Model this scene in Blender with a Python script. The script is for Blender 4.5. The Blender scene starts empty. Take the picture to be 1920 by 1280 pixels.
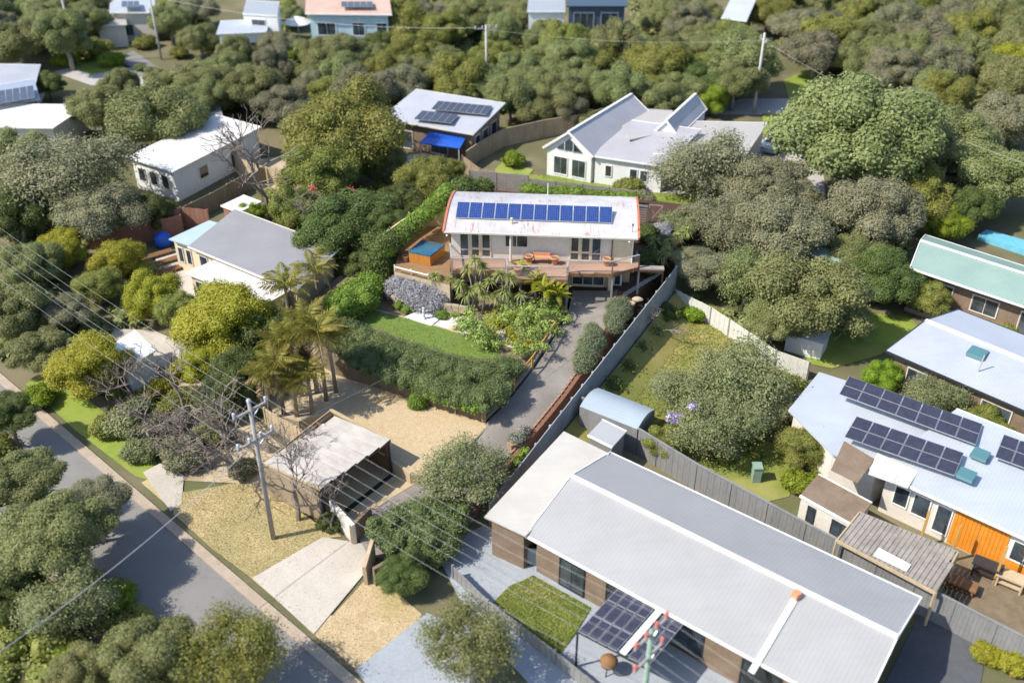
import bpy, math, random
import numpy as np
from mathutils import Vector
R = math.radians
random.seed(7); rng = np.random.default_rng(7)
S = bpy.context.scene
# ------------------------------------------------------------------ camera, sky, sun
CAMH, PITCH, FPX = 40.0, R(33.3), 1867.0
cam = bpy.data.cameras.new("camera"); camo = bpy.data.objects.new("camera", cam)
S.collection.objects.link(camo); S.camera = camo
camo.location = (0, 0, CAMH); camo.rotation_euler = (R(90) - PITCH, 0, 0)
cam.sensor_width = 36; cam.lens = 36 * FPX / 1920; cam.clip_end = 2000
cam.dof.use_dof = True; cam.dof.focus_distance = 67; cam.dof.aperture_fstop = 0.12
W = bpy.data.worlds.new("World"); S.world = W; W.use_nodes = True
wn = W.node_tree.nodes; bg = wn["Background"]; sky = wn.new("ShaderNodeTexSky")
SUN_EL, SUN_DIR = 47.0, (0.955, 0.295)          # shadows fall along SUN_DIR
sky.sky_type = 'NISHITA'; sky.sun_disc = False
sky.sun_elevation = R(SUN_EL)
sky.sun_rotation = math.atan2(-SUN_DIR[0], -SUN_DIR[1])
W.node_tree.links.new(sky.outputs[0], bg.inputs[0]); bg.inputs[1].default_value = 0.15
sl = bpy.data.lights.new("sun", 'SUN'); sl.energy = 4.3; sl.angle = R(0.55); sl.color = (1, .93, .8)
so = bpy.data.objects.new("sun", sl); S.collection.objects.link(so)
so.rotation_euler = Vector((-SUN_DIR[0] * math.cos(R(SUN_EL)), -SUN_DIR[1] * math.cos(R(SUN_EL)), math.sin(R(SUN_EL)))).to_track_quat('Z', 'Y').to_euler()
S.view_settings.view_transform = 'Standard'; S.view_settings.look = 'None'
S.view_settings.exposure = 0.6; S.view_settings.gamma = 1
S.cycles.max_bounces = 6; S.cycles.diffuse_bounces = 3; S.cycles.transmission_bounces = 3

# ------------------------------------------------------------------ helpers
def P(x, y, z=0.0):
    "the point at height z that a sight line meets (survey of the photograph)"
    u = (x - 960) / FPX; v = (y - 640) / FPX
    d = (u, math.cos(PITCH) - v * math.sin(PITCH), -math.sin(PITCH) - v * math.cos(PITCH))
    t = (z - CAMH) / d[2]
    return Vector((d[0] * t, d[1] * t, z))
def depth(p): return p[1] * math.cos(PITCH) - (p[2] - CAMH) * math.sin(PITCH)
def V(*a): return Vector(a)
def org(o):
    v = Vector((0, 0, 0))
    while o is not None: v = v + o.location; o = o.parent
    return v
COL = S.collection
def tag(o, label=None, cat=None, group=None, kind=None):
    if label: o['label'] = label
    if cat: o['category'] = cat
    if group: o['group'] = group
    if kind: o['kind'] = kind
    return o
def thing(name, label, cat, loc, group=None):
    o = bpy.data.objects.new(name, None); COL.objects.link(o); o.location = loc
    o.empty_display_size = .2
    return tag(o, label, cat, group)
def link(name, me, m=None, parent=None, loc=None, rz=0, scale=None, rot=None):
    o = bpy.data.objects.new(name, me); COL.objects.link(o)
    if parent is not None: o.parent = parent
    if loc is not None: o.location = Vector(loc) - (org(parent) if parent is not None else Vector((0, 0, 0)))
    o.rotation_euler = rot if rot else (0, 0, rz)
    if scale is not None: o.scale = scale
    if m is not None:
        if len(me.materials) == 0: me.materials.append(m)
        o.material_slots[0].link = 'OBJECT'; o.material_slots[0].material = m
    return o
class MB:
    def __init__(s): s.v = []; s.f = []
    def add(s, vs, fs):
        n = len(s.v); s.v += [tuple(q) for q in vs]; s.f += [tuple(i + n for i in f) for f in fs]; return s
    def prism(s, poly, z0, z1):
        n = len(poly)
        zt = z1 if isinstance(z1, (list, tuple)) else [z1] * n
        zb = z0 if isinstance(z0, (list, tuple)) else [z0] * n
        a = sum(poly[i][0] * poly[(i + 1) % n][1] - poly[(i + 1) % n][0] * poly[i][1] for i in range(n))
        if a < 0: poly = list(poly)[::-1]; zt = zt[::-1]; zb = zb[::-1]
        vs = [(p[0], p[1], zb[i]) for i, p in enumerate(poly)] + [(p[0], p[1], zt[i]) for i, p in enumerate(poly)]
        return s.add(vs, [tuple(range(n))[::-1], tuple(range(n, 2 * n))] + [(i, (i + 1) % n, n + (i + 1) % n, n + i) for i in range(n)])
    def box(s, c, d, rz=0, tilt=None):
        ca, sa = math.cos(rz), math.sin(rz); vs = []
        for k in range(8):
            x = (k & 1 or -1) * d[0] / 2 if k & 1 else -d[0] / 2
            y = d[1] / 2 if k & 2 else -d[1] / 2; z = d[2] / 2 if k & 4 else -d[2] / 2
            vs.append((c[0] + x * ca - y * sa, c[1] + x * sa + y * ca, c[2] + z))
        return s.add(vs, [(0, 2, 3, 1), (4, 5, 7, 6), (0, 1, 5, 4), (2, 6, 7, 3), (0, 4, 6, 2), (1, 3, 7, 5)])
    def beam(s, a, b, w, h):
        "rectangular bar from a to b, w across, h high (centred)"
        a = Vector(a); b = Vector(b); d = (b - a).normalized()
        u = d.cross(Vector((0, 0, 1)))
        if u.length < .05: u = Vector((1, 0, 0))
        u.normalize(); n = u.cross(d)
        vs = [e + u * (i * w / 2) + n * (j * h / 2) for e in (a, b) for i, j in ((-1, -1), (1, -1), (1, 1), (-1, 1))]
        return s.add(vs, [(0, 1, 2, 3)[::-1], (4, 5, 6, 7), (0, 1, 5, 4), (1, 2, 6, 5), (2, 3, 7, 6), (3, 0, 4, 7)])
    def tube(s, pts, r, n=6, caps=True):
        pts = [Vector(p) for p in pts]; rs = r if isinstance(r, (list, tuple)) else [r] * len(pts)
        base = len(s.v); prev = None
        for i, p in enumerate(pts):
            d = (pts[min(i + 1, len(pts) - 1)] - pts[max(i - 1, 0)]).normalized()
            u = prev - d * prev.dot(d) if prev is not None else d.cross(Vector((0, 0, 1)))
            if u.length < .02: u = d.cross(Vector((0, 1, 0)))
            u.normalize(); prev = u; w = d.cross(u)
            for k in range(n):
                t = 2 * math.pi * k / n
                s.v.append(tuple(p + (u * math.cos(t) + w * math.sin(t)) * rs[i]))
        for i in range(len(pts) - 1):
            for k in range(n):
                a = base + i * n + k; b = base + i * n + (k + 1) % n
                s.f.append((a, b, b + n, a + n))
        if caps:
            s.f.append(tuple(base + k for k in range(n))[::-1]); e = base + (len(pts) - 1) * n
            s.f.append(tuple(e + k for k in range(n)))
        return s
    def lathe(s, c, prof, n=14):
        b = len(s.v)
        for r, z in prof:
            for k in range(n):
                t = 2 * math.pi * k / n; s.v.append((c[0] + r * math.cos(t), c[1] + r * math.sin(t), c[2] + z))
        for i in range(len(prof) - 1):
            for k in range(n):
                a = b + i * n + k; q = b + i * n + (k + 1) % n
                s.f.append((a, q, q + n, a + n))
        s.f.append(tuple(b + k for k in range(n))[::-1]); e = b + (len(prof) - 1) * n; s.f.append(tuple(e + k for k in range(n)))
        return s
    def slab(s, pts, t):
        "polygon in space thickened downwards"
        n = len(pts); a = sum(pts[i][0] * pts[(i + 1) % n][1] - pts[(i + 1) % n][0] * pts[i][1] for i in range(n))
        if a < 0: pts = list(pts)[::-1]
        vs = [tuple(p) for p in pts] + [(p[0], p[1], p[2] - t) for p in pts]
        return s.add(vs, [tuple(range(n)), tuple(range(n, 2 * n))[::-1]] + [(i, n + i, n + (i + 1) % n, (i + 1) % n) for i in range(n)])
    def mesh(s, name, off=None, smooth=False):
        me = bpy.data.meshes.new(name)
        vs = s.v if off is None else [(a - off[0], b - off[1], c - off[2]) for a, b, c in s.v]
        me.from_pydata(vs, [], s.f); me.update()
        if smooth: me.polygons.foreach_set('use_smooth', [True] * len(me.polygons))
        return me
    def build(s, name, m, parent=None, smooth=False, kind=None, label=None):
        off = org(parent) if parent is not None else None
        me = s.mesh(name, off, smooth); me.materials.append(m)
        o = bpy.data.objects.new(name, me); COL.objects.link(o)
        if parent is not None: o.parent = parent
        return tag(o, label, None, None, kind)
def solo(name, mb, m, label, cat, group=None, smooth=False):
    "a thing that is one mesh, its origin at its base"
    zs = [v[2] for v in mb.v]; c = Vector((sum(v[0] for v in mb.v) / len(mb.v), sum(v[1] for v in mb.v) / len(mb.v), min(zs)))
    me = mb.mesh(name, c, smooth); me.materials.append(m)
    o = bpy.data.objects.new(name, me); COL.objects.link(o); o.location = c
    return tag(o, label, cat, group)
class Frame:
    def __init__(s, o, a): s.o = Vector(o); s.a = a; s.c = math.cos(a); s.s = math.sin(a)
    def __call__(s, x, y, z=0): return Vector((s.o[0] + x * s.c - y * s.s, s.o[1] + x * s.s + y * s.c, s.o[2] + z))
    def box(s, mb, x0, x1, y0, y1, z0, z1): return mb.box(s((x0 + x1) / 2, (y0 + y1) / 2, (z0 + z1) / 2), (x1 - x0, y1 - y0, z1 - z0), s.a)

# ------------------------------------------------------------------ materials
def lin(h):
    h = h.lstrip('#'); c = [int(h[i:i + 2], 16) / 255 for i in (0, 2, 4)]
    return tuple(x / 12.92 if x <= .04045 else ((x + .055) / 1.055) ** 2.4 for x in c) + (1,)
def sc(c, k): return tuple(x * k for x in c[:3]) + (1,)
class M:
    def __init__(s, name, rough=.8, metal=0, spec=.4):
        s.m = bpy.data.materials.new(name); s.m.use_nodes = True; s.n = s.m.node_tree.nodes; s.l = s.m.node_tree.links
        s.b = s.n["Principled BSDF"]; s.b.inputs['Roughness'].default_value = rough; s.b.inputs['Metallic'].default_value = metal
        s.b.inputs['Specular IOR Level'].default_value = spec; s.tc = None
    def co(s, kind='Object', scale=(1, 1, 1), rz=0):
        tc = s.n.new("ShaderNodeTexCoord"); mp = s.n.new("ShaderNodeMapping"); mp.inputs['Scale'].default_value = scale
        mp.inputs['Rotation'].default_value = (0, 0, rz)
        s.l.new(tc.outputs[kind], mp.inputs[0]); return mp.outputs[0]
    def noise(s, co, scale, detail=4, rough=.6, lo=.35, hi=.65):
        n = s.n.new("ShaderNodeTexNoise"); n.inputs['Scale'].default_value = scale; n.inputs['Detail'].default_value = detail
        n.inputs['Roughness'].default_value = rough; s.l.new(co, n.inputs['Vector'])
        r = s.n.new("ShaderNodeMapRange"); r.inputs[1].default_value = lo; r.inputs[2].default_value = hi
        s.l.new(n.outputs[0], r.inputs[0]); return r.outputs[0]
    def mix(s, fac, a, b, mode='MIX'):
        x = s.n.new("ShaderNodeMix"); x.data_type = 'RGBA'; x.blend_type = mode
        for sock, val in ((x.inputs[0], fac), (x.inputs[6], a), (x.inputs[7], b)):
            if hasattr(val, 'links') or hasattr(val, 'is_output'): s.l.new(val, sock)
            else: sock.default_value = val
        return x.outputs[2]
    def math(s, op, a, b=0.0):
        x = s.n.new("ShaderNodeMath"); x.operation = op
        for i, val in enumerate((a, b)):
            if hasattr(val, 'is_output'): s.l.new(val, x.inputs[i])
            else: x.inputs[i].default_value = val
        return x.outputs[0]
    def base(s, c):
        if hasattr(c, 'is_output'): s.l.new(c, s.b.inputs['Base Color'])
        else: s.b.inputs['Base Color'].default_value = c
        return s
    def bump(s, h, strength=.3, dist=.02):
        b = s.n.new("ShaderNodeBump"); b.inputs['Strength'].default_value = strength; b.inputs['Distance'].default_value = dist
        s.l.new(h, b.inputs['Height']); s.l.new(b.outputs[0], s.b.inputs['Normal']); return s
def mottled(name, c1, c2, scale, rough=.85, bump=.2, fine=None, c3=None, stretch=(1, 1, 1), spec=.3, metal=0, rz=0):
    m = M(name, rough, metal, spec); co = m.co('Object', stretch, rz)
    f = m.noise(co, scale, 6); c = m.mix(f, c1, c2)
    if c3: c = m.mix(m.noise(co, scale * .23, 3, .5, .48, .62), c, c3)
    g = m.noise(co, fine or scale * 9, 3, .7, .2, .8)
    c = m.mix(.35, c, m.mix(g, sc(c1, .6), sc(c2, 1.3)))
    m.base(c).bump(g, bump, .02); return m.m
def ribbed(name, c1, c2, pitch, ang, rough=.5, metal=.2, depth=.02, rust=None):
    "metal sheet roof whose ribs run at ang (radians from x); too far off to pick the ribs apart"
    m = M(name, rough, metal, .5); tc = m.co('Object')
    co = m.co('Object', (1, 1, 1), -ang)
    w = m.n.new("ShaderNodeTexWave"); w.wave_type = 'BANDS'; w.bands_direction = 'Y'; w.inputs['Scale'].default_value = .314 / pitch
    w.inputs['Distortion'].default_value = 0; m.l.new(co, w.inputs['Vector'])
    c = m.mix(m.noise(tc, .35, 5, .6, .3, .7), c1, c2)
    st = m.co('Object', (.25, 3, 1), -ang)
    c = m.mix(m.math('MULTIPLY', m.noise(st, 1.5, 4, .6, .5, .8), .16), c, sc(c1, .62))
    c = m.mix(m.math('MULTIPLY', m.math('GREATER_THAN', w.outputs[0], .93), .18), c, sc(c1, .5))
    m.base(c); return m.m
LK = {'leaf_moonah': 2.2, 'leaf_grey': 1.75, 'leaf_mid_green': 2.05, 'leaf_yellow_green': 1.8, 'leaf_lime': 1.15, 'leaf_dark': 2.1, 'leaf_hedge': 2.1, 'leaf_hedge_bright': 1.75, 'leaf_olive_tree': 1.5, 'leaf_citrus': 1.75, 'leaf_fern': 1.2, 'leaf_rosemary': 1.5, 'leaf_palm': 1.5}
def leafmat(name, c1, c2, c3=None, var=.5, trans=.3, rough=.55):
    k = LK.get(name, 1.3); c1, c2 = sc(c1, k), sc(c2, k); c3 = sc(c3, k) if c3 else None
    m = M(name, rough, 0, .3)
    ge = m.n.new("ShaderNodeNewGeometry"); oi = m.n.new("ShaderNodeObjectInfo")
    co = m.co('Object'); big = m.noise(co, 1.2, 3, .5, .35, .65)
    c = m.mix(m.math('ADD', m.math('MULTIPLY', ge.outputs['Random Per Island'], .45), .28), c1, c2)
    c = m.mix(m.math('MULTIPLY', big, .5), c, c3 or sc(c2, 1.25))
    hs = m.n.new("ShaderNodeHueSaturation"); m.l.new(c, hs.inputs['Color'])
    m.l.new(m.math('ADD', m.math('MULTIPLY', oi.outputs['Random'], .035 * var * 2), .5 - .0175 * var * 2), hs.inputs['Hue'])
    m.l.new(m.math('ADD', m.math('MULTIPLY', oi.outputs['Random'], .5 * var), 1 - .25 * var), hs.inputs['Value'])
    m.base(hs.outputs[0])
    if trans:
        t = m.n.new("ShaderNodeBsdfTranslucent"); x = m.n.new("ShaderNodeMixShader"); x.inputs[0].default_value = trans
        m.l.new(hs.outputs[0], t.inputs[0]); m.l.new(m.b.outputs[0], x.inputs[1]); m.l.new(t.outputs[0], x.inputs[2])
        m.l.new(x.outputs[0], m.n["Material Output"].inputs[0])
    return m.m
def plain(name, c, rough=.6, metal=0, var=.12, scale=2.5, spec=.4):
    return mottled(name, sc(c, 1 - var), sc(c, 1 + var), scale, rough, .08, spec=spec, metal=metal)

MAT = {}
MAT['ground'] = mottled('ground_litter', (.15, .12, .08, 1), (.1, .12, .045, 1), .5, .95, .5, 6, (.22, .18, .12, 1))
MAT['asphalt'] = mottled('road_asphalt', (.17, .173, .18, 1), (.21, .213, .22, 1), .35, .9, .15, 12, (.12, .122, .13, 1))
MAT['kerb'] = mottled('kerb_concrete', (.33, .26, .2, 1), (.42, .35, .28, 1), 1.2, .9, .15)
MAT['drygrass'] = mottled('dry_grass', (.42, .33, .17, 1), (.52, .42, .24, 1), .7, .95, .5, 9, (.3, .28, .12, 1))
MAT['sandgrass'] = mottled('sandy_verge', (.46, .34, .2, 1), (.52, .42, .27, 1), .6, .95, .4, 9, (.36, .33, .12, 1))
MAT['grass'] = mottled('mown_grass', (.14, .18, .035, 1), (.22, .25, .055, 1), .9, .95, .5, 14, (.33, .29, .11, 1))
MAT['brightgrass'] = mottled('bright_grass', (.16, .23, .035, 1), (.25, .31, .055, 1), .6, .95, .5, 14, (.33, .3, .1, 1))
MAT['yellowgrass'] = mottled('yellowed_grass', (.19, .2, .045, 1), (.33, .27, .1, 1), .45, .95, .5, 10, (.13, .17, .035, 1))
MAT['turf'] = mottled('lawn_turf', (.14, .215, .045, 1), (.18, .265, .06, 1), 3, .95, .4, 30)
MAT['concrete'] = mottled('pale_concrete', (.42, .38, .34, 1), (.52, .48, .43, 1), .6, .9, .12, 9, (.36, .33, .29, 1))
MAT['greypave'] = mottled('blue_grey_paving', (.27, .3, .34, 1), (.33, .36, .4, 1), .5, .85, .1, 8)
MAT['drive'] = mottled('driveway_concrete', (.19, .172, .155, 1), (.29, .265, .24, 1), .7, .9, .3, 14, (.14, .128, .118, 1))
MAT['farroad'] = mottled('far_concrete', (.36, .35, .34, 1), (.44, .42, .4, 1), .2, .9, .1)
MAT['sand'] = mottled('sandy_soil', (.4, .32, .21, 1), (.5, .41, .29, 1), 1.2, .95, .4, 12, (.22, .17, .11, 1))
MAT['soil'] = mottled('garden_soil', (.13, .1, .07, 1), (.22, .17, .11, 1), 1.6, .95, .5, 14)
MAT['mulch'] = mottled('dark_mulch', (.05, .028, .02, 1), (.1, .055, .038, 1), 5, .95, .8, 25)
MAT['redmulch'] = mottled('red_mulch', (.15, .07, .045, 1), (.24, .12, .08, 1), 5, .95, .8, 25)
MAT['whitegravel'] = mottled('white_pebbles_ground', (.5, .46, .42, 1), (.62, .58, .54, 1), 6, .9, .6, 25)
MAT['carportwall'] = mottled('carport_side_wall', (.26, .2, .14, 1), (.34, .27, .19, 1), .8, .9, .1)
MAT['render_cream'] = mottled('cream_render', (.55, .43, .24, 1), (.62, .5, .3, 1), 1.2, .9, .1)
MAT['tanwall'] = mottled('tan_render', (.4, .31, .19, 1), (.5, .4, .26, 1), 1, .9, .1)
MAT['greywall'] = mottled('pale_grey_render', (.6, .55, .48, 1), (.66, .61, .54, 1), .8, .9, .06)
MAT['cream'] = plain('cream_paint', (.66, .56, .4, 1), .6)
MAT['white'] = plain('white_paint', (.78, .78, .76, 1), .5, var=.05)
MAT['offwhite'] = plain('off_white_paint', (.62, .58, .52, 1), .6, var=.08)
MAT['whitewall'] = mottled('white_wall', (.68, .69, .7, 1), (.76, .76, .76, 1), 1, .8, .05)
MAT['bluewall'] = plain('pale_blue_wall', (.42, .56, .62, 1), .7)
MAT['darkblue'] = plain('dark_blue_cladding', (.05, .08, .13, 1), .5)
MAT['brownwall'] = mottled('brown_wall', (.17, .12, .085, 1), (.24, .18, .13, 1), 1, .85, .1)
MAT['brick'] = mottled('red_brick_wall', (.24, .1, .075, 1), (.32, .15, .11, 1), 3, .9, .2)
MAT['redfence'] = mottled('red_brown_paling', (.26, .12, .085, 1), (.34, .18, .13, 1), 2, .9, .2)
MAT['palewood'] = mottled('pale_timber', (.42, .32, .2, 1), (.52, .42, .29, 1), 2, .85, .2, stretch=(1, 1, .3))
MAT['greywood'] = mottled('weathered_grey_timber', (.2, .18, .16, 1), (.34, .31, .28, 1), 2.2, .9, .4, 20, stretch=(1, 1, 5))
MAT['brownwood'] = mottled('brown_timber', (.17, .085, .04, 1), (.26, .14, .07, 1), 2, .8, .3)
MAT['deck'] = mottled('deck_boards', (.33, .19, .13, 1), (.45, .29, .21, 1), 1.5, .8, .2, 10, (.28, .18, .14, 1), stretch=(.3, 3, 1))
MAT['tubdeck'] = mottled('tub_deck_boards', (.23, .135, .065, 1), (.31, .19, .1, 1), 1.5, .8, .2, 10, stretch=(.3, 3, 1))
MAT['cedar'] = mottled('orange_cedar', (.42, .16, .025, 1), (.52, .23, .05, 1), 2.5, .7, .2, stretch=(3, 3, .3))
MAT['orange'] = mottled('orange_cladding', (.62, .2, .015, 1), (.7, .27, .03, 1), 2, .7, .1)
MAT['pine'] = mottled('treated_pine', (.42, .24, .06, 1), (.5, .3, .09, 1), 4, .75, .2)
MAT['darkmetal'] = plain('dark_metal', (.05, .055, .065, 1), .45, .4)
MAT['steel'] = plain('galvanised_steel', (.5, .52, .54, 1), .45, .5)
MAT['blackrub'] = plain('black_rubber', (.02, .02, .02, 1), .8)
MAT['fencegrey'] = mottled('grey_fence', (.17, .175, .18, 1), (.24, .24, .245, 1), 1, .85, .2, stretch=(1, 1, .3))
MAT['fencepale'] = mottled('pale_grey_fence', (.5, .5, .46, 1), (.6, .6, .55, 1), 1.2, .8, .1)
MAT['fencebrown'] = mottled('brown_paling_fence', (.25, .19, .13, 1), (.36, .29, .2, 1), 1.5, .9, .3, stretch=(1, 1, .3))
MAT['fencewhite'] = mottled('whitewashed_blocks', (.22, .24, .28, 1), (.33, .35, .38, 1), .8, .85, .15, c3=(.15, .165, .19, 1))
MAT['terracotta'] = mottled('terracotta', (.52, .22, .11, 1), (.62, .3, .17, 1), 6, .8, .1)
MAT['bluepot'] = plain('blue_glaze', (.015, .03, .16, 1), .2)
MAT['stonewhite'] = plain('white_cast_stone', (.6, .62, .64, 1), .8)
MAT['stone'] = mottled('sandstone', (.42, .33, .22, 1), (.55, .45, .33, 1), 2.5, .9, .4, c3=(.3, .25, .19, 1))
MAT['redstone'] = mottled('red_brick_edging', (.28, .17, .12, 1), (.36, .24, .18, 1), 5, .9, .2)
MAT['paver'] = mottled('stepping_stone', (.3, .28, .26, 1), (.4, .38, .35, 1), 3, .9, .2)
MAT['bark'] = mottled('bark', (.12, .095, .07, 1), (.22, .18, .14, 1), 4, .95, .5, stretch=(1, 1, .3))
MAT['greybark'] = mottled('grey_bark', (.26, .23, .21, 1), (.38, .34, .31, 1), 4, .95, .4)
MAT['palmtrunk'] = mottled('palm_trunk', (.22, .17, .13, 1), (.34, .28, .22, 1), 3, .95, .5, 8, stretch=(.5, .5, 4))
MAT['tubcover'] = mottled('tub_cover_vinyl', (.025, .09, .16, 1), (.05, .16, .25, 1), 1.5, .35, .05, c3=(.07, .06, .06, 1))
MAT['wire'] = plain('bright_cable', (.45, .45, .45, 1), .35, .3)
MAT['darkwire'] = plain('cable', (.2, .2, .2, 1), .5)
MAT['pole'] = mottled('pole_timber', (.26, .245, .24, 1), (.36, .34, .33, 1), 2, .85, .2, stretch=(3, 3, .3))
MAT['concpole'] = plain('concrete_pole', (.45, .44, .42, 1), .8)
MAT['greenpole'] = plain('green_pole', (.22, .31, .26, 1), .8)
MAT['insul'] = plain('porcelain', (.3, .36, .46, 1), .3)
MAT['redins'] = plain('red_insulator', (.45, .14, .12, 1), .5)
MAT['carwhite'] = plain('white_car_paint', (.75, .76, .78, 1), .2, var=.02)
MAT['bluetarp'] = plain('blue_plastic', (.02, .1, .5, 1), .4)
MAT['pinkflower'] = plain('pink_petals', (.7, .12, .14, 1), .6)
MAT['lilac'] = plain('lilac_petals', (.45, .35, .62, 1), .6)
MAT['yellowpaint'] = plain('yellow_plastic', (.75, .5, .05, 1), .5)
MAT['ridgewhite'] = plain('white_ridge_metal', (.72, .73, .75, 1), .4, .1, .04)
g = M('window_glass', .06, 0, .8); g.base(g.mix(g.noise(g.co(), .8, 2, .5, .35, .65), (.02, .027, .035, 1), (.07, .09, .11, 1))); MAT['glass'] = g.m
g = M('skylight_glass', .1, 0, .8); g.base((.08, .2, .22, 1)); MAT['skyglass'] = g.m
def rustroof():
    m = M('rusty_white_corrugated', .5, .1, .5)
    def pos(scale):
        ge = m.n.new("ShaderNodeNewGeometry"); mp = m.n.new("ShaderNodeMapping"); mp.inputs['Scale'].default_value = scale
        mp.inputs['Rotation'].default_value = (0, 0, R(4.4)); m.l.new(ge.outputs['Position'], mp.inputs[0]); return mp.outputs[0]
    co = pos((1, 1, 1)); st = pos((6, .7, .7))
    c = m.mix(m.noise(co, .8, 4), (.5, .49, .51, 1), (.62, .6, .62, 1))
    r1 = m.noise(st, 1.0, 6, .75, .54, .62); r2 = m.noise(co, .45, 3, .6, .5, .6)
    c = m.mix(m.math('MULTIPLY', r1, r2), c, m.mix(m.noise(co, 9, 3), (.36, .1, .035, 1), (.55, .26, .14, 1)))
    dirt = m.noise(pos((3, .5, .5)), 1.1, 5, .7, .4, .8)
    c = m.mix(m.math('MULTIPLY', dirt, .22), c, (.4, .36, .33, 1))
    m.base(c); return m.m
MAT['rustroof'] = rustroof()
def carportroof():
    m = M('stained_corrugated', .55, .05, .4); co = m.co('Object')
    c = m.mix(m.noise(co, .7, 5), (.27, .255, .245, 1), (.4, .38, .365, 1))
    c = m.mix(m.math('MULTIPLY', m.noise(co, .35, 5, .7, .5, .7), .5), c, (.4, .33, .28, 1))
    c = m.mix(m.noise(co, 1.2, 5, .7, .7, .76), c, (.42, .2, .1, 1))
    m.base(c); return m.m
MAT['carportroof'] = carportroof()
def solar(name, base, line, nx, ny, w=.06):
    m = M(name, .18, .1, .7); co = m.co('UV', (nx, ny, 1)); sp = m.n.new("ShaderNodeSeparateXYZ"); m.l.new(co, sp.inputs[0])
    fx = m.math('FRACT', sp.outputs[0]); fy = m.math('FRACT', sp.outputs[1])
    g1 = m.math('LESS_THAN', fx, w); g2 = m.math('LESS_THAN', fy, w)
    c = m.mix(m.noise(m.co('Object'), 3, 2), base, sc(base, 1.5))
    c = m.mix(m.math('MAXIMUM', g1, g2), c, line); m.base(c); return m.m
MAT['solarblue'] = solar('blue_solar_cells', (.012, .035, .16, 1), (.11, .16, .34, 1), 6, 10, .1)
MAT['solardark'] = solar('dark_solar_cells', (.035, .035, .055, 1), (.07, .07, .1, 1), 6, 10)
# foliage
MAT['olive'] = leafmat('leaf_moonah', (.053, .06, .02, 1), (.112, .124, .045, 1), (.152, .162, .07, 1))
MAT['greyleaf'] = leafmat('leaf_grey', (.083, .083, .046, 1), (.145, .143, .083, 1), (.185, .18, .112, 1))
MAT['midgreen'] = leafmat('leaf_mid_green', (.06, .07, .014, 1), (.125, .135, .03, 1), (.17, .17, .045, 1))
MAT['yellowgreen'] = leafmat('leaf_yellow_green', (.11, .115, .008, 1), (.21, .22, .02, 1), (.26, .25, .03, 1))
MAT['lime'] = leafmat('leaf_lime', (.12, .17, .012, 1), (.2, .27, .025, 1))
MAT['dark'] = leafmat('leaf_dark', (.026, .038, .01, 1), (.06, .078, .02, 1), (.08, .1, .028, 1))
MAT['hedge'] = leafmat('leaf_hedge', (.035, .05, .018, 1), (.085, .11, .04, 1), (.11, .135, .05, 1), 0)
MAT['hedgebright'] = leafmat('leaf_hedge_bright', (.06, .1, .015, 1), (.13, .19, .03, 1), None, 0)
MAT['oliveleaf'] = leafmat('leaf_olive_tree', (.09, .105, .04, 1), (.18, .2, .09, 1), (.22, .23, .12, 1), 0)
MAT['silver'] = leafmat('leaf_silver', (.15, .145, .16, 1), (.27, .265, .29, 1), None, 0, .1)
MAT['citrus'] = leafmat('leaf_citrus', (.085, .12, .03, 1), (.21, .27, .07, 1), None, 0)
MAT['fern'] = leafmat('leaf_fern', (.17, .19, .012, 1), (.33, .34, .03, 1), (.4, .36, .03, 1), 0)
MAT['cordyline'] = leafmat('leaf_cordyline', (.12, .15, .04, 1), (.27, .3, .1, 1), (.33, .34, .13, 1), 0)
MAT['palm'] = leafmat('leaf_palm', (.075, .085, .014, 1), (.19, .185, .035, 1), (.27, .21, .05, 1), .3)
MAT['palmbrown'] = leafmat('leaf_palm_dry', (.22, .16, .08, 1), (.33, .26, .14, 1), None, .3)
MAT['rosemary'] = leafmat('leaf_rosemary', (.065, .08, .04, 1), (.14, .16, .09, 1), None, 0)
MAT['twig'] = mottled('bare_twigs', (.16, .13, .11, 1), (.25, .21, .18, 1), 3, .9, .1)
MAT['grassblade'] = leafmat('grass_blades', (.11, .15, .03, 1), (.19, .23, .06, 1), None, 0)
MAT['dryblade'] = leafmat('dry_blades', (.32, .26, .13, 1), (.42, .35, .2, 1), None, 0)

# ------------------------------------------------------------------ foliage machinery
def unit(a): return a / np.maximum(np.linalg.norm(a, axis=1, keepdims=True), 1e-6)
def np_mesh(name, v, quads, smooth=False):
    me = bpy.data.meshes.new(name); nq = len(quads); k = quads.shape[1]
    me.vertices.add(len(v)); me.vertices.foreach_set('co', v.astype(np.float32).ravel())
    me.loops.add(nq * k); me.loops.foreach_set('vertex_index', quads.astype(np.int32).ravel())
    me.polygons.add(nq); me.polygons.foreach_set('loop_start', np.arange(0, nq * k, k, dtype=np.int32))
    me.update(calc_edges=True); return me
def leaf_quads(c, n, size, aspect=1.5, g=rng):
    N = len(c); a = g.normal(size=(N, 3)); u = unit(np.cross(n, a)); w = np.cross(n, u)
    s = size * g.uniform(.6, 1.35, size=(N, 1)); u = u * s * .5 * aspect; w = w * s * .5
    return np.stack([c - u, c - w * .9 + u * .1, c + u, c + w * .9 + u * .1], 1).reshape(-1, 3)
ICO = None
def ico():
    global ICO
    if ICO is None:
        import bmesh
        b = bmesh.new(); bmesh.ops.create_icosphere(b, subdivisions=2, radius=1)
        ICO = (np.array([v.co[:] for v in b.verts]), np.array([[v.index for v in f.verts] for f in b.faces])); b.free()
    return ICO
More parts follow.
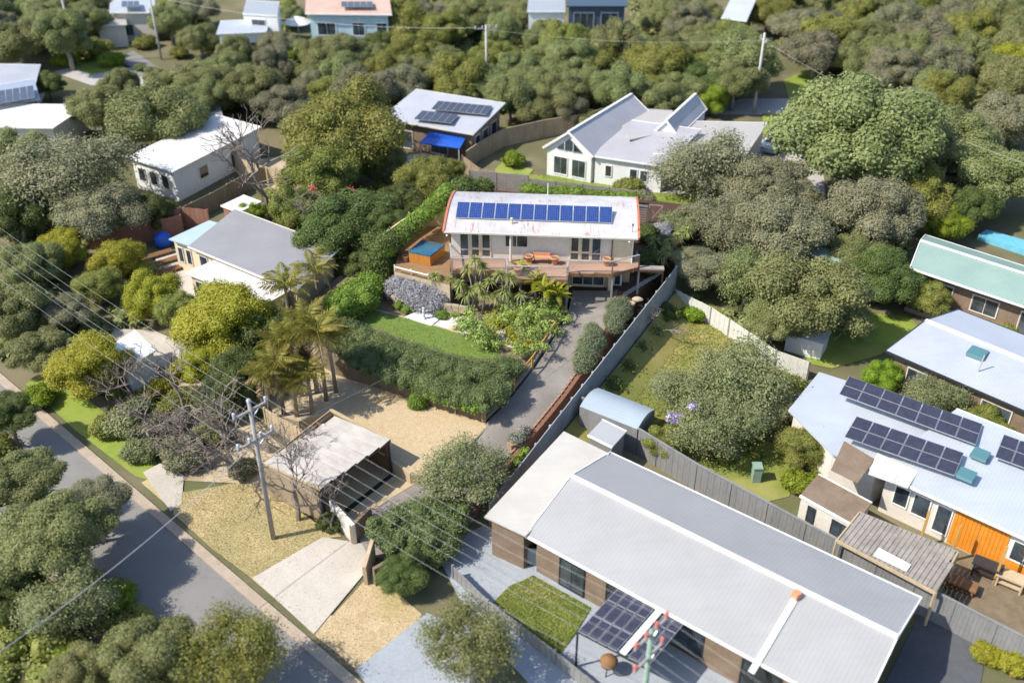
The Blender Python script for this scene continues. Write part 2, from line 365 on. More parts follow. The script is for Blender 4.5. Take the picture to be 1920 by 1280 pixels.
def blob_leaves(name, blobs, leaf, cover=2.6, up=.25, flat=.8, seed=1, core=.8, zmin=None, aspect=1.5, loose=.12):
    """leaf-sized faces spread over a union of lumps; blobs = (x, y, z, rx, ry, rz)"""
    g = np.random.default_rng(seed); B = np.array(blobs, float); V_, N_ = [], []
    for i, b in enumerate(B):
        area = 4 * math.pi * ((b[3] * b[4] + b[3] * b[5] + b[4] * b[5]) / 3)
        n = int(area * cover / (leaf * leaf * aspect * .5)) + 4
        d = unit(g.normal(size=(n, 3))); d = d[d[:, 2] > -.75]
        rr = 1 + g.normal(size=(len(d), 1)) * loose - .04
        p = b[:3] + d * b[3:6] * rr
        keep = np.ones(len(p), bool)
        near = np.where(np.linalg.norm(B[:, :3] - b[:3], axis=1) < 2.2 * B[:, 3:6].max())[0]
        for j in near:
            if j != i:
                q = (p - B[j, :3]) / B[j, 3:6]; keep &= (q * q).sum(1) > .74
        if zmin is not None: keep &= p[:, 2] > zmin
        p = p[keep]; d = d[keep]
        nn = unit(unit(d / b[3:6]) * flat + g.normal(size=p.shape) * .55 + np.array([0, 0, up]))
        V_.append(p); N_.append(nn)
    c = np.concatenate(V_); n = np.concatenate(N_)
    v = leaf_quads(c, n, leaf, aspect, g); q = np.arange(len(v)).reshape(-1, 4)
    if core:
        iv, it = ico(); vs = [v]; qs = [q]; base = len(v)
        for b in B:
            w = iv * b[3:6] * core * (1 + .12 * g.normal(size=(len(iv), 1))) + b[:3]
            if zmin is not None: w[:, 2] = np.maximum(w[:, 2], zmin)
            vs.append(w); qs.append(np.concatenate([it, it[:, :1]], 1)[:, :] + base); base += len(w)
        v = np.concatenate(vs)
        tris = np.concatenate(qs[1:])[:, :3]
        me = bpy.data.meshes.new(name); ql = qs[0]
        li = np.concatenate([ql.ravel(), tris.ravel()]).astype(np.int32)
        ls = np.concatenate([np.arange(len(ql)) * 4, len(ql) * 4 + np.arange(len(tris)) * 3]).astype(np.int32)
        me.vertices.add(len(v)); me.vertices.foreach_set('co', v.astype(np.float32).ravel())
        me.loops.add(len(li)); me.loops.foreach_set('vertex_index', li)
        me.polygons.add(len(ls)); me.polygons.foreach_set('loop_start', ls)
        me.update(calc_edges=True); return me
    return np_mesh(name, v, q)
def crown_blobs(seed, n=22, h=.72, lumpy=.34, spread=1.0, top=.0):
    g = random.Random(seed); out = [(0, 0, 0, .62, .62, h * .62)]
    for i in range(n):
        if g.random() < .12: continue
        t = (i + .5) / n; el = math.asin(1 - t * 1.18) if 1 - t * 1.18 > -1 else -1.4
        az = i * 2.39996 + g.uniform(-.3, .3); r = g.uniform(.58, .92) * spread
        s = g.uniform(lumpy * .6, lumpy * 1.35)
        out.append((r * math.cos(el) * math.cos(az), r * math.cos(el) * math.sin(az), h * r * math.sin(el) + g.uniform(-.06, .06), s, s, s * .8))
    return out
PROTO = {
    'moonah': [blob_leaves('moonah_crown', crown_blobs(s, 30, .66, .27), .03, 1.5, .5, 1.1, seed=s, loose=.12) for s in (11, 12, 13, 14, 15, 16)],
    'puffy': [blob_leaves('puffy_crown', crown_blobs(s, 34, .8, .26), .031, 1.4, .5, .9, seed=s, loose=.18) for s in (21, 22, 23)],
    'loose': [blob_leaves('loose_crown', crown_blobs(s, 24, .85, .27, .95), .032, 1.0, .45, .6, seed=s, core=.45, loose=.3) for s in (31, 32)],
    'shrub': [blob_leaves('shrub_crown', crown_blobs(s, 14, .8, .4), .085, 1.8, .2, seed=s, loose=.14) for s in (41, 42)],
}
def trunk_mesh(seed, nb=6):
    g = random.Random(seed); mb = MB()
    a = V(0, 0, -1.0); lean = V(g.uniform(-.12, .12), g.uniform(-.12, .12), 0)
    fork = V(lean.x, lean.y, -.35)
    mb.tube([V(0, 0, -1.6), a, (a + fork) / 2 + V(g.uniform(-.05, .05), 0, 0), fork], [.085, .07, .06, .055], 6)
    for k in range(nb):
        az = k * 6.283 / nb + g.uniform(-.4, .4); e = V(math.cos(az) * .6, math.sin(az) * .6, g.uniform(.0, .35))
        mid = fork + (e - fork) * .5 + V(g.uniform(-.08, .08), g.uniform(-.08, .08), .05)
        mb.tube([fork, mid, e], [.045, .03, .014], 5)
    return mb.mesh('trunk', None, True)
TRUNK = [trunk_mesh(s) for s in (1, 2, 3)]
def tree(px, py, w, kind, m, label, name='tree', cat='tree', group=None, low=.85, zg=0, hs=1.0, pos=None, rad=None, seed=None):
    """crown seen centred at px,py and w wide in the photograph; placed on the ground plane at its real size"""
    r = random.Random(seed if seed is not None else int(px * 31 + py * 17))
    if pos is None:
        zc = 2.0
        for _ in range(3):
            c = P(px, py, zg + zc); rad = w / 2 * depth(c) / FPX; zc = max(rad * low, .3)
        c = P(px, py, zg + zc)
    else:
        zc = rad * low; c = V(pos[0], pos[1], zg + zc)
    root = thing(name, label, cat, (c.x, c.y, zg), group)
    me = r.choice(PROTO[kind]); rz = r.uniform(0, 6.28)
    link('crown', me, MAT[m], root, c, rz, (rad * r.uniform(.86, 1.16), rad * r.uniform(.86, 1.16), rad * hs * r.uniform(.8, 1.2)))
    tr = link('trunk', r.choice(TRUNK), MAT['greybark' if m in ('greyleaf', 'olive') else 'bark'], root, c, rz, (rad, rad, max(rad * .6, zc / 1.6)))
    return root
def shrub(px, py, w, m, label, name='shrub', zg=0, group=None, kind='shrub', hs=1.0, cat='shrub'):
    c = P(px, py, zg + .5); rad = w / 2 * depth(c) / FPX; c = P(px, py, zg + rad * .5)
    r = random.Random(int(px * 7 + py)); me = r.choice(PROTO[kind])
    o = link(name, me, MAT[m], None, (c.x, c.y, zg + rad * .45 * hs), r.uniform(0, 6.28), (rad, rad, rad * .85 * hs))
    return tag(o, label, cat, group)
def bare_mesh(seed, depth_=7, spread=.48, r0=.03):
    g = random.Random(seed); mb = MB()
    def grow(p, d, L, r, lv):
        q = p + d * L * .5 + V(g.uniform(-1, 1), g.uniform(-1, 1), g.uniform(-.4, .8)) * L * .09; e = q + d * L * .5
        mb.tube([p, q, e], [r, r * .85, r * .7], 5 if lv > 3 else 3, False)
        if lv == 0: return
        for k in range(2 if lv > 5 else 3 if lv > 3 else 2):
            nd = (d + V(g.gauss(0, spread), g.gauss(0, spread), g.gauss(.12, spread * .6))).normalized()
            grow(e, nd, L * g.uniform(.62, .88), r * .7, lv - 1)
    grow(V(0, 0, 0), V(g.uniform(-.1, .1), g.uniform(-.1, .1), 1).normalized(), .34, r0, depth_)
    return mb.mesh('bare_branches')
BARE = [bare_mesh(5), bare_mesh(6), bare_mesh(9)]
def bare_tree(px, py, hgt, label, zg=0, k=0, tilt=(0, 0), name='bare_tree', m='twig', hx=1.0):
    c = P(px, py, zg); root = thing(name, label, 'tree', c)
    link('branches', BARE[k], MAT[m], root, c, 0, (hgt * .75 * hx, hgt * .75 * hx, hgt * .75), (tilt[0], tilt[1], px))
    return root
def straps(name, heads, L, wd, n, droop, seed, up=.5):
    "heads of long drooping strap leaves"
    g = random.Random(seed); mb = MB()
    for (x, y, z) in heads:
        for i in range(n):
            az = g.uniform(0, 6.283); el = g.uniform(-.25, 1.35); l = L * g.uniform(.75, 1.1)
            d = V(math.cos(az) * math.cos(el), math.sin(az) * math.cos(el), math.sin(el)); s = V(-math.sin(az), math.cos(az), 0) * wd * .5
            p0 = V(x, y, z); pts = [p0 + d * l * t - V(0, 0, droop * l * t * t) for t in (.05, .4, .72, 1)]
            b = len(mb.v); mb.v += [tuple(pts[0] - s * .7), tuple(pts[0] + s * .7), tuple(pts[1] - s), tuple(pts[1] + s), tuple(pts[2] - s * .75), tuple(pts[2] + s * .75), tuple(pts[3])]
            mb.f += [(b, b + 1, b + 3, b + 2), (b + 2, b + 3, b + 5, b + 4), (b + 4, b + 5, b + 6)]
    return mb
def blades(name, poly, n, hgt, m, z, label, seed=3, bladew=.05):
    g = np.random.default_rng(seed); xs = [p[0] for p in poly]; ys = [p[1] for p in poly]; pts = []
    c = np.column_stack([g.uniform(min(xs), max(xs), n * 3), g.uniform(min(ys), max(ys), n * 3)])
    ins = np.zeros(len(c), bool); k = len(poly)
    for i in range(k):
        x1, y1 = poly[i][0], poly[i][1]; x2, y2 = poly[(i + 1) % k][0], poly[(i + 1) % k][1]
        cond = ((y1 > c[:, 1]) != (y2 > c[:, 1])) & (c[:, 0] < (x2 - x1) * (c[:, 1] - y1) / ((y2 - y1) if abs(y2 - y1) > 1e-9 else 1e-9) + x1)
        ins ^= cond
    c = c[ins][:n]; N = len(c); az = g.uniform(0, 6.283, N); h = hgt * g.uniform(.4, 1.2, N)
    u = np.column_stack([np.cos(az), np.sin(az), np.zeros(N)]) * bladew
    b = np.column_stack([c, np.full(N, z)]); t = b + np.column_stack([g.normal(0, .5, N) * h, g.normal(0, .5, N) * h, h])
    v = np.stack([b - u, b + u, t], 1).reshape(-1, 3)
    me = np_mesh(name, v, np.arange(len(v)).reshape(-1, 3)); me.materials.append(MAT[m])
    o = bpy.data.objects.new(name, me); COL.objects.link(o); return tag(o, label, 'grass', None, 'stuff')
def pebbles(name, poly, n, size, m, z, label, seed=4):
    g = np.random.default_rng(seed); xs = [p[0] for p in poly]; ys = [p[1] for p in poly]
    c = np.column_stack([g.uniform(min(xs), max(xs), n * 3), g.uniform(min(ys), max(ys), n * 3)]); ins = np.zeros(len(c), bool); k = len(poly)
    for i in range(k):
        x1, y1 = poly[i][0], poly[i][1]; x2, y2 = poly[(i + 1) % k][0], poly[(i + 1) % k][1]
        ins ^= ((y1 > c[:, 1]) != (y2 > c[:, 1])) & (c[:, 0] < (x2 - x1) * (c[:, 1] - y1) / ((y2 - y1) if abs(y2 - y1) > 1e-9 else 1e-9) + x1)
    c = c[ins][:n]; N = len(c); s = size * g.uniform(.5, 1.3, (N, 1, 1)); az = g.uniform(0, 6.283, N)
    o8 = np.array([[1, 0, 0], [0, .7, 0], [-1, 0, 0], [0, -.7, 0], [0, 0, .6]], float)[None] * s
    ca, sa = np.cos(az)[:, None], np.sin(az)[:, None]
    x = o8[:, :, 0] * ca - o8[:, :, 1] * sa; y = o8[:, :, 0] * sa + o8[:, :, 1] * ca
    v = np.stack([x + c[:, :1], y + c[:, 1:2], o8[:, :, 2] + z], 2).reshape(-1, 3)
    f = (np.array([[0, 1, 4], [1, 2, 4], [2, 3, 4], [3, 0, 4]])[None] + np.arange(N)[:, None, None] * 5).reshape(-1, 3)
    me = np_mesh(name, v, f); me.materials.append(m); o = bpy.data.objects.new(name, me); COL.objects.link(o)
    return tag(o, label, 'gravel', None, 'stuff')
def pebmat(name, a, b, c):
    m = M(name, .8, 0, .3); ge = m.n.new("ShaderNodeNewGeometry")
    r = m.n.new("ShaderNodeValToRGB"); m.l.new(ge.outputs['Random Per Island'], r.inputs[0])
    r.color_ramp.elements[0].color = a; r.color_ramp.elements[1].color = c; e = r.color_ramp.elements.new(.5); e.color = b
    m.base(r.outputs[0]); return m.m
MAT['tanpebble'] = pebmat('tan_pebbles', (.36, .25, .13, 1), (.44, .34, .2, 1), (.52, .46, .37, 1))
MAT['whitepebble'] = pebmat('white_pebbles', (.5, .45, .4, 1), (.64, .6, .56, 1), (.72, .7, .68, 1))

def roadmat():
    m = M('worn_asphalt', .88, 0, .3); co = m.co('Object'); al = m.co('Object', (.06, 1.1, 1), R(41.5))
    c = m.mix(m.noise(co, .25, 5, .6, .35, .65), (.175, .168, .16, 1), (.22, .212, .203, 1))
    c = m.mix(m.math('MULTIPLY', m.noise(al, .9, 3, .5, .45, .7), .35), c, (.23, .225, .22, 1))
    c = m.mix(m.math('MULTIPLY', m.noise(co, .8, 6, .8, .62, .66), .5), c, (.1, .1, .105, 1))
    nz = m.n.new('ShaderNodeTexNoise'); nz.inputs['Scale'].default_value = .7; nz.inputs['Detail'].default_value = 5; m.l.new(co, nz.inputs['Vector']); vm = m.n.new('ShaderNodeVectorMath'); vm.operation = 'MULTIPLY_ADD'; m.l.new(nz.outputs['Color'], vm.inputs[0]); vm.inputs[1].default_value = (4, 4, 0); m.l.new(co, vm.inputs[2]); vd = vm.outputs[0]
    v = m.n.new("ShaderNodeTexVoronoi"); v.feature = 'DISTANCE_TO_EDGE'; v.inputs['Scale'].default_value = .22; m.l.new(vd, v.inputs['Vector'])
    c = m.mix(m.math('MULTIPLY', m.math('MULTIPLY', m.math('LESS_THAN', v.outputs[0], .004), m.noise(co, .3, 2, .5, .5, .56)), .5), c, (.07, .07, .075, 1))
    g = m.noise(co, 20, 3, .7, .2, .8); c = m.mix(m.math('MULTIPLY', g, .25), c, (.28, .28, .29, 1)); m.base(c).bump(g, .2, .01); return m.m
MAT['asphalt'] = roadmat()
# ------------------------------------------------------------------ the ground, roads, lawns
def ground(name, px, z, m, label, thick=None, world=None):
    poly = world if world else [P(x, y, z) for x, y in px]
    mb = MB()
    a = sum(poly[i][0] * poly[(i + 1) % len(poly)][1] - poly[(i + 1) % len(poly)][0] * poly[i][1] for i in range(len(poly)))
    if a < 0: poly = poly[::-1]
    if thick: mb.prism(poly, z - thick, z)
    else: mb.add([(p[0], p[1], z) for p in poly], [tuple(range(len(poly)))])
    o = mb.build(name, m); o['kind'] = 'structure'; o['label'] = label; return poly
ground('ground', None, 0, MAT['ground'], 'leaf-littered brown and green earth under the trees', world=[V(-600, -200, 0), V(600, -200, 0), V(600, 900, 0), V(-600, 900, 0)])
# street: its right-hand kerb line, then the carriageway laid 6 m to the left of it
ka, kb = P(0, 700), P(680, 1283); kd = (kb - ka).normalized(); kn = V(kd.y, -kd.x, 0)     # kn points to the lower left
k0, k1 = ka - kd * 60, kb + kd * 40
def strip(name, d0, d1, z, m, label, thick=None, e0=k0, e1=k1):
    return ground(name, None, z, m, label, thick, [e0 + kn * d0, e1 + kn * d0, e1 + kn * d1, e0 + kn * d1])
strip('road', .5, 6.3, .02, MAT['asphalt'], 'grey asphalt street crossing the lower left corner')
kmid = P(265, 905); kmid = ka + kd * (kmid - ka).dot(kd)
strip('kerb', 0, .55, .11, MAT['kerb'], 'pinkish concrete kerb on the right of the street', .2)
strip('kerb', 6.3, 6.8, .11, MAT['kerb'], 'pinkish concrete kerb on the left of the street', .2)
strip('verge', -1.3, .0, .03, MAT['sandgrass'], 'worn sandy strip along the back of the right kerb', None, P(265, 905), k1)
ground('far_road', [(100, 135), (165, 118), (360, 140), (350, 165), (170, 160)], .03, MAT['farroad'], 'pale turning area between the shrubs at upper left')
ground('path', [(215, 112), (250, 95), (300, 130), (260, 145)], .05, MAT['asphalt'], 'dark drive climbing from the upper left turning area')
ground('far_road', [(1300, 215), (1390, 185), (1560, 185), (1600, 150), (1660, 160), (1650, 190), (1500, 215)], .03, MAT['farroad'], 'pale street end seen between trees at upper right')
ground('lawn', [(1470, 150), (1510, 132), (1600, 150), (1560, 188), (1480, 190)], .05, MAT['brightgrass'], 'bright green lawn beside the upper right street')
ground('lawn', [(1395, 60), (1440, 60), (1440, 85), (1395, 85)], .04, MAT['brightgrass'], 'small bright lawn near the top edge')
ground('lawn', [(1430, 212), (1480, 215), (1475, 262), (1430, 252)], .05, MAT['brightgrass'], 'green strip between white house and round tree')
ground('path', [(1425, 262), (1485, 262), (1545, 330), (1550, 400), (1500, 400), (1490, 320), (1420, 290)], .04, MAT['farroad'], 'pale gravel drive winding down beside the white car')
ground('lawn', [(100, 112), (160, 108), (250, 125), (170, 140)], .05, MAT['brightgrass'], 'bright green patch at the upper left turning area')
lawnH = ground('lawn', [(960, 325), (1120, 335), (1330, 360), (1330, 400), (1100, 378), (930, 350)], .05, MAT['brightgrass'], 'bright green lawn in front of the large white house')
ground('lawn', [(928, 318), (945, 300), (1000, 318), (985, 335), (940, 340)], .06, MAT['brightgrass'], 'small green lawn beside the long brown fence')
ground('path', [(1130, 325), (1260, 338), (1300, 365), (1200, 360), (1120, 342)], .08, MAT['concrete'], 'pale paved terrace at the foot of the white house')
yard = ground('yard_grass', [(1255, 560), (1300, 545), (1510, 690), (1480, 760), (1215, 800), (1100, 760), (1140, 700)], .03, MAT['yellowgrass'], 'patchy yellow and green grass of the neighbouring yard')
ground('lawn', [(1540, 610), (1600, 585), (1700, 590), (1720, 610), (1650, 665), (1560, 690), (1510, 680)], .04, MAT['brightgrass'], 'green back lawn between spreading tree and white roof')
ground('lawn', [(1190, 830), (1260, 760), (1500, 850), (1480, 930), (1400, 950)], .04, MAT['grass'], 'green ground under the pale feathery trees')
ground('verge', [(48, 720), (95, 690), (290, 850), (300, 905), (255, 893), (140, 805)], .04, MAT['brightgrass'], 'bright green verge between street and shrubs')
dryv = ground('verge', [(325, 962), (330, 925), (440, 905), (560, 925), (640, 1005), (600, 1010), (474, 1084), (400, 1030)], .05, MAT['drygrass'], 'straw coloured dry grass verge around the power pole')
ground('path', [(268, 885), (300, 868), (345, 890), (340, 945), (320, 958)], .07, MAT['concrete'], 'small pale concrete crossing beside the dry verge')
ground('driveway', [(474, 1082), (605, 1006), (690, 1020), (695, 1060), (588, 1188)], .08, MAT['concrete'], 'pale concrete driveway meeting the street')
sandv = ground('verge', [(590, 1190), (700, 1070), (790, 1150), (792, 1165), (668, 1252)], .05, MAT['sandgrass'], 'sandy dry verge between the two driveways')
ground('driveway', [(666, 1255), (800, 1148), (880, 1175), (900, 1300), (700, 1300)], .08, MAT['greypave'], 'blue grey driveway at the bottom edge')
ground('terrace', [(815, 1030), (905, 985), (1240, 1160), (1400, 1300), (1010, 1300), (880, 1160)], .06, MAT['greypave'], 'blue grey paving in front of the long grey roofed house')
lawnA = ground('lawn', [(915, 1138), (955, 1098), (1000, 1078), (1108, 1138), (1080, 1185), (1042, 1235)], .12, MAT['grass'], 'square green front lawn beside the grey paving', .1)
ground('terrace', [(1760, 1085), (1800, 1050), (1920, 1100), (1990, 1180), (1990, 1240), (1850, 1180)], .06, MAT['soil'], 'cluttered earth yard below the orange wall')
ground('terrace', [(205, 615), (290, 620), (370, 655), (330, 700), (220, 650)], .05, MAT['concrete'], 'pale concrete yard behind the small white shed')
ground('terrace', [(290, 480), (350, 470), (400, 560), (380, 590), (300, 540)], .05, MAT['concrete'], 'pale paved yard beside the grey roofed house')
ground('verge', [(250, 720), (400, 690), (520, 830), (640, 960), (560, 930), (440, 905), (330, 900), (300, 860)], .045, MAT['sand'], 'leaf strewn earth under the bare trees')
ground('side_yard', [(470, 300), (560, 290), (590, 330), (540, 370), (440, 345)], .05, MAT['sand'], 'sandy earth beside the white gabled cottage')
ground('terrace', [(720, 300), (800, 285), (870, 300), (830, 340), (740, 340)], .05, MAT['concrete'], 'pale paved court below the panelled roof')
blades('grass', lawnH, 9000, .09, 'grassblade', .05, 'tufts of bright grass on the white house lawn', 5, .03)
blades('grass', yard, 16000, .16, 'grassblade', .03, 'tufts of rough grass in the neighbouring yard', 6, .03)
blades('grass', dryv, 22000, .06, 'dryblade', .05, 'dry straw tufts around the power pole', 7, .018)
blades('grass', sandv, 6000, .05, 'dryblade', .05, 'dry tufts on the sandy verge', 8, .018)
blades('grass', lawnA, 12000, .06, 'grassblade', .12, 'short blades of the square front lawn', 9, .03)

# ------------------------------------------------------------------ the block itself: platforms
GZ, TZ, HZ, DZ = .8, 1.8, 2.0, 4.4            # gravel court, garden terrace, lower floor, deck
ground('gravel_court', [(615, 770), (560, 790), (505, 775), (470, 735), (560, 690), (640, 685), (700, 705), (790, 742), (908, 782), (915, 800), (872, 842), (838, 860), (800, 893), (765, 885), (733, 862), (733, 822)], GZ, MAT['sand'], 'tan gravel court between carport and timber wall', .8)
gpoly = [P(x, y, GZ) for x, y in [(628, 770), (640, 752), (708, 722), (790, 748), (905, 786), (912, 800), (870, 845), (838, 862), (798, 893), (765, 887), (733, 862)]]
ground('gravel_bed', None, GZ + .02, MAT['tanpebble'], 'tan and cream pebble surface of the forecourt', world=gpoly)
pebbles('gravel', gpoly, 34000, .038, MAT['tanpebble'], GZ + .02, 'tan and cream pebbles covering the forecourt')
tp = [(640, 688), (700, 712), (790, 748), (908, 784)]
dl = [(912, 792, .8), (950, 757, 1.05), (985, 712, 1.35), (1015, 672, 1.6), (1045, 622, 1.8), (1065, 588, 1.95), (1074, 545, 2.0)]   # drive, left edge
dr = [(938, 872, .45), (1004, 796, .85), (1048, 742, 1.1), (1084, 692, 1.35), (1112, 652, 1.6), (1134, 614, 1.85), (1146, 578, 1.98), (1154, 546, 2.0)]
terr = [P(x, y, TZ) for x, y in [(628, 680), (700, 703), (790, 733), (902, 767)]] + [P(x, y, z) + V(-.22, 0, 0) for x, y, z in dl[1:]] + [P(848, 550, TZ), P(848, 470, TZ), P(760, 400, TZ), P(590, 560, TZ), P(560, 640, TZ)]
MB().prism([(p.x, p.y) for p in terr], 0, TZ).build('garden_terrace', MAT['soil'])['kind'] = 'structure'
yl = [P(x, y, HZ) for x, y in [(1074, 545), (1152, 546), (1150, 560), (1185, 566), (1262, 470), (1330, 388)]] + [P(847, 335, HZ), P(745, 420, HZ), P(742, 545, HZ), P(848, 548, HZ)]
MB().prism([(p.x, p.y) for p in yl], 0, HZ - .01).build('upper_terrace', MAT['mulch'])['kind'] = 'structure'
# driveway ribbon
L = [P(*q) for q in [(800, 897, .35), (872, 840, .62)]] + [P(*q) for q in dl]
Rr = [P(*q) for q in [(880, 965, .1), (905, 910, .25)]] + [P(*q) for q in dr]
def ribbon(name, A, B, m, label, n=14):
    def samp(pts, t):
        d = [0]
        for i in range(1, len(pts)): d.append(d[-1] + (pts[i] - pts[i - 1]).length)
        s = t * d[-1]
        for i in range(1, len(pts)):
            if s <= d[i] + 1e-6: return pts[i - 1].lerp(pts[i], (s - d[i - 1]) / (d[i] - d[i - 1]))
        return pts[-1]
    mb = MB(); vs = []; fs = []
    for i in range(n + 1):
        a = samp(A, i / n); b = samp(B, i / n)
        vs += [tuple(a), tuple(b), (b.x, b.y, -.05), (a.x, a.y, -.05)]
    for i in range(n):
        k = i * 4
        for j in range(4): fs.append((k + j, k + (j + 1) % 4, k + 4 + (j + 1) % 4, k + 4 + j)[::-1])
    mb.add(vs, fs + [(0, 1, 2, 3)[::-1], (n * 4, n * 4 + 1, n * 4 + 2, n * 4 + 3)])
    o = mb.build(name, m); o['kind'] = 'structure'; o['label'] = label; return o
for p in L + Rr: p.z += .03
ribbon('driveway', L, Rr, MAT['drive'], 'sloping exposed concrete driveway up to the garage', 20)
ground('driveway', [(655, 975), (740, 925), (805, 893), (890, 930), (890, 965), (860, 1000), (800, 1060), (690, 1040)], .12, MAT['drive'], 'lower concrete apron in front of the carport', .12)
Bo = [p + V(.42, -.2, .04) for p in Rr]; Bo[-1] += V(.2, 0, 0)
ribbon('garden_bed', [p + V(0, 0, .03) for p in Rr], Bo, MAT['redmulch'], 'narrow bed of red mulch along the drive', 20)
ground('carport_floor', [(505, 868), (600, 800), (740, 868), (800, 893), (655, 975), (600, 985), (520, 930)], .05, MAT['tanwall'], 'shaded tan floor of the sunken carport')
MB().prism([tuple(P(*q, .05)[:2]) for q in ((645, 955), (742, 880), (747, 884), (652, 961))], .03, .058).build('drain', MAT['blackrub'])['kind'] = 'structure'
# strips of crushed tan stone between carport and apron
ground('path', [(765, 888), (800, 893), (735, 932), (672, 975), (655, 972), (740, 905)], .14, MAT['tanpebble'], 'strip of tan crushed stone in front of carport')
ground('lawn', [(668, 600), (700, 580), (800, 606), (925, 643), (940, 672), (880, 672), (780, 645)], TZ + .05, MAT['turf'], 'narrow strip of green artificial turf behind the hedge', .05)
lp = [P(x, y, TZ + .05) for x, y in [(668, 600), (700, 580), (800, 606), (925, 643), (940, 672), (880, 672), (780, 645)]]
blades('grass', lp, 16000, .035, 'grassblade', TZ + .05, 'fine blades of the artificial turf strip', 12, .02)
wp = ground('gravel_bed', [(775, 590), (835, 585), (905, 600), (960, 625), (960, 652), (925, 643), (800, 606)], TZ + .03, MAT['whitegravel'], 'bed of white pebbles beside the turf')
pebbles('gravel', wp, 6000, .035, MAT['whitepebble'], TZ + .03, 'white pebbles beside the turf strip', 5)
MB().prism([P(x, y, TZ + .12)[:2] for x, y in [(758, 594), (793, 578), (823, 598), (809, 610)]], TZ, TZ + .12).build('paved_slab', MAT['stonewhite'])['kind'] = 'structure'
# stone edging between turf and beds
for nm, a, b in (('kerb', (700, 580), (800, 606)), ('kerb', (800, 606), (925, 643))):
    o = MB().beam(P(*a, TZ + .06), P(*b, TZ + .06), .1, .1).build(nm, MAT['stone']); o['kind'] = 'structure'

# ------------------------------------------------------------------ retaining wall of timber sleepers
rw = thing('retaining_wall', 'weathered grey timber sleeper wall curving round the gravel court', 'wall', P(790, 760, GZ))
wpx = [(600, 672), (655, 698), (705, 722), (755, 740), (800, 757), (855, 774), (906, 790)]
WP = [P(x, y, GZ) for x, y in wpx]
for i in range(len(WP) - 1):
    a, b = WP[i], WP[i + 1]; top = TZ + .05
    for k in range(5):
        z = GZ + .1 + k * .21
        j = V(random.uniform(-.015, .015), random.uniform(-.015, .015), 0)
        MB().beam(V(a.x, a.y, z) + j, V(b.x, b.y, z) + j, .09, .195).build('sleeper', MAT['greywood'], rw)
for p in WP: MB().box((p.x - .03, p.y - .1, GZ + .52), (.13, .13, 1.12), -.4).build('post', MAT['greywood'], rw)
# concrete and cream wall beside carport
cw = thing('carport_wall', 'low tan concrete wall stepping down beside the carport opening', 'wall', P(765, 888, 0))
a, b, c = P(729, 862, .9), P(768, 888, .9), P(798, 897, .45)
MB().prism([(a.x, a.y), (b.x, b.y), (b.x + .1, b.y + .16), (a.x + .1, a.y + .16)], 0, [1.0, .92, .92, 1.0]).build('wall', MAT['tanwall'], cw)
MB().prism([(b.x, b.y), (c.x, c.y), (c.x + .08, c.y + .16), (b.x + .1, b.y + .16)], 0, [.92, .4, .4, .92]).build('end_wall', MAT['tanwall'], cw)

# ------------------------------------------------------------------ carport
CP = [P(494, 866, 2.45), P(600, 915, 2.45), P(732, 824, 2.62), P(622, 766, 2.62)]      # left-back .. as seen: W, S, E, N corners
cp = thing('carport', 'flat roofed open carport with stained corrugated iron roof', 'carport', (CP[1].x, CP[1].y, 0))
O_, S_, E_, N_ = CP
u = (E_ - S_); wv = (O_ - S_); n_sheet = 6
def corr_mesh(name, L, Wd, pitch=.076, amp=.011, segs=1, prof=None):
    "one corrugated sheet, ribs along x; prof(t) lifts it along its length"
    nx = segs + 1; ny = int(Wd / pitch * 2) + 1; vs = []
    for j in range(ny + 1):
        for i in range(nx):
            t = i / segs; x, zz = (t * L, 0) if prof is None else prof(t)
            vs.append((x, j * Wd / ny, zz + (amp if j % 2 else -amp)))
    fs = [(j * nx + i, j * nx + i + 1, (j + 1) * nx + i + 1, (j + 1) * nx + i) for j in range(ny) for i in range(segs)]
    m = bpy.data.meshes.new(name); m.from_pydata(vs, [], fs); return m
Lw = u.length; Ww = wv.length; au = math.atan2(u.y, u.x); side = wv.dot(Vector((-math.sin(au), math.cos(au), 0))) > 0
sh = corr_mesh('roof_sheet', Ww, Lw / n_sheet + .05, .09, .014)
aw = math.atan2(wv.y, wv.x)
for k in range(n_sheet):
    t = (k + 1) / n_sheet; p = S_ + u * t
    o = link('roof_sheet', sh, MAT['carportroof'], cp, p + V(0, 0, .05 + .004 * (k % 2)), 0, rot=(0, 0, aw))
    # the sheet's y axis must run back toward S_
    if (Vector((-math.sin(aw), math.cos(aw), 0)).dot(u)) > 0: o.location = (S_ + u * (k / n_sheet) + V(0, 0, .05 + .004 * (k % 2))) - org(cp)
    else: pass
for a, b in ((S_, E_), (E_, N_), (N_, O_), (O_, S_)):
    MB().beam(a - V(0, 0, .1), b - V(0, 0, .1), .05, .18).build('fascia', MAT['darkmetal'] if a is S_ else MAT['tanwall'], cp)
for t in (.25, .5, .75): MB().beam(S_.lerp(E_, t) - V(0, 0, .08), O_.lerp(N_, t) - V(0, 0, .08), .06, .12).build('rafter', MAT['brownwood'], cp)
for q in (S_ + (E_ - S_) * .02, E_ + (S_ - E_) * .03): MB().box((q.x, q.y, (q.z - .2) / 2), (.1, .1, q.z - .2), au).build('post', MAT['darkmetal'], cp)
def wallseg(a, b, z0, z1, t=.12):
    a = Vector(a); b = Vector(b); d = (b - a).normalized(); n = V(-d.y, d.x, 0) * t
    return MB().prism([(a.x, a.y), (b.x, b.y), (b.x + n.x, b.y + n.y), (a.x + n.x, a.y + n.y)], z0, z1)
wallseg(O_ + u * .01, N_, 0, 2.4, -.14).build('rear_wall', MAT['tanwall'], cp)
wallseg(E_ + wv * .05, N_, 0, 2.35).build('side_wall', MAT['brownwood'], cp)
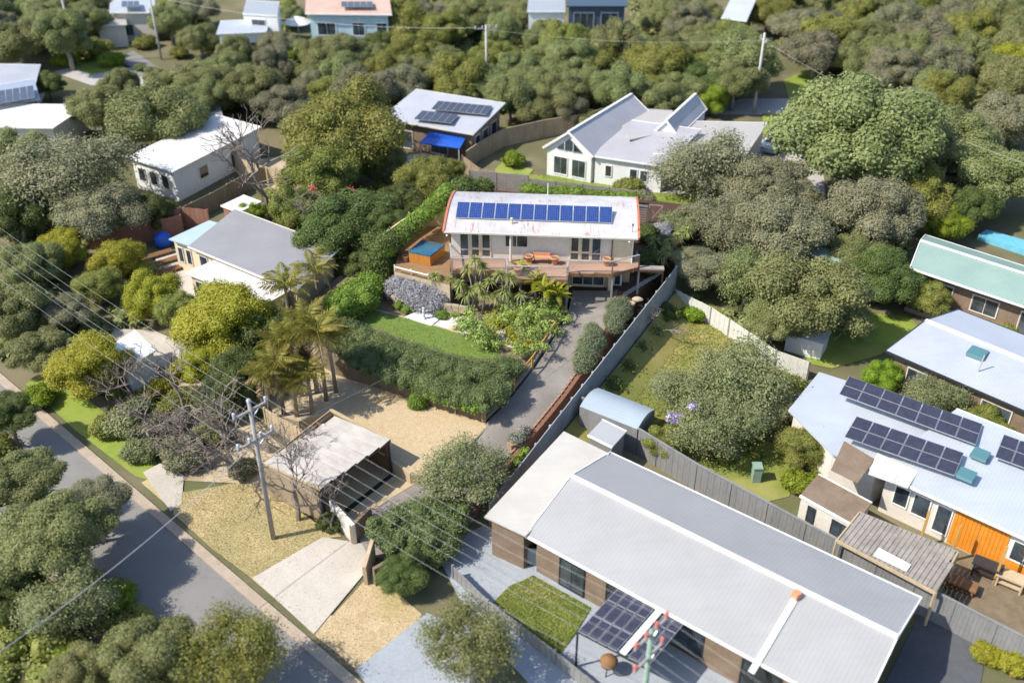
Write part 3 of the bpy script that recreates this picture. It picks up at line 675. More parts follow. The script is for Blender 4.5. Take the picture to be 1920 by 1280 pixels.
for k in range(3):
    z = .6 + k * .6; q0 = E_ + wv * .05 + V(.14, .1, 0)
    MB().beam(V(E_.x, E_.y, z + .8) + wv * .1 + V(-.1, -.12, 0), V(N_.x, N_.y, z + .8) + V(-.1, -.12, 0), .05, .16).build('rail', MAT['palewood'], cp)
wallseg(S_ - V(.05, 0, 0), O_, 0, 2.2).build('side_wall', MAT['carportwall'], cp)
q = S_.lerp(E_, .35); MB().lathe((q.x, q.y - .05, 2.3), [(.02, -.08), (.07, -.05), (.07, 0), (.02, .05)], 8).build('floodlight', MAT['white'], cp)

# ------------------------------------------------------------------ the house
HA = R(-4.4); HF = Frame(P(847, 480, DZ), HA)
def hs(px): return (px - 847) / 300 * 11.85        # along the facade
house = thing('house', 'two storey pale house with rusty white curved iron roof and deck', 'house', HF(0, 0, HZ - DZ))
zH = 2.2; D_ = 6.1
mb = MB(); HF.box(mb, 0, 11.85, 0, D_, 0, zH); mb.build('wall', MAT['greywall'], house)
mb = MB(); HF.box(mb, 11.853, 13.45, .0, D_, 0, zH); mb.build('wall', MAT['cream'], house, label='cream weatherboard end of the upper wall')
for k in range(12):
    mb = MB(); HF.box(mb, 11.95, 13.45, -.035, 0, .05 + k * .18, .05 + k * .18 + .165); mb.build('weatherboard', MAT['cream'], house)
mb = MB(); HF.box(mb, .1, 11.85, .35, D_, HZ - DZ - .2, -.12); mb.build('lower_wall', MAT['tanwall'], house)
mb = MB(); HF.box(mb, 11.853, 13.4, 1.3, D_, HZ - DZ - .2, -.12); mb.build('lower_wall', MAT['tanwall'], house)
# roof: shallow arc from the front eave to the back
RD = 6.75; z_e = 2.28
def arc(t): return t * RD, .62 * math.sin(math.pi * t * .94)
NS = 14; x0r, x1r = -.42, 13.72; sw = (x1r - x0r) / NS
sm = corr_mesh('roof_sheet', RD, sw + .06, .078, .013, 10, arc)
for k in range(NS):
    # sheet local x runs to the back, local y toward the left end
    loc = HF(x1r - k * sw, -.55, z_e + .02 + .006 * (k % 2))
    link('roof_sheet', sm, MAT['rustroof'], house, loc, 0, rot=(0, random.uniform(-.0015, .0015), HA + math.pi / 2))
mb = MB()
rustred = mottled('red_rust_trim', (.45, .12, .06, 1), (.5, .2, .12, 1), 4, .8, .2); MAT['rustred'] = rustred
for xx, nm in ((x0r - .06, 0), (x1r + .04, 1)):
    mb = MB()
    for i in range(10):
        y0, z0 = arc(i / 10); y1, z1 = arc((i + 1) / 10)
        mb.beam(HF(xx, y0 - .57, z_e + z0 + .0), HF(xx, y1 - .57, z_e + z1 + .0), .16, .2)
    mb.build('barge_capping', rustred, house)
    # gable infill following the arc
    pts = [(arc(i / 10)[0] - .5, arc(i / 10)[1] + z_e - .06) for i in range(11)]; xe = .003 if nm == 0 else 13.447
    v = [HF(xe, min(max(y, .0), 6.1), z) for y, z in pts] + [HF(xe, D_, zH - .02), HF(xe, 0, zH - .02)]
    v2 = [p + (HF(.1, 0) - HF(0, 0)) * (1 if nm == 0 else -1) for p in v]; n = len(v)
    MB().add(v + v2, [tuple(range(n)), tuple(range(n, 2 * n))[::-1]] + [(i, (i + 1) % n, n + (i + 1) % n, n + i) for i in range(n)]).build('gable', MAT['cream'], house)
mb = MB(); mb.beam(HF(x0r, -.6, z_e + .0), HF(x1r, -.6, z_e + .0), .11, .12); mb.build('gutter', MAT['offwhite'], house)
mb = MB(); HF.box(mb, x0r + .1, x1r - .1, -.5, 0, z_e - .06, z_e - .02); mb.build('eave_lining', MAT['offwhite'], house)
mb = MB(); mb.beam(HF(x0r, RD - .58, z_e + arc(1)[1] - .06), HF(x1r, RD - .58, z_e + arc(1)[1] - .06), .1, .12); mb.build('gutter', MAT['offwhite'], house)
def opening(parent, F, s0, s1, z0, z1, fm, panes, name='window', dpt=.05, fr=.07, y=0):
    """a window or door: frame with given panes [(a,b,c,d) fractions], each pane its own sub-part"""
    mb = MB(); F.box(mb, s0, s0 + fr, y - dpt, y, z0, z1); F.box(mb, s1 - fr, s1, y - dpt, y, z0, z1)
    F.box(mb, s0 + fr, s1 - fr, y - dpt, y, z0, z0 + fr); F.box(mb, s0 + fr, s1 - fr, y - dpt, y, z1 - fr, z1)
    w = s1 - s0; h = z1 - z0
    F.box(mb, s0 + fr, s1 - fr, y - dpt * .4, y, z0 + fr, z1 - fr)
    fo = mb.build(name, fm, parent)
    for a, b, c, d in panes:
        m2 = MB(); F.box(m2, s0 + a * w, s0 + b * w, y - dpt * .75, y - dpt * .42, z0 + c * h, z0 + d * h); m2.build('pane', MAT['glass'], fo)
    return fo
win = opening(house, HF, hs(863), hs(881), .02, 2.12, MAT['offwhite'], [(.1, .9, .05, .26), (.1, .9, .31, .97)])
for s0, s1 in ((hs(882.5), hs(901.5)), (hs(902), hs(922.5))):
    d = opening(house, HF, s0, s1, .02, 2.1, MAT['cream'], [(.2, .85, .06, .29), (.2, .85, .38, .93)], 'french_door', .06)
    m2 = MB(); HF.box(m2, s1 - .12 if s0 < hs(890) else s0 + .08, (s1 - .12 if s0 < hs(890) else s0 + .08) + .03, -.1, -.06, 1.0, 1.08); m2.build('handle', MAT['steel'], d)
opening(house, HF, hs(948), hs(992), .95, 2.12, MAT['offwhite'], [(.03, .31, .06, .95), (.35, .49, .06, .95), (.53, .97, .06, .95)])
for s0, s1 in ((hs(1069.5), hs(1088.5)), (hs(1089), hs(1109))):
    d = opening(house, HF, s0, s1, .02, 2.1, MAT['cream'], [(.18, .84, .06, .29), (.18, .84, .38, .93)], 'french_door', .06)
    m2 = MB(); HF.box(m2, s0 + .1, s0 + .13, -.1, -.06, 1.0, 1.08); m2.build('handle', MAT['steel'], d)
opening(house, HF, hs(1109.5), hs(1128.5), .02, 2.12, MAT['offwhite'], [(.12, .9, .05, .27), (.12, .9, .32, .97)])
mb = MB(); mb.tube([HF(hs(960), -.46, 0), HF(hs(960), -.46, 2.24)], .085, 10); mb.build('veranda_post', MAT['offwhite'], house)
mb = MB(); mb.tube([HF(11.9, -.06, 0), HF(11.9, -.06, 2.2)], .04, 6); mb.build('downpipe', MAT['brownwood'], house)
mb = MB(); mb.tube([HF(13.4, -.08, -.05), HF(13.4, -.08, 2.2)], .04, 6); mb.build('downpipe', MAT['white'], house)
for s in (-.2, 13.1):
    mb = MB(); mb.lathe(HF(s, -.7, z_e - .2), [(.02, -.06), (.075, -.03), (.075, .03), (.02, .06)], 8); mb.build('floodlight', MAT['white'], house)
# roof fittings
def roofz(y):
    t = (y + .55) / RD; return z_e + .02 + arc(t)[1]
mb = MB(); q = HF(hs(960), .55, roofz(.55)); mb.tube([q - V(0, 0, .1), q + V(0, 0, .45)], .07, 10); mb.lathe(q + V(0, 0, .4), [(.1, 0), (.1, .06), (.02, .1)], 10); mb.build('flue', MAT['cream'], house)
mb = MB(); q = HF(hs(1184), .1, z_e + .4); mb.tube([q - V(0, 0, .4), q + V(0, 0, .35)], .025, 6); mb.box(q + V(0, 0, .38), (.12, .12, .12)); mb.build('service_mast', MAT['darkmetal'], house)
mb = MB(); q = HF(hs(1021), 5.8, roofz(5.8)); mb.tube([q, q + V(0, 0, 1.0)], .03, 6); mb.build('vent_pipe', MAT['white'], house)
# twelve tilted solar panels
pw, pl, tilt = .945, 1.62, R(17)
def panel_mesh(w, l, name='solar_panel'):
    me = bpy.data.meshes.new(name); vs = [(0, 0, 0), (w, 0, 0), (w, l, 0), (0, l, 0), (0, 0, .035), (w, 0, .035), (w, l, .035), (0, l, .035)]
    me.from_pydata(vs, [], [(0, 3, 2, 1), (4, 5, 6, 7), (0, 1, 5, 4), (1, 2, 6, 5), (2, 3, 7, 6), (3, 0, 4, 7)]); return me
def cell_mesh(w, l, b=.03):
    me = bpy.data.meshes.new('cells'); me.from_pydata([(b, b, .039), (w - b, b, .039), (w - b, l - b, .039), (b, l - b, .039)], [], [(0, 1, 2, 3)])
    uv = me.uv_layers.new(); 
    for i, c in enumerate(((0, 0), (1, 0), (1, 1), (0, 1))): uv.data[i].uv = c
    return me
PM, CM = panel_mesh(pw, pl), cell_mesh(pw, pl)
yb = .85; zb = roofz(yb) + .09; s0 = hs(853.5) + .0
for k in range(12):
    loc = HF(s0 + k * (pw + .02), yb, zb)
    pn = link('solar_panel', PM, MAT['steel'], house, loc, rot=(tilt + R(4), 0, HA))
    o = link('cells', CM, MAT['solarblue']); o.parent = pn
for k in range(7):
    mb = MB(); x = s0 + .3 + k * 1.85; y1 = yb + 1.45
    mb.beam(HF(x, yb, zb - .02), HF(x, y1, zb + 1.5 * math.tan(tilt + R(4)) - .04), .04, .04); mb.beam(HF(x, y1, roofz(y1)), HF(x, y1, zb + 1.5 * math.tan(tilt + R(4)) - .04), .04, .04)
    mb.build('panel_rack', MAT['steel'], house)

# deck
DP = [P(x, y, DZ) for x, y in [(843, 478), (846, 506), (948, 507), (951, 521.5), (1064, 524), (1066, 512), (1149, 512.5), (1199, 500), (1196, 470)]]
wl, wr = HF(-.1, .05), HF(13.5, .05); DPw = DP[:-1] + [HF(13.9, 2.2, 0)] + [V(wr.x, wr.y, DZ)] + [V(wl.x, wl.y, DZ)]; DPw = DPw[1:]
deck = thing('deck', 'raised timber deck across the house front with grey handrails', 'deck', DP[2] - V(0, 0, DZ - HZ))
def boards(poly, ang, w, gap, z0, z1, mb=None):
    mb = mb or MB(); c, s_ = math.cos(ang), math.sin(ang); Q_ = [(p[0] * c + p[1] * s_, -p[0] * s_ + p[1] * c) for p in poly]; n = len(Q_)
    y = min(q[1] for q in Q_) + w / 2; ye = max(q[1] for q in Q_); i = 0
    while y < ye:
        xs = []
        for k in range(n):
            (x1, y1), (x2, y2) = Q_[k], Q_[(k + 1) % n]
            if (y1 > y) != (y2 > y): xs.append(x1 + (y - y1) / (y2 - y1) * (x2 - x1))
        xs.sort()
        for k in range(0, len(xs) - 1, 2):
            a, b = xs[k], xs[k + 1]
            if b - a > .05:
                mx = (a + b) / 2; mb.box((mx * c - y * s_, mx * s_ + y * c, (z0 + z1) / 2), (b - a, w, z1 - z0), ang)
        y += w + gap; i += 1
    return mb
boards(DPw, HA, .13, .012, DZ - .03, DZ).build('deck_boards', MAT['deck'], deck, kind='stuff')
for i in range(0, 7):
    a, b = DPw[i], DPw[i + 1]; MB().beam(a - V(0, 0, .17), b - V(0, 0, .17), .05, .26).build('fascia', MAT['brownwood'], deck)
for k in range(16):
    s = .3 + k * .88
    MB().beam(HF(s, -1.1, -.13), HF(s, .3, -.13), .05, .18).build('joist', MAT['brownwood'], deck)
RZ = .98
rail_pts = [DP[0], DP[1], DP[2], DP[3], DP[4], DP[5], DP[6], DP[7]]
ins_ = [p + (P(1010, 480, DZ) - p).normalized() * .06 for p in rail_pts]
for i in range(7):
    a, b = ins_[i], ins_[i + 1]
    MB().beam(a + V(0, 0, RZ), b + V(0, 0, RZ), .12, .05).build('handrail', MAT['greypaint'] if 'greypaint' in MAT else MAT['steel'], deck)
    L_ = (b - a).length
    mb = MB()
    for k in range(1, 9): mb.tube([a + V(0, 0, RZ * k / 9), b + V(0, 0, RZ * k / 9)], .006, 3, False)
    mb.build('rail_wires', MAT['steel'], deck)
    nseg = max(1, round(L_ / 2.2))
    for k in range(nseg if i < 6 else nseg + 1):
        q = a.lerp(b, k / nseg); red = i >= 5 and not (i == 5 and k == 0)
        MB().box(q + V(0, 0, RZ / 2 - .15), (.1, .1, RZ + .25), HA).build('baluster_post', MAT['brownwood'] if red else MAT['greywood'], deck)
for p in (DP[1], DP[2], DP[3], DP[4], DP[5], DP[6], DP[7]):
    q = p + V(0, .12, 0); g0 = HZ - .1
    MB().box((q.x, q.y, (DZ - .3 + g0) / 2), (.14, .14, DZ - .3 - g0), HA).build('stilt', MAT['greywood'], deck)
# undercroft: garage window wall, cream posts, arched wall at left
gd = opening(house, Frame(HF(0, .35, HZ - DZ), HA), hs(1076), hs(1138), .1, 2.05, MAT['cream'], [(.03, .32, .08, .5), (.35, .63, .08, .5), (.66, .97, .08, .5), (.03, .32, .54, .94), (.35, .63, .54, .94), (.66, .97, .54, .94)], 'garage_door', .12)
mb = MB(); f2 = Frame(HF(0, .33, HZ - DZ), HA); f2.box(mb, hs(1145), hs(1151), -.5, 0, -.1, 2.15); mb.build('pillar', MAT['cream'], house)
opening(house, f2, hs(868), hs(898), .9, 1.95, MAT['white'], [(.06, .46, .1, .9), (.54, .94, .1, .9)], 'window', .08)
mb = MB(); f2.box(mb, hs(851), hs(858), -1.2, -.02, -.1, 1.9); mb.build('buttress', MAT['cream'], house)
ac = thing('air_conditioner', 'white outdoor air conditioning unit against the lower wall', 'air conditioner', f2(hs(1162), 1.0, 0))
mb = MB(); f2.box(mb, hs(1155), hs(1171), .3, .9, .05, 1.15); mb.build('casing', MAT['white'], ac)
mb = MB(); f2.box(mb, hs(1158), hs(1168), .28, .3, .15, 1.05); mb.build('grille', MAT['darkmetal'], ac)

# tub deck, hot tub, cream garden wall
TD = [P(x, y, 4.0) for x, y in [(739, 508), (803, 524), (843, 533), (846, 470), (840, 425), (802, 425), (752, 455)]]
td = thing('tub_deck', 'lower orange brown timber deck carrying the hot tub', 'deck', TD[0] - V(0, 0, 2.2))
boards(TD, R(40), .13, .012, 3.97, 4.0).build('deck_boards', MAT['tubdeck'], td, kind='stuff')
MB().prism([(p.x, p.y) for p in TD], 1.7, 3.95).build('deck_base', MAT['stone'], td)
MB().beam(P(740, 500, 4.5), P(803, 516, 4.5), .1, .05).build('handrail', MAT['white'], td)
for x, y in ((740, 507), (771, 515), (803, 523)): MB().box(P(x, y, 4.0) + V(0, 0, .22), (.08, .08, .5)).build('post', MAT['white'], td)
tub = thing('hot_tub', 'square cedar clad hot tub under a blue and brown cover', 'hot tub', P(806, 498, 4.0))
TT = [P(766.5, 472, 4.85), P(806.5, 480, 4.85), P(833, 460, 4.85), P(792, 451, 4.85)]
MB().prism([(p.x, p.y) for p in TT], 4.0, 4.8).build('shell', MAT['cedar'], tub)
cen = sum(TT, V(0, 0, 0)) / 4; T2 = [cen + (p - cen) * 1.04 for p in TT]
MB().prism([(p.x, p.y) for p in T2], 4.8, 4.92).build('cover', MAT['tubcover'], tub)
m1 = (TT[0] + TT[3]) / 2; 
for i in range(2):
    a, b = TT[i], TT[i + 1]; d = (b - a)
    for k in range(11):
        q = a + d * ((k + .5) / 11); n = V(d.y, -d.x, 0).normalized() * .015
        MB().box((q.x + n.x, q.y + n.y, 4.4), (d.length / 11 - .015, .03, .76), math.atan2(d.y, d.x)).build('stave', MAT['cedar'], tub)
gw = thing('garden_wall', 'cream rendered wall behind the hot tub draped with creeper', 'wall', P(752, 456, 4.0))
for a, b in (((722, 475), (752, 452)), ((752, 452), (800, 421)), ((800, 421), (846, 424))):
    wallseg(P(*a, 4.0), P(*b, 4.0), 2.0, 5.6, .15).build('wall_panel', MAT['render_cream'], gw)

# sandstone wall and steps in the terraced bed
sw = thing('stone_wall', 'rough sandstone block wall below the lavender bush', 'wall', P(800, 580, TZ))
g = random.Random(21); wa, wb = P(738, 578, TZ), P(862, 597, TZ); dv = wb - wa; aa = math.atan2(dv.y, dv.x)
for row in range(3):
    x = -g.uniform(0, .3)
    while x < dv.length:
        l = g.uniform(.35, .6); q = wa + dv.normalized() * (x + l / 2) + V(0, .35 + g.uniform(-.03, .03) + row * .05, 0)
        MB().box((q.x, q.y, TZ + .14 + row * .27), (l - .03, .3, .25), aa + g.uniform(-.03, .03)).build('stone', MAT['stone'], sw); x += l
sg = thing('garden_steps', 'short flight of brick edged steps between the citrus shrubs', 'steps', P(962, 622, TZ))
for k in range(5):
    q = P(966 + (k % 2) * 10, 634 - k * 10, TZ + .08 + k * .1); MB().box(q, (.9, .45, .16), R(-15)).build('step', MAT['stone'], sg)
for x, y, s_, lb in ((945, 560, .5, 'pale boulder under the many headed cordyline'), (972, 655, .35, 'pale boulder right of the shallow pot'), (850, 615, .35, 'sandstone boulder at the upper edge of the white pebbles'), (1000, 622, .4, 'sandstone boulder among the leafy shrubs left of the urn')):
    c = P(x, y, TZ + .1); g2 = random.Random(x); iv, it = ico(); mb = MB(); mb.add([(c.x + v[0] * s_ * (1 + g2.uniform(-.2, .2)), c.y + v[1] * s_ * .8, c.z + v[2] * s_ * .6) for v in iv], [tuple(f) for f in it])
    solo('boulder', mb, MAT['stone'], lb, 'rock')
# furniture and pots on the deck
def pot(px, py, h, rad, zg, label, m='terracotta', name='plant_pot', group=None, soil=True):
    c = P(px, py, zg); t = thing(name, label, 'pot', c, group)
    MB().lathe(c, [(rad * .62, 0), (rad * .66, .02), (rad * .93, h * .82), (rad * 1.08, h * .83), (rad * 1.08, h), (rad * .9, h), (rad * .86, h * .9), (.01, h * .88)], 16).build('pot_body', MAT[m], t, True)
    if soil: MB().lathe(c + V(0, 0, h * .885), [(rad * .85, 0), (rad * .8, .02)], 12).build('soil', MAT['soil'], t)
    return t
pot(992, 493, .62, .3, DZ, 'terracotta pot at the left end of the deck table')
pot(1040, 495, .58, .3, DZ, 'terracotta pot at the right end of the deck table')
pot(972, 514, .6, .32, DZ, 'terracotta pot standing by the front rail of the deck')
pot(1137, 498, .62, .29, DZ, 'terracotta pot on the right wing of the deck by the french doors')
pot(761, 489, .45, .24, 4.0, 'small terracotta pot beside the hot tub')
pot(820, 597, .42, .18, TZ + .03, 'cobalt blue glazed pot beside the white slab', 'bluepot')
pot(926, 638, .4, .3, TZ + .1, 'shallow terracotta pot at the right end of the turf strip')
pot(1028, 628, .55, .25, TZ, 'terracotta urn beside the driveway rail')
tb = thing('bench', 'terracotta coloured bench against the wall between two pots', 'bench', HF(hs(1017), -.55, 0))
mb = MB(); HF.box(mb, hs(1002), hs(1034), -.75, -.35, .46, .52); mb.build('seat', MAT['terracotta'], tb)
mb = MB(); HF.box(mb, hs(1002), hs(1034), -.33, -.28, .35, .75); mb.build('backrest', MAT['terracotta'], tb)
for s in (1004, 1031):
    for y in (-.7, -.4): mb = MB(); HF.box(mb, hs(s), hs(s) + .05, y, y + .05, 0, .46); mb.build('leg', MAT['darkmetal'], tb)
mb = MB(); q = HF(hs(1095), -.3, 0); 
st = thing('statue', 'white cherub statue on a pedestal on the pale slab', 'statue', P(795, 597, TZ + .12))
c = P(795, 597, TZ + .12)
MB().lathe(c, [(.17, 0), (.17, .06), (.1, .1), (.08, .28), (.14, .34), (.14, .38)], 12).build('pedestal', MAT['stonewhite'], st, True)
mb = MB(); mb.lathe(c + V(0, 0, .38), [(.07, 0), (.1, .1), (.085, .2), (.11, .3), (.05, .37), (.04, .4), (.085, .45), (.085, .52), (.03, .58)], 10)
mb.tube([c + V(-.08, 0, .68), c + V(-.22, -.04, .72), c + V(-.26, -.04, .84)], .03, 5); mb.tube([c + V(.08, 0, .68), c + V(.22, -.04, .66), c + V(.28, -.06, .76)], .03, 5)
mb.tube([c + V(.0, .08, .68), c + V(.1, .2, .82)], .04, 4); mb.tube([c + V(.0, .08, .68), c + V(-.1, .2, .82)], .04, 4); mb.build('figure', MAT['stonewhite'], st, True)
# wall plate, creeper wreath
q = P(742, 462, 4.9); mb = MB(); mb.tube([q, q + V(.05, -.06, 0)], .32, 14); solo('wall_plaque', mb, MAT['brownwood'], 'round dark plaque on the cream garden wall', 'plaque')

# stepping stones and side bed
path = thing('stepping_path', 'row of square stepping stones climbing through dark mulch', 'path', P(1190, 545, HZ))
for k in range(11):
    t = k / 10; x = 1163 + (1236 - 1163) * t; y = 557 + (512 - 557) * t
    c = P(x, y, HZ + .03); MB().box(c, (.52, .36, .05), R(38 + random.uniform(-4, 4))).build('paver', MAT['paver'], path)
for x, y, s in ((1180, 568, .5), (1195, 560, .42), (1170, 575, .35)):
    c = P(x, y, HZ + .1); g = random.Random(x); iv, it = ico()
    mb = MB(); mb.add([(c.x + v[0] * s * (1 + g.uniform(-.15, .15)), c.y + v[1] * s * .7, c.z - .05 + v[2] * .2) for v in iv], [tuple(f) for f in it])
    solo('boulder', mb, MAT['stone'], 'flat sandstone boulder ' + {1180: 'in the middle of three beside the drive shrub', 1195: 'nearest the stepping stones', 1170: 'nearest the driveway edge'}[x], 'rock')
MB().beam(P(1152, 500, 4.2) , P(1245, 505, 4.2), .6, .1)
sd = thing('side_walkway', 'narrow grey timber walkway running right from the deck corner', 'walkway', P(1200, 503, 4.0))
MB().beam(P(1199, 502, 4.3), P(1245, 503, 4.3), .5, .12).build('platform', MAT['greywood'], sd)
MB().beam(P(1199, 506, 4.1), P(1245, 508, 4.1), .08, .3).build('bearer', MAT['brownwood'], sd)
MB().box(P(1243, 507, 3.1) , (.12, .12, 2.2)).build('post', MAT['brownwood'], sd)
# trellis gates behind the house on the right
for (x0, x1, y, lb, xb) in ((1192, 1212, 420, 'lattice trellis panel behind the right end of the house', 0), (1214, 1240, 420, 'grey timber gate with crossed braces behind the house', 1)):
    a, b = P(x0, y, HZ), P(x1, y + 2, HZ); f3 = Frame(a, math.atan2(b.y - a.y, b.x - a.x)); w = (b - a).length; hh = 1.8
    t = thing('gate' if xb else 'trellis', lb, 'gate' if xb else 'trellis', a)
    mb = MB(); f3.box(mb, 0, .07, 0, .06, 0, hh); f3.box(mb, w - .07, w, 0, .06, 0, hh); f3.box(mb, .07, w - .07, 0, .06, hh - .07, hh); f3.box(mb, .07, w - .07, 0, .06, 0, .07); mb.build('frame', MAT['greywood'], t)
    if xb:
        MB().beam(f3(0, 0, .1), f3(w, 0, hh - .1), .05, .07).build('brace', MAT['greywood'], t); MB().beam(f3(0, -.03, hh - .1), f3(w, -.03, .1), .05, .07).build('brace', MAT['greywood'], t)
    else:
        for k in range(6): MB().beam(f3((k + .5) * w / 6, 0, .08), f3((k + .5) * w / 6, 0, hh - .08), .03, .04).build('slat', MAT['greywood'], t)
        for k in range(8): MB().beam(f3(.05, -.03, (k + .5) * hh / 8), f3(w - .05, -.03, (k + .5) * hh / 8), .03, .04).build('slat', MAT['greywood'], t)

# pine handrail beside the drive
hr = thing('driveway_rail', 'orange treated pine post and rail along the driveway', 'rail', P(911, 792, .8))
hp = [(911, 792, .8), (945, 757, 1.05), (966, 732, 1.25), (1000, 692, 1.5), (1021, 660, 1.68), (1043, 625, 1.8)]
HP = [P(*q) + V(-.08, 0, 0) for q in hp]
for i, p in enumerate(HP): MB().box(p + V(0, 0, .5), (.13, .13, 1.05), .5).build('post', MAT['pine'], hr)
for i in range(len(HP) - 1): MB().beam(HP[i] + V(0, 0, 1.0), HP[i + 1] + V(0, 0, 1.0), .06, .1).build('rail', MAT['pine'], hr)
# low concrete kerb under the rail
for i in range(len(HP) - 1): 
    o = MB().beam(HP[i] + V(-.12, 0, .1), HP[i + 1] + V(-.12, 0, .1), .14, .3).build('kerb', MAT['greywood']); o['kind'] = 'structure'
# red brick edging along the right of the drive
ed = thing('brick_edging', 'red brick edging along the right of the driveway', 'edging', Rr[3])
g = random.Random(3)
for i in range(1, len(Rr) - 1):
    a, b = Rr[i], Rr[i + 1]; n = max(1, int((b - a).length / .45))
    for k in range(n):
        q = a.lerp(b, (k + .5) / n); d = b - a
        MB().box(q + V(.08, 0, .06), (.4, .14, .16), math.atan2(d.y, d.x) + g.uniform(-.05, .05)).build('brick', MAT['redstone'], ed)
c = P(962, 838, .6); mb = MB(); mb.box(c + V(0, 0, .2), (.6, .5, .4), .6); solo('stone_block', mb, MAT['redstone'], 'square red stone block below the flower bed', 'stone')
# ------------------------------------------------------------------ fences
def fence(name, label, pts, h, m, panel=2.4, post=None, zb=None, boardw=.0, cap=False):
    """pts world (z = ground); every bay is a panel of its own between posts"""
    pts = [Vector(p) for p in pts]; t = thing(name, label, 'fence', pts[0])
    for i in range(len(pts) - 1):
        a, b = pts[i], pts[i + 1]; n = max(1, round((b - a).length / panel))
        for k in range(n):
            p, q = a.lerp(b, k / n), a.lerp(b, (k + 1) / n); mb = MB(); d = (q - p); L_ = V(d.x, d.y, 0).length; nb = max(3, int(L_ / (boardw or .3)))
            ang = math.atan2(d.y, d.x)
            for j in range(nb):
                c = p.lerp(q, (j + .5) / nb); hh = h + random.uniform(-.02, .02)
                mb.box((c.x, c.y, c.z + hh / 2 - .1 - .0), (L_ / nb - .008, .035 + .02 * (j % 2), hh + .2), ang)
            mb.build('panel', m, t)
            MB().box((p.x, p.y, p.z + h / 2), (.12, .12, h + .12), ang).build('post', post or m, t)
            if cap: MB().beam(p + V(0, 0, h + .03), q + V(0, 0, h + .03), .14, .05).build('capping', post or m, t)
    p = pts[-1]; MB().box((p.x, p.y, p.z + h / 2), (.12, .12, h + .12), 0).build('post', post or m, t)
    return t
# tall wall on the right boundary: top edge follows the block boundary
rb = [P(1262, 498, 3.3), P(1184, 596, 3.0), P(1104, 696, 2.6), P(1024, 796, 2.1), P(908, 943, 1.7)]
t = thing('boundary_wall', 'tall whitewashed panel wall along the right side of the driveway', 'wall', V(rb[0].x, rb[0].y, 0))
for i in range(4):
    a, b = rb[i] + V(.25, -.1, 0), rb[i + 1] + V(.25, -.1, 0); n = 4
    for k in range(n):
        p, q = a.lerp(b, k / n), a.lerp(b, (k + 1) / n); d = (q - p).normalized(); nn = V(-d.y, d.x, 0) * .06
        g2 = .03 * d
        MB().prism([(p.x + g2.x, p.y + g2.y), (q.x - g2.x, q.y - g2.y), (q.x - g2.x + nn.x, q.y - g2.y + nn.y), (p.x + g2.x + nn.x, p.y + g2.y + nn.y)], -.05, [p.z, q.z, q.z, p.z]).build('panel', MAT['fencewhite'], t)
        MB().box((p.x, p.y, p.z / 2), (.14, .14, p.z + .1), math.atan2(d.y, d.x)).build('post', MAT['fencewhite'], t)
fence('fence', 'grey weathered paling fence behind the left end of the curved roof', [P(880, 352, HZ), P(930, 356, HZ), P(990, 362, HZ)], 1.7, MAT['greywood'], 2.2, boardw=.16)
fence('fence', 'low rear paling fence behind the right half of the curved roof', [P(990, 362, HZ), P(1090, 372, HZ), P(1190, 385, HZ)], 1.4, MAT['greywood'], 2.4, boardw=.16)
fence('fence', 'long dark grey paling fence behind the big grey roofed house', [P(1090, 792, 0), P(1160, 830, 0), P(1300, 918, 0), P(1500, 1030, 0), P(1700, 1140, 0), P(1930, 1262, 0), P(2050, 1330, 0)], 2.0, MAT['fencegrey'], 2.4, boardw=.2, cap=True)
fence('fence', 'pale grey panel fence with dark posts across the neighbouring yard', [P(1265, 575, 0), P(1330, 608, 0), P(1400, 655, 0), P(1450, 690, 0), P(1512, 712, 0)], 1.5, MAT['fencepale'], 2.3, MAT['greywood'], boardw=.25)
fence('fence', 'long brown paling fence curving up beside the white gabled house', [P(875, 318, 0), P(900, 300, 0), P(945, 275, 0), P(1020, 258, 0), P(1100, 245, 0), P(1140, 232, 0)], 1.9, MAT['fencebrown'], 2.6, boardw=.2, cap=True)
fence('fence', 'brown paling fence between court and green lawn at upper middle', [P(868, 320, 0), P(900, 345, 0), P(930, 352, 0)], 1.6, MAT['fencebrown'], 2.4, boardw=.2)
fence('fence', 'dark red brown paling fence left of the grey roofed house', [P(172, 468, 0), P(240, 458, 0), P(310, 448, 0), P(345, 440, 0)], 1.9, MAT['redfence'], 2.6, boardw=.2)
fence('fence', 'orange brown paling fence corner behind the grey roofed house', [P(310, 440, 0), P(345, 425, 0), P(395, 430, 0)], 1.9, MAT['redfence'], 2.6, boardw=.2)
fence('fence', 'brown paling fence below the long white roofed house', [P(330, 430, 0), P(400, 395, 0), P(460, 360, 0), P(500, 345, 0)], 1.7, MAT['fencebrown'], 2.6, boardw=.2)
fence('fence', 'sunlit pale fence between bare tree and tall olive tree', [P(440, 320, 0), P(480, 338, 0), P(530, 350, 0), P(565, 330, 0)], 1.7, MAT['palewood'], 2.6, boardw=.2)
fence('fence', 'small corrugated fence beside the power pole and carport', [P(425, 822, 0), P(470, 838, 0), P(505, 850, 0)], 1.2, MAT['greywood'], 2.0, boardw=.15)
fence('fence', 'pale front fence under the palms beside the carport', [P(500, 795, .5), P(560, 830, .3), P(585, 845, .2)], 1.3, MAT['palewood'], 2.0, boardw=.15)
fence('fence', 'low dark fence along the paving in front of the grey roofed house', [P(850, 1085, 0), P(915, 1150, 0), P(1040, 1245, 0), P(1120, 1310, 0)], 1.0, MAT['fencegrey'], 2.4, boardw=.2)
t = thing('wall', 'pale rendered wall with brown return beside the street driveway', 'wall', P(640, 1010, 0))
wallseg(P(622, 975, 0), P(664, 1022, 0), 0, 1.5, .2).build('wall', MAT['offwhite'], t); wallseg(P(664, 1022, 0), P(700, 985, 0), 0, 1.4, .2).build('return', MAT['brownwall'], t)
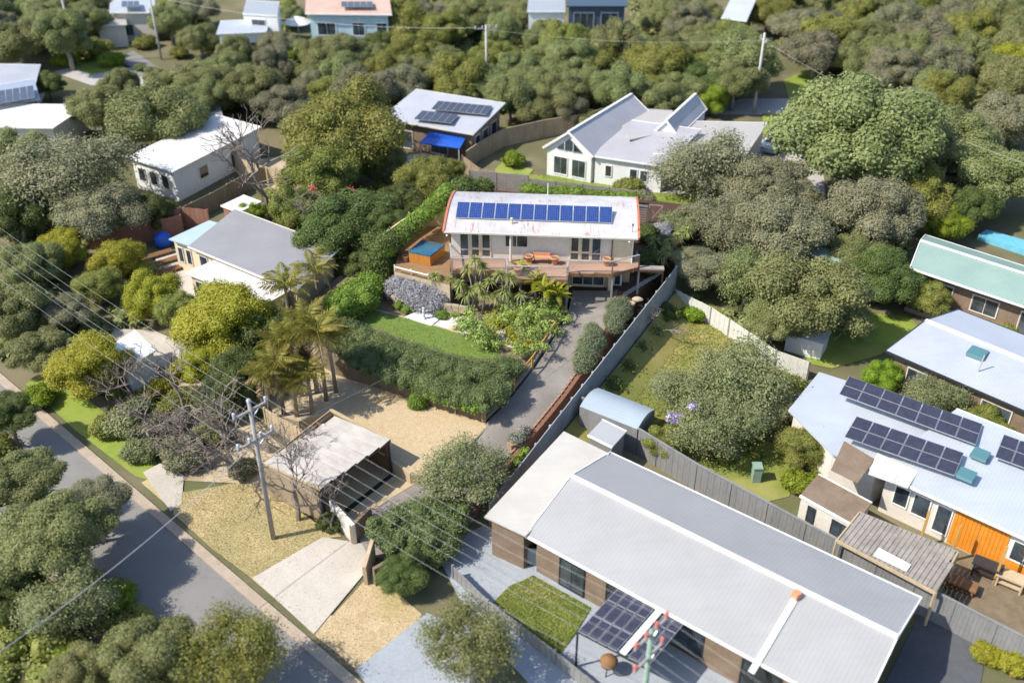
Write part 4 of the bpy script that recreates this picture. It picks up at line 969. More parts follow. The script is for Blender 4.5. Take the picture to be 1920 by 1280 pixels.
t = thing('wall', 'brown timber wall end between the two street driveways', 'wall', P(700, 1090, 0))
wallseg(P(690, 1098, 0), P(705, 1045, 0), 0, 1.4, .2).build('wall', MAT['palewood'], t); wallseg(P(705, 1100, 0), P(740, 1080, 0), 0, 1.3, .2).build('return', MAT['brownwall'], t)

# ------------------------------------------------------------------ neighbouring buildings
def inset(A, B, C, D, d):
    c = (A + B + C + D) / 4; u = (B - A).normalized() * d; v = (D - A).normalized() * d
    return [A + u + v, B - u + v, C - u - v, D + u - v]
def windows(parent, a, b, specs, fm='offwhite', flip=1):
    """specs: (s0, s1, z0, z1, nx) along the wall a->b, outside on its right hand"""
    d = (b - a); F = Frame(V(a.x, a.y, 0), math.atan2(d.y, d.x))
    for s0, s1, z0, z1, nx in specs:
        pn = [(.04 + i * .92 / nx + .015, .04 + (i + 1) * .92 / nx - .015, .07, .93) for i in range(nx)]
        opening(parent, F, s0, s1, z0, z1, MAT[fm], pn, 'window', .07)
def building(name, label, A, B, C, ze, zr, kind, roof, wall, over=.35, z0=0, ridge=None, cat='house', wins={}, thick=.12, gut='white', fm='offwhite'):
    """A-B front eave (outside to the right of A->B), C back right; kind: flat, gableAB, skillion"""
    A, B, C = (V(p[0], p[1], ze) for p in (A, B, C)); D = A + C - B
    root = thing(name, label, cat, (A.x, A.y, z0)); I = inset(A, B, C, D, over)
    hz = {'flat': (0, 0), 'skillion': (0, zr - ze), 'gableAB': (0, 0), 'hip': (0, 0)}[kind]
    top = [ze - .12, ze - .12, ze - .12 + hz[1] * .93, ze - .12 + hz[1] * .93]
    MB().prism([(p.x, p.y) for p in I], z0, top).build('wall', MAT[wall], root)
    d = (B - A).normalized() * over * 0
    if kind in ('flat', 'skillion'):
        MB().slab([A, B, V(C.x, C.y, ze + hz[1]), V(D.x, D.y, ze + hz[1])], thick).build('roof', roof, root)
    elif kind == 'gableAB':
        R0 = (A + D) / 2; R1 = (B + C) / 2; R0.z = R1.z = zr
        MB().slab([A, B, R1, R0], thick).build('roof', roof, root); MB().slab([R0 + V(0, 0, .003), R1 + V(0, 0, .003), C, D], thick).build('roof', roof, root)
        MB().beam(R0 + V(0, 0, .03), R1 + V(0, 0, .03), .28, .07).build('ridge_cap', MAT['ridgewhite'], root)
        for i, j, rr in ((0, 3, (I[0] + I[3]) / 2), (1, 2, (I[1] + I[2]) / 2)):
            a, b = I[i], I[j]; q = V(rr.x, rr.y, zr - .2); o = (I[1] - I[0]).normalized() * (.1 if i == 0 else -.1)
            a = V(a.x, a.y, ze - .12); b = V(b.x, b.y, ze - .12)
            MB().add([a, b, q, a + o, b + o, q + o], [(0, 1, 2), (5, 4, 3), (0, 3, 4, 1), (1, 4, 5, 2), (2, 5, 3, 0)]).build('gable', MAT[wall], root)
            E0, E1 = ((A, D) if i == 0 else (B, C)); 
            for e in (E0, E1): MB().beam(e - V(0, 0, .05), V((E0 + E1).x / 2, (E0 + E1).y / 2, zr - .05), .06, .2).build('barge_board', MAT[gut], root)
    for e0, e1 in ((A, B), (V(C.x, C.y, ze + hz[1]), V(D.x, D.y, ze + hz[1]))):
        MB().beam(e0 - V(0, 0, .05), e1 - V(0, 0, .05), .1, .13).build('gutter', MAT[gut], root)
    for k, sp in wins.items(): windows(root, I[k], I[(k + 1) % 4], sp, fm)
    return root, (A, B, C, D), I
def roofmat(c1, c2, ang, pitch=.2, rough=.5, name='sheet_roof'): return ribbed(name, c1, c2, pitch, ang, rough)
def dirang(a, b): return math.atan2(b.y - a.y, b.x - a.x)
def panel_grid(root, o, ux, uy, nx, ny, w, l, lift=.1, m='solardark', gap=.03):
    """solar panels laid on a roof plane from corner o, along ux and up along uy (both unit, in space)"""
    n = ux.cross(uy).normalized()
    if n.z < 0: n = -n
    for i in range(nx):
        for j in range(ny):
            p = o + ux * (i * (w + gap)) + uy * (j * (l + gap)) + n * lift
            mb = MB(); a, b, c, d = p, p + ux * w, p + ux * w + uy * l, p + uy * l
            mb.slab([a, b, c, d] if ux.cross(uy).z > 0 else [d, c, b, a], .04); so_ = mb.build('solar_panel', MAT['steel'], root)
            f = .02; me_o = MB().add([a + ux * f + uy * f + n * .005, b - ux * f + uy * f + n * .005, c - ux * f - uy * f + n * .005, d + ux * f - uy * f + n * .005], [(0, 1, 2, 3)]).build('cells', MAT[m], so_)
            uv = me_o.data.uv_layers.new()
            for q, cc in enumerate(((0, 0), (1, 0), (1, 1), (0, 1))): uv.data[q].uv = cc
def onplane(px, py, a, b, c):
    "sight line meets the plane through a, b, c"
    p0 = V(0, 0, CAMH); d = (P(px, py, 0) - p0).normalized(); n = (b - a).cross(c - a); t = (a - p0).dot(n) / d.dot(n); return p0 + d * t

# A: long grey gabled house, lower right
RA = roofmat((.35, .348, .35, 1), (.4, .398, .4, 1), R(52), .22, .45, 'blue_grey_sheet_roof')
A, B, C = V(.7, 38.12, 0), V(15.0, 27.05, 0), V(20.03, 33.83, 0)
ra, q, I = building('house', 'long grey corrugated gable roof house at lower right', A, B, C, 2.8, 3.95, 'gableAB', RA, 'brownwall', .45,
    wins={0: [(1.5, 3.1, .1, 2.1, 2), (4.4, 6.0, .1, 2.1, 2), (8, 10, .3, 2.1, 3), (12, 14, .3, 2.1, 3)], 1: [(1, 3, .9, 2.1, 2), (4.5, 6.5, .9, 2.1, 2)]}, fm='darkmetal')
A, B, C, D = q; mid = (A + D) / 2
pr = onplane(1492, 1120, A, B, V(((B + C) / 2).x, ((B + C) / 2).y, 3.95)); pe = onplane(1408, 1262, A, B, V(((B + C) / 2).x, ((B + C) / 2).y, 3.95))
MB().beam(pr + V(0, 0, .05), pe + V(0, 0, .05), .3, .06).build('ridge_cap', MAT['ridgewhite'], ra)
MB().box(pr + V(0, 0, .2), (.35, .35, .35), .6).build('roof_vent', MAT['terracotta'], ra)
LTN = ribbed('cream_sheet_roof', (.5, .47, .43, 1), (.6, .575, .53, 1), .2, R(-38), .6)
lt = [P(1057, 808, 2.95), P(1146, 850, 2.95), D + V(-.05, 0, .2), (A + V(-.05, 0, .2)), P(908, 968, 2.95)]
lt = [P(1057, 808, 2.95), P(1143, 850, 2.95), P(985, 1004, 2.95), P(908, 968, 2.95)]
MB().slab(lt, .1).build('lean_to_roof', LTN, ra)
w4 = inset(lt[0], lt[1], lt[2], lt[3], .3); MB().prism([(p.x, p.y) for p in w4], 0, 2.84).build('lean_to_wall', MAT['brownwall'], ra)
# glazed dark door frames standing on the paving
for (x0, y0, x1, y1) in ((985, 1060, 1048, 1068), (1050, 1095, 1095, 1105)):
    a, b = P(x0, y0, 0), P(x1, y1, 0); t = thing('screen_frame', 'dark metal framed screen on the paving, ' + ('left of the two by the square lawn' if x0 < 1000 else 'right of the two by the square lawn'), 'screen', a)
    F = Frame(a, dirang(a, b)); w = (b - a).length
    for s in (0, w): mb = MB(); F.box(mb, s, s + .06, 0, .06, 0, 1.4); mb.build('post', MAT['darkmetal'], t)
    mb = MB(); F.box(mb, .06, w, 0, .06, 1.34, 1.4); mb.build('rail', MAT['darkmetal'], t); mb = MB(); F.box(mb, .06, w, 0, .06, .1, .16); mb.build('rail', MAT['darkmetal'], t)
    mb = MB(); F.box(mb, .06, w, .02, .035, .16, 1.34); mb.build('pane', MAT['greypave'], t)
# small grey barrel shed and flat shed
sh_, q, I = building('shed', 'small flat grey roofed shed at the corner of the long grey house', P(1102, 815, 2.2), P(1148, 838, 2.2), P(1175, 808, 2.2), 2.2, 2.2, 'flat', roofmat((.4, .41, .43, 1), (.46, .47, .49, 1), 0, .2), 'fencegrey', .1, cat='shed')
bs = thing('shed', 'curved pale blue roofed garden shed beside the boundary wall', 'shed', P(1100, 790, 0))
a, b, c = P(1087, 762, 2.0), P(1195, 805, 2.0), P(1228, 768, 2.0); d = a + c - b
MB().prism([(p.x, p.y) for p in (a, b, c, d)], 0, 2.0).build('wall', MAT['fencegrey'], bs)
mb = MB(); n = 8; vs = []
for i in range(n + 1):
    t = i / n; z = 2.02 + .34 * math.sin(math.pi * t)
    vs += [a.lerp(d, t) + V(0, 0, z - 2.0), b.lerp(c, t) + V(0, 0, z - 2.0)]
mb.add(vs, [(2 * i, 2 * i + 1, 2 * i + 3, 2 * i + 2) for i in range(n)] + [tuple(range(0, 2 * n + 2, 2))[::-1], tuple(range(1, 2 * n + 2, 2)), (0, 2 * n, 2 * n + 1, 1)])
mb.build('curved_roof', ribbed('blue_curved_roof', (.27, .33, .39, 1), (.32, .38, .44, 1), .2, R(-30), .75, 0), bs)
# pergola with dark panels
pg = thing('pergola', 'flat pergola roofed with dark solar panels in two halves', 'pergola', P(1095, 1225, 0))
a, b, c = P(1083, 1183, 2.6), P(1215, 1252, 2.6), P(1302, 1187, 2.6); d = a + c - b; d = P(1165, 1095, 2.6); c = d + b - a
ux = (b - a).normalized(); uy = (d - a).normalized(); wa, wb = (b - a).length, (d - a).length
MB().slab([a, b, c, d], .12).build('roof_frame', MAT['darkmetal'], pg)
for i in range(7):
    if i == 4: continue
    panel_grid(pg, a + ux * (i * wa / 7 + .03), ux, uy, 1, 3, wa / 7 - .05, wb / 3 - .04, .05)
MB().beam(a + ux * (4.5 * wa / 7) + V(0, 0, .08), d + ux * (4.5 * wa / 7) + V(0, 0, .08), wa / 7 * .6, .05).build('centre_flashing', MAT['white'], pg)
for p in (a, b, c, d): MB().box(((p.x), (p.y), 1.24), (.1, .1, 2.48), 0).build('post', MAT['darkmetal'], pg)
bq = thing('barbecue', 'brown round barbecue under the pergola corner', 'barbecue', P(1140, 1262, 0)); c = P(1140, 1262, 0)
MB().lathe(c, [(.2, .6), (.42, .75), (.45, .95), (.3, 1.15), (.05, 1.22)], 12).build('bowl', MAT['brownwood'], bq, True)
for k in range(3): MB().tube([c + V(.3 * math.cos(k * 2.1), .3 * math.sin(k * 2.1), 0), c + V(.12 * math.cos(k * 2.1), .12 * math.sin(k * 2.1), .7)], .03, 5).build('leg', MAT['darkmetal'], bq)

# E: house with orange wall
RE = ribbed('pale_blue_white_roof', (.45, .49, .56, 1), (.52, .56, .63, 1), .2, R(52), .45)
e0, e1, e2 = P(1475, 775, 2.9), P(1925, 1020, 2.9), P(1545, 695, 3.3)
A, B = P(1640, 882, 3.0), P(1990, 1040, 3.0)
re_, q, I = building('house', 'white roofed house with orange timber wall and dark solar panels', A, B, B + (P(1790, 778, 3.0) - A) + V(0, 0, 0), 3.0, 3.5, 'skillion', RE, 'offwhite', .5,
    wins={0: [(.6, 1.5, 1.0, 2.4, 1), (1.7, 2.7, .9, 2.4, 1), (3.0, 3.9, .4, 2.4, 1), (7.1, 8.6, .9, 2.3, 2), (8.9, 10.2, .9, 2.3, 2)]}, fm='white')
d = (I[1] - I[0]).normalized(); F = Frame(V(I[0].x, I[0].y, 0), math.atan2(d.y, d.x))
for s0, s1 in ((4.0, 5.4), (5.42, 6.9)):
    for k in range(7):
        mb = MB(); w = (s1 - s0) / 7; F.box(mb, s0 + k * w, s0 + (k + 1) * w - .015, -.05, -.002, .1, 2.6); mb.build('cladding_board', MAT['orange'], re_)
mb = MB(); F.box(mb, 7.0, 10.3, -.04, -.002, .1, .85); mb.build('cladding', MAT['orange'], re_)
for s in (2.9, 7.0, 4.6): mb = MB(); F.box(mb, s, s + .12, -1.4, -1.28, 0, 2.7); mb.build('veranda_post', MAT['pine'], re_)
wing = [P(1478, 768, 3.0), P(1560, 850, 3.0), P(1640, 882, 3.0), P(1790, 778, 3.0), P(1536, 697, 3.0)]
MB().slab(wing, .12).build('roof', RE, re_); ww = [wing[0] + V(.4, 0, 0), wing[1] + V(.2, .4, 0), wing[2] + V(.3, .4, 0), wing[3] + V(0, -.4, 0), wing[4] + V(.1, -.4, 0)]
MB().prism([(p.x, p.y) for p in ww], 0, 2.85).build('wall', MAT['offwhite'], re_)
# darker brown deck roof and coloured patches of roof sheet
MB().slab([P(1583, 826, 3.06), P(1640, 860, 3.06), P(1608, 905, 3.06), P(1558, 880, 3.06)], .05).build('patch_roof', MAT['brownwall'], re_)
MB().slab([P(1645, 848, 3.1), P(1692, 870, 3.1), P(1675, 905, 3.1), P(1628, 888, 3.1)], .04).build('patch_roof', MAT['offwhite'], re_)
MB().slab([P(1692, 870, 3.1), P(1722, 882, 3.1), P(1702, 915, 3.1), P(1676, 905, 3.1)], .04).build('patch_roof', MAT['fencepale'], re_)
q0 = q[0]; q1 = q[1]; q3 = V(q[3].x, q[3].y, 3.5)
def rowpanels(px0, px1, px3, nx, ny, root, zz):
    a, b, d = P(*px0, zz), P(*px1, zz), P(*px3, zz); ux = (b - a).normalized(); L_ = (b - a).length; v = d - a; L2 = v.length; uy = v.normalized()
    panel_grid(root, a, ux, uy, nx, ny, L_ / nx - .03, L2 / ny - .03, .06)
rowpanels((1573, 740), (1830, 835), (1592, 706), 7, 2, re_, 3.6)
rowpanels((1583, 820), (1790, 893), (1606, 781), 6, 2, re_, 3.6)
rowpanels((1865, 858), (1960, 893), (1882, 815), 3, 2, re_, 3.6)
for x, y in ((1838, 852), (1812, 890)):
    c = P(x, y, 3.55); MB().box(c, (.9, .9, .22), R(-40)).build('skylight', MAT['skyglass'], re_)
# annex with pink-beige walls
an, _, I = building('annex', 'low pink beige annex wall left of the weathered pergola', P(1500, 928, 2.4), P(1602, 985, 2.4), P(1635, 942, 2.4), 2.4, 2.4, 'flat', MAT['brownwall'], 'offwhite', .08, cat='annex', wins={0: [(.5, 1.0, .9, 2.0, 1), (2.0, 3.2, 1.0, 2.0, 2)]}, fm='darkmetal')
wpg = thing('pergola', 'weathered grey slatted pergola between fence and orange wall', 'pergola', P(1680, 1080, 0))
pp = [P(1570, 1010, 2.5), P(1755, 1108, 2.5), P(1797, 1032, 2.5), P(1612, 958, 2.5)]
ang = dirang(pp[0], pp[3])
bl = boards([(p.x, p.y) for p in pp], ang, .22, .03, 2.47, 2.5); bl.build('roof_slats', MAT['greywood'], wpg, kind='stuff')
for i in range(4): MB().beam(pp[i] - V(0, 0, .14), pp[(i + 1) % 4] - V(0, 0, .14), .08, .2).build('beam', MAT['palewood'], wpg)
for p in pp: MB().box((p.x, p.y, 1.2), (.12, .12, 2.4)).build('post', MAT['palewood'], wpg)
mb = MB(); mb.slab([P(1638, 1040, 2.6), P(1700, 1070, 2.6), P(1708, 1058, 2.6), P(1648, 1026, 2.6)], .05); solo('roof_sheet', mb, MAT['white'], 'loose white sheet lying on the weathered pergola', 'sheet')
for i, (x, y, h, m, lb, nm) in enumerate(((1845, 1080, 1.0, 'darkmetal', 'dark stack of gear left of the timber frames below the orange wall', 'crate_stack'), (1890, 1100, .9, 'palewood', 'pale timber frame table below the orange wall', 'timber_bench'), (1800, 1105, .6, 'brownwood', 'brown tub of gear at the pergola corner', 'storage_tub'))):
    c = P(x, y, 0); mb = MB(); mb.box(c + V(0, 0, h * .9), (1.5, .8, .1), R(-35))
    for sx, sy in ((-.6, -.3), (.6, -.3), (-.6, .3), (.6, .3)):
        f = Frame(c, R(-35)); mb.box(f(sx, sy, h * .42), (.1, .1, h * .85), R(-35))
    mb.box(c + V(0, 0, h * .35), (1.2, .6, .08), R(-35)); solo(nm, mb, MAT[m], lb, nm.replace('_', ' '))

# F: white roofed house at right
RF = ribbed('white_blue_roof', (.42, .45, .52, 1), (.49, .52, .59, 1), .2, R(48), .45)
A, B = P(1660, 657, 3.0), P(1990, 800, 3.0); C = B + (P(1797, 580, 3.0) - A)
rf_, q, I = building('house', 'long white roofed house at the right edge with one skylight', A, B, C, 3.0, 3.75, 'gableAB', RF, 'brownwall', .5, wins={0: [(1, 2.4, .3, 2.3, 2), (3.2, 5, .9, 2.3, 2), (6, 8, .9, 2.3, 2)]}, gut='darkmetal')
c = onplane(1832, 664, q[0], q[1], V(((q[1] + q[2]) / 2).x, ((q[1] + q[2]) / 2).y, 3.75)); MB().box(c + V(0, 0, .1), (1.1, 1.1, .25), R(-42)).build('skylight', MAT['skyglass'], rf_)
MB().tube([c + V(-.5, -1.6, -.2), c + V(-.4, -1.6, 1.0)], .05, 5).build('flue', MAT['steel'], rf_)
# G: green roof
RG = ribbed('pale_green_roof', (.24, .35, .31, 1), (.3, .41, .37, 1), .2, R(55), .5)
A, B = P(1706, 502, 3.0), P(1990, 598, 3.0); C = B + (P(1735, 440, 3.0) - A)
rg_, q, I = building('house', 'pale green ribbed roof house at the right edge', A, B, C, 3.0, 3.9, 'gableAB', RG, 'brownwall', .9, wins={0: [(1, 2.6, .1, 2.2, 2), (4, 6, .8, 2.2, 2), (7.5, 9.5, .1, 2.2, 2)]}, gut='white')
d = (I[1] - I[0]).normalized(); n = V(d.y, -d.x, 0)
MB().prism([(p.x, p.y) for p in (I[0] + n * .1, I[1] + n * .1, I[1] + n * 2, I[0] + n * 2)], 0, .35).build('veranda', MAT['concrete'], rg_)
for k in range(6): p = I[0] + d * (1 + k * 2.2) + n * 1.9; MB().box((p.x, p.y, .7), (.08, .08, .8)).build('veranda_post', MAT['offwhite'], rg_)
a, b = I[0] + n * 1.9, I[1] + n * 1.9; MB().beam(V(a.x, a.y, 1.1), V(b.x, b.y, 1.1), .08, .08).build('veranda_rail', MAT['offwhite'], rg_)
MB().slab([P(1440, 425, 2.6), P(1480, 405, 2.6), P(1560, 462, 2.6), P(1520, 478, 2.6)], .1)
g2_, _, _ = building('shed', 'small green roofed outbuilding hidden under the grey trees', P(1478, 455, 2.4), P(1570, 500, 2.4), P(1600, 470, 2.4), 2.4, 2.8, 'skillion', RG, 'brownwall', .2, cat='shed')
mb = MB(); mb.prism([(p.x, p.y) for p in (P(1835, 440, .5), P(1925, 470, .5), P(1940, 455, .5), P(1850, 430, .5))], 0, .5); solo('pool_cover', mb, plain('pool_blue', (.15, .45, .6, 1), .3), 'bright blue covered pool behind the green roof', 'pool')
# water tank / spa and outdoor blue items by the spreading tree
c = P(1510, 655, 0); mb = MB(); mb.box(c + V(0, 0, .7), (2.6, 1.8, 1.4), R(-30)); mb.box(c + V(0, 0, 1.43), (2.8, 2.0, .07), R(-30)); solo('shed', mb, MAT['whitewall'], 'small white box shed beneath the spreading tree', 'shed')

# H: big white gabled house
RH = ribbed('lavender_grey_roof', (.4, .39, .42, 1), (.47, .46, .49, 1), .25, R(70), .5)
RH2 = ribbed('cream_grey_roof', (.43, .41, .385, 1), (.5, .475, .45, 1), .25, R(75), .5)
z = 2.9
f0, f1 = P(1018, 276, z), P(1112, 294, z)                 # front gable, its left and right eave ends
bk = P(1232, 215, z) - P(1112, 294, z); 
A, B, C = f1, f1 + bk * .95, f0 + bk * .95
rh_, q, I = building('house', 'large white house with steep front gable and lavender grey roofs', A, B, C, z, 4.9, 'gableAB', RH, 'whitewall', .3, gut='white', wins={3: [(.7, 2.2, .3, 2.2, 2), (2.6, 4.1, .3, 2.2, 2)]}, fm='white')
# glazed triangle in the gable
a, b = I[3], I[0]; m_ = (a + b) / 2; dn = (b - a).normalized(); nn = V(dn.y, -dn.x, 0) * .13
tri = [V(a.x, a.y, 0) + dn * 1.0 + V(0, 0, 3.0), V(b.x, b.y, 0) - dn * 1.0 + V(0, 0, 3.0), V(m_.x, m_.y, 4.15)]
MB().add([p + nn for p in tri] + [p for p in tri], [(0, 1, 2), (5, 4, 3), (0, 3, 4, 1), (1, 4, 5, 2), (2, 5, 3, 0)]).build('gable_window', MAT['glass'], rh_)
for t in (.33, .67): p = tri[0].lerp(tri[1], t) + nn * 1.1; MB().box((p.x, p.y, 3.35), (.08, .08, .8)).build('mullion', MAT['white'], rh_)
A, B = P(1108, 292, z), P(1245, 312, z); C = B + bk * .6
_r, q, I = building('house_wing', 'white wing with two dark windows right of the steep gable', A, B, C, z, 3.9, 'skillion', RH, 'whitewall', .3, cat='house wing', wins={0: [(1.0, 1.7, .9, 2.1, 1), (3.4, 4.2, .9, 2.1, 1), (4.4, 5.2, .9, 2.1, 1)]}, fm='white')
A, B = P(1243, 312, z), P(1400, 282, z); C = P(1440, 232, z)
_r2, q, I = building('house_wing', 'flat cream roofed right wing of the large white house', P(1225, 288, 3.2), P(1398, 292, 3.2), P(1440, 232, 3.2), 3.2, 3.3, 'skillion', RH2, 'whitewall', .3, cat='house wing')
RHf = [P(1148, 200, 3.4), P(1262, 207, 3.4), P(1240, 250, 3.6), P(1180, 262, 3.6)]
rt = thing('house_wing', 'cream flat roof section between the two gables of the white house', 'house wing', P(1200, 240, 0)); MB().slab(RHf, .12).build('roof', RH2, rt); MB().prism([(p.x, p.y) for p in inset(*RHf, .3)], 0, 3.2).build('wall', MAT['whitewall'], rt)
f0, f1 = P(1222, 252, 3.3), P(1272, 258, 3.3); bk2 = P(1312, 192, 3.3) - P(1245, 255, 3.3)
dg, q, I = building('dormer', 'steep little white gable with glazed front in the middle of the roofs', f1, f1 + bk2 * .8, f0 + bk2 * .8, 3.4, 4.9, 'gableAB', RH, 'whitewall', .12, cat='dormer', gut='white', wins={3: [(.35, 1.5, 2.9, 3.3, 2)]}, fm='white')
# car beside it
def car(px, py, ang, label):
    c = P(px, py, .05); t = thing('parked_car', label, 'car', c); F = Frame(c, ang)
    prof = [(-2.15, .3), (-2.2, .75), (-1.95, .92), (-1.3, 1.0), (-.75, 1.42), (.75, 1.45), (1.5, 1.05), (2.05, .95), (2.15, .6), (2.1, .3)]
    vs = []; n = len(prof)
    for y, k in ((-.86, 1), (.86, 1)):
        for x, z_ in prof: vs.append(F(x, y * (1 if z_ < 1.1 else .82), z_))
    MB().add(vs, [tuple(range(n)), tuple(range(n, 2 * n))[::-1]] + [(i, n + i, n + (i + 1) % n, (i + 1) % n) for i in range(n)]).build('body', MAT['carwhite'], t)
    for x0, z0, x1, z1, nm in ((-1.33, 1.03, -.78, 1.43, 'windscreen'), (.78, 1.45, 1.47, 1.09, 'rear_window')):
        MB().add([F(x0, -.68, z0 + .015), F(x0, .68, z0 + .015), F(x1, .66, z1 + .015), F(x1, -.66, z1 + .015)], [(0, 1, 2, 3)]).build(nm, MAT['glass'], t)
    for s in (-1, 1):
        MB().add([F(-1.1, s * .8, 1.06), F(-.7, s * .735, 1.36), F(.7, s * .735, 1.38), F(1.2, s * .8, 1.08)], [(0, 1, 2, 3) if s < 0 else (3, 2, 1, 0)]).build('side_window', MAT['glass'], t)
        for x in (-1.35, 1.35): MB().tube([F(x, s * .72, .33), F(x, s * .9, .33)], .33, 12).build('wheel', MAT['blackrub'], t)
        MB().box(F(-2.17, s * .6, .7), (.08, .35, .16), ang).build('headlight', MAT['insul'], t)
        MB().box(F(2.13, s * .65, .8), (.06, .25, .16), ang).build('tail_light', MAT['redins'], t)
    return t
car(1452, 278, R(58), 'white parked car at the right end of the large white house')

# I: upper middle house with panels and blue awning
RI = ribbed('white_blue_deck_roof', (.44, .46, .51, 1), (.51, .53, .58, 1), .2, R(75), .5)
A, B, C = P(712, 222, 3.2), P(888, 252, 3.2), P(948, 202, 3.2)
ri_, q, I = building('house', 'brown walled house with pale blue roof and two rows of panels', A, B, C, 3.2, 3.7, 'skillion', RI, 'brownwall', .5, gut='offwhite', wins={0: [(1.5, 3.0, .2, 2.2, 2), (5, 7, .2, 2.2, 2)], 1: [(.8, 2, .4, 2.4, 1), (2.6, 4, .4, 2.4, 1), (4.8, 6.2, .4, 2.4, 1)]})
rowpanels((808, 206), (912, 216), (822, 190), 8, 1, ri_, 3.75)
rowpanels((776, 224), (846, 232), (792, 208), 5, 1, ri_, 3.6)
mb = MB(); MB().slab([P(786, 268, 2.5), P(862, 278, 2.5), P(876, 254, 2.5), P(806, 248, 2.5)], .08).build('awning', MAT['bluetarp'], ri_)
for x, y in ((788, 268), (860, 277)): MB().box(V(P(x, y, 2.5).x, P(x, y, 2.5).y, 1.2), (.1, .1, 2.4)).build('post', MAT['offwhite'], ri_)
# J: long white roofed house at left
RJ = ribbed('white_sheet_roof', (.66, .65, .63, 1), (.74, .73, .71, 1), .25, R(-25), .6)
A, B, C = P(236, 294, 3.2), P(325, 322, 3.2), P(490, 238, 3.2)
rj_, q, I = building('house', 'long white weatherboard house with plain white roof at left', A, B, C, 3.2, 3.35, 'flat', RJ, 'whitewall', .35, gut='white', wins={0: [(.6, 1.6, .9, 2.3, 1), (2.2, 3.2, .9, 2.3, 1), (3.8, 4.8, .9, 2.3, 1)], 1: [(7.4, 8.4, .2, 2.3, 1), (3, 4.2, 1, 2.2, 1)]})
# K: grey roofed house left-middle
RK = ribbed('mid_grey_sheet_roof', (.27, .265, .28, 1), (.32, .315, .33, 1), .2, R(-30), .5)
A, B, C = P(352, 462, 3.0), P(556, 546, 3.0), P(640, 476, 3.0)
rk_, q, I = building('house', 'wide low house with mid grey roof left of the block', A, B, C, 3.0, 3.5, 'skillion', RK, 'cream', .4, gut='offwhite', wins={0: [(.4, 1.4, .3, 2.4, 1), (1.8, 2.8, .3, 2.4, 1)], 3: [(.6, 1.6, .5, 2.4, 1), (2.2, 3.2, .5, 2.4, 1), (4, 5, .5, 2.4, 1)]}, fm='offwhite')
MB().slab([P(316, 448, 2.95), P(372, 466, 2.95), P(452, 430, 2.95), P(392, 413, 2.95)], .1).build('side_roof', ribbed('light_blue_sheet', (.42, .54, .63, 1), (.5, .61, .7, 1), .2, R(30), .4), rk_)
i4 = inset(P(316, 448, 2.8), P(372, 466, 2.8), P(452, 430, 2.8), P(392, 413, 2.8), .25); MB().prism([(p.x, p.y) for p in i4], 0, 2.8).build('side_wall', MAT['cream'], rk_)
windows(rk_, i4[0], i4[1], [(.3, .9, .8, 2.2, 1), (1.2, 1.8, .8, 2.2, 1)])
fr = [P(346, 512, 2.6), P(498, 570, 2.6), P(548, 542, 2.6), P(404, 486, 2.6)]
fk = thing('lean_to', 'flat white lean-to roof below the mid grey roof', 'lean-to', V(fr[0].x, fr[0].y, 0)); MB().slab(fr, .1).build('roof', RJ, fk)
i5 = inset(*fr, .3); MB().prism([(p.x, p.y) for p in i5], 0, 2.48).build('wall', MAT['cream'], fk); windows(fk, i5[0], i5[1], [(.4, 1.2, .3, 2.1, 1), (1.6, 2.6, .3, 2.1, 1), (3.4, 4.6, .3, 2.1, 2), (5.2, 6.2, .3, 2.1, 1)])
# L, N sheds
building('shed', 'small pinkish shed with pale roof between fence and bare tree', P(414, 385, 2.1), P(448, 398, 2.1), P(490, 380, 2.1), 2.1, 2.2, 'skillion', RJ, 'terracotta' if 0 else 'redfence', .12, cat='shed')
building('shed', 'small white shed with bright roof beside the bare earth at left', P(198, 652, 2.0), P(236, 692, 2.0), P(292, 664, 2.0), 2.0, 2.3, 'skillion', ribbed('bright_white_roof', (.66, .68, .72, 1), (.74, .76, .8, 1), .2, 0, .4), 'whitewall', .12, cat='shed', wins={0: [(.4, 1.1, .8, 1.6, 1)]})
mb = MB(); c = P(308, 461, 0); mb.lathe(c, [(.7, 0), (.75, .5), (.7, 1.0), (.3, 1.25), (.05, 1.3)], 14); solo('water_tank', mb, MAT['bluetarp'], 'blue round tank at the corner of the light blue roof', 'tank', smooth=True)
for i, (x, y, l, lb) in enumerate(((290, 478, 3, 'upper'), (300, 492, 3.4, 'middle'), (310, 508, 3, 'lower'))):
    c = P(x, y, .25); mb = MB(); f = Frame(c, R(38)); 
    for k in range(4): mb.box(f(0, -.25 + k * .17, 0), (l, .14, .12), R(38)); 
    mb.box(f(-.8, 0, -.14), (.12, .7, .14), R(38)); mb.box(f(.8, 0, -.14), (.12, .7, .14), R(38)); solo('timber_stack', mb, MAT['brownwood'], lb + ' of three brown timber stacks by the pale yard', 'timber')
# O: top left roofs
building('house', 'pale grey roofed house at the far left edge above the blue one', P(-40, 158, 3), P(66, 160, 3), P(78, 128, 3), 3, 3.4, 'skillion', roofmat((.36, .38, .42, 1), (.44, .46, .5, 1), R(80)), 'offwhite', .4)
ro, q, I = building('house', 'house with deep blue panelled roof at the far left edge', P(-40, 207, 3), P(76, 186, 3), P(66, 158, 3), 3, 3.6, 'skillion', roofmat((.3, .36, .46, 1), (.36, .42, .52, 1), R(80)), 'brick', .4)
rowpanels((-30, 200), (66, 184), (-30, 176), 7, 2, ro, 3.75)
building('house', 'low building with glaring white roof at the left edge', P(-60, 238, 3), P(100, 240, 3), P(165, 200, 3), 3, 3.2, 'skillion', RJ, 'offwhite', .3)
building('house', 'small white roof peeping between trees above the long white house', P(358, 226, 2.6), P(420, 222, 2.6), P(412, 200, 2.6), 2.6, 2.8, 'skillion', RK, 'whitewall', .3)
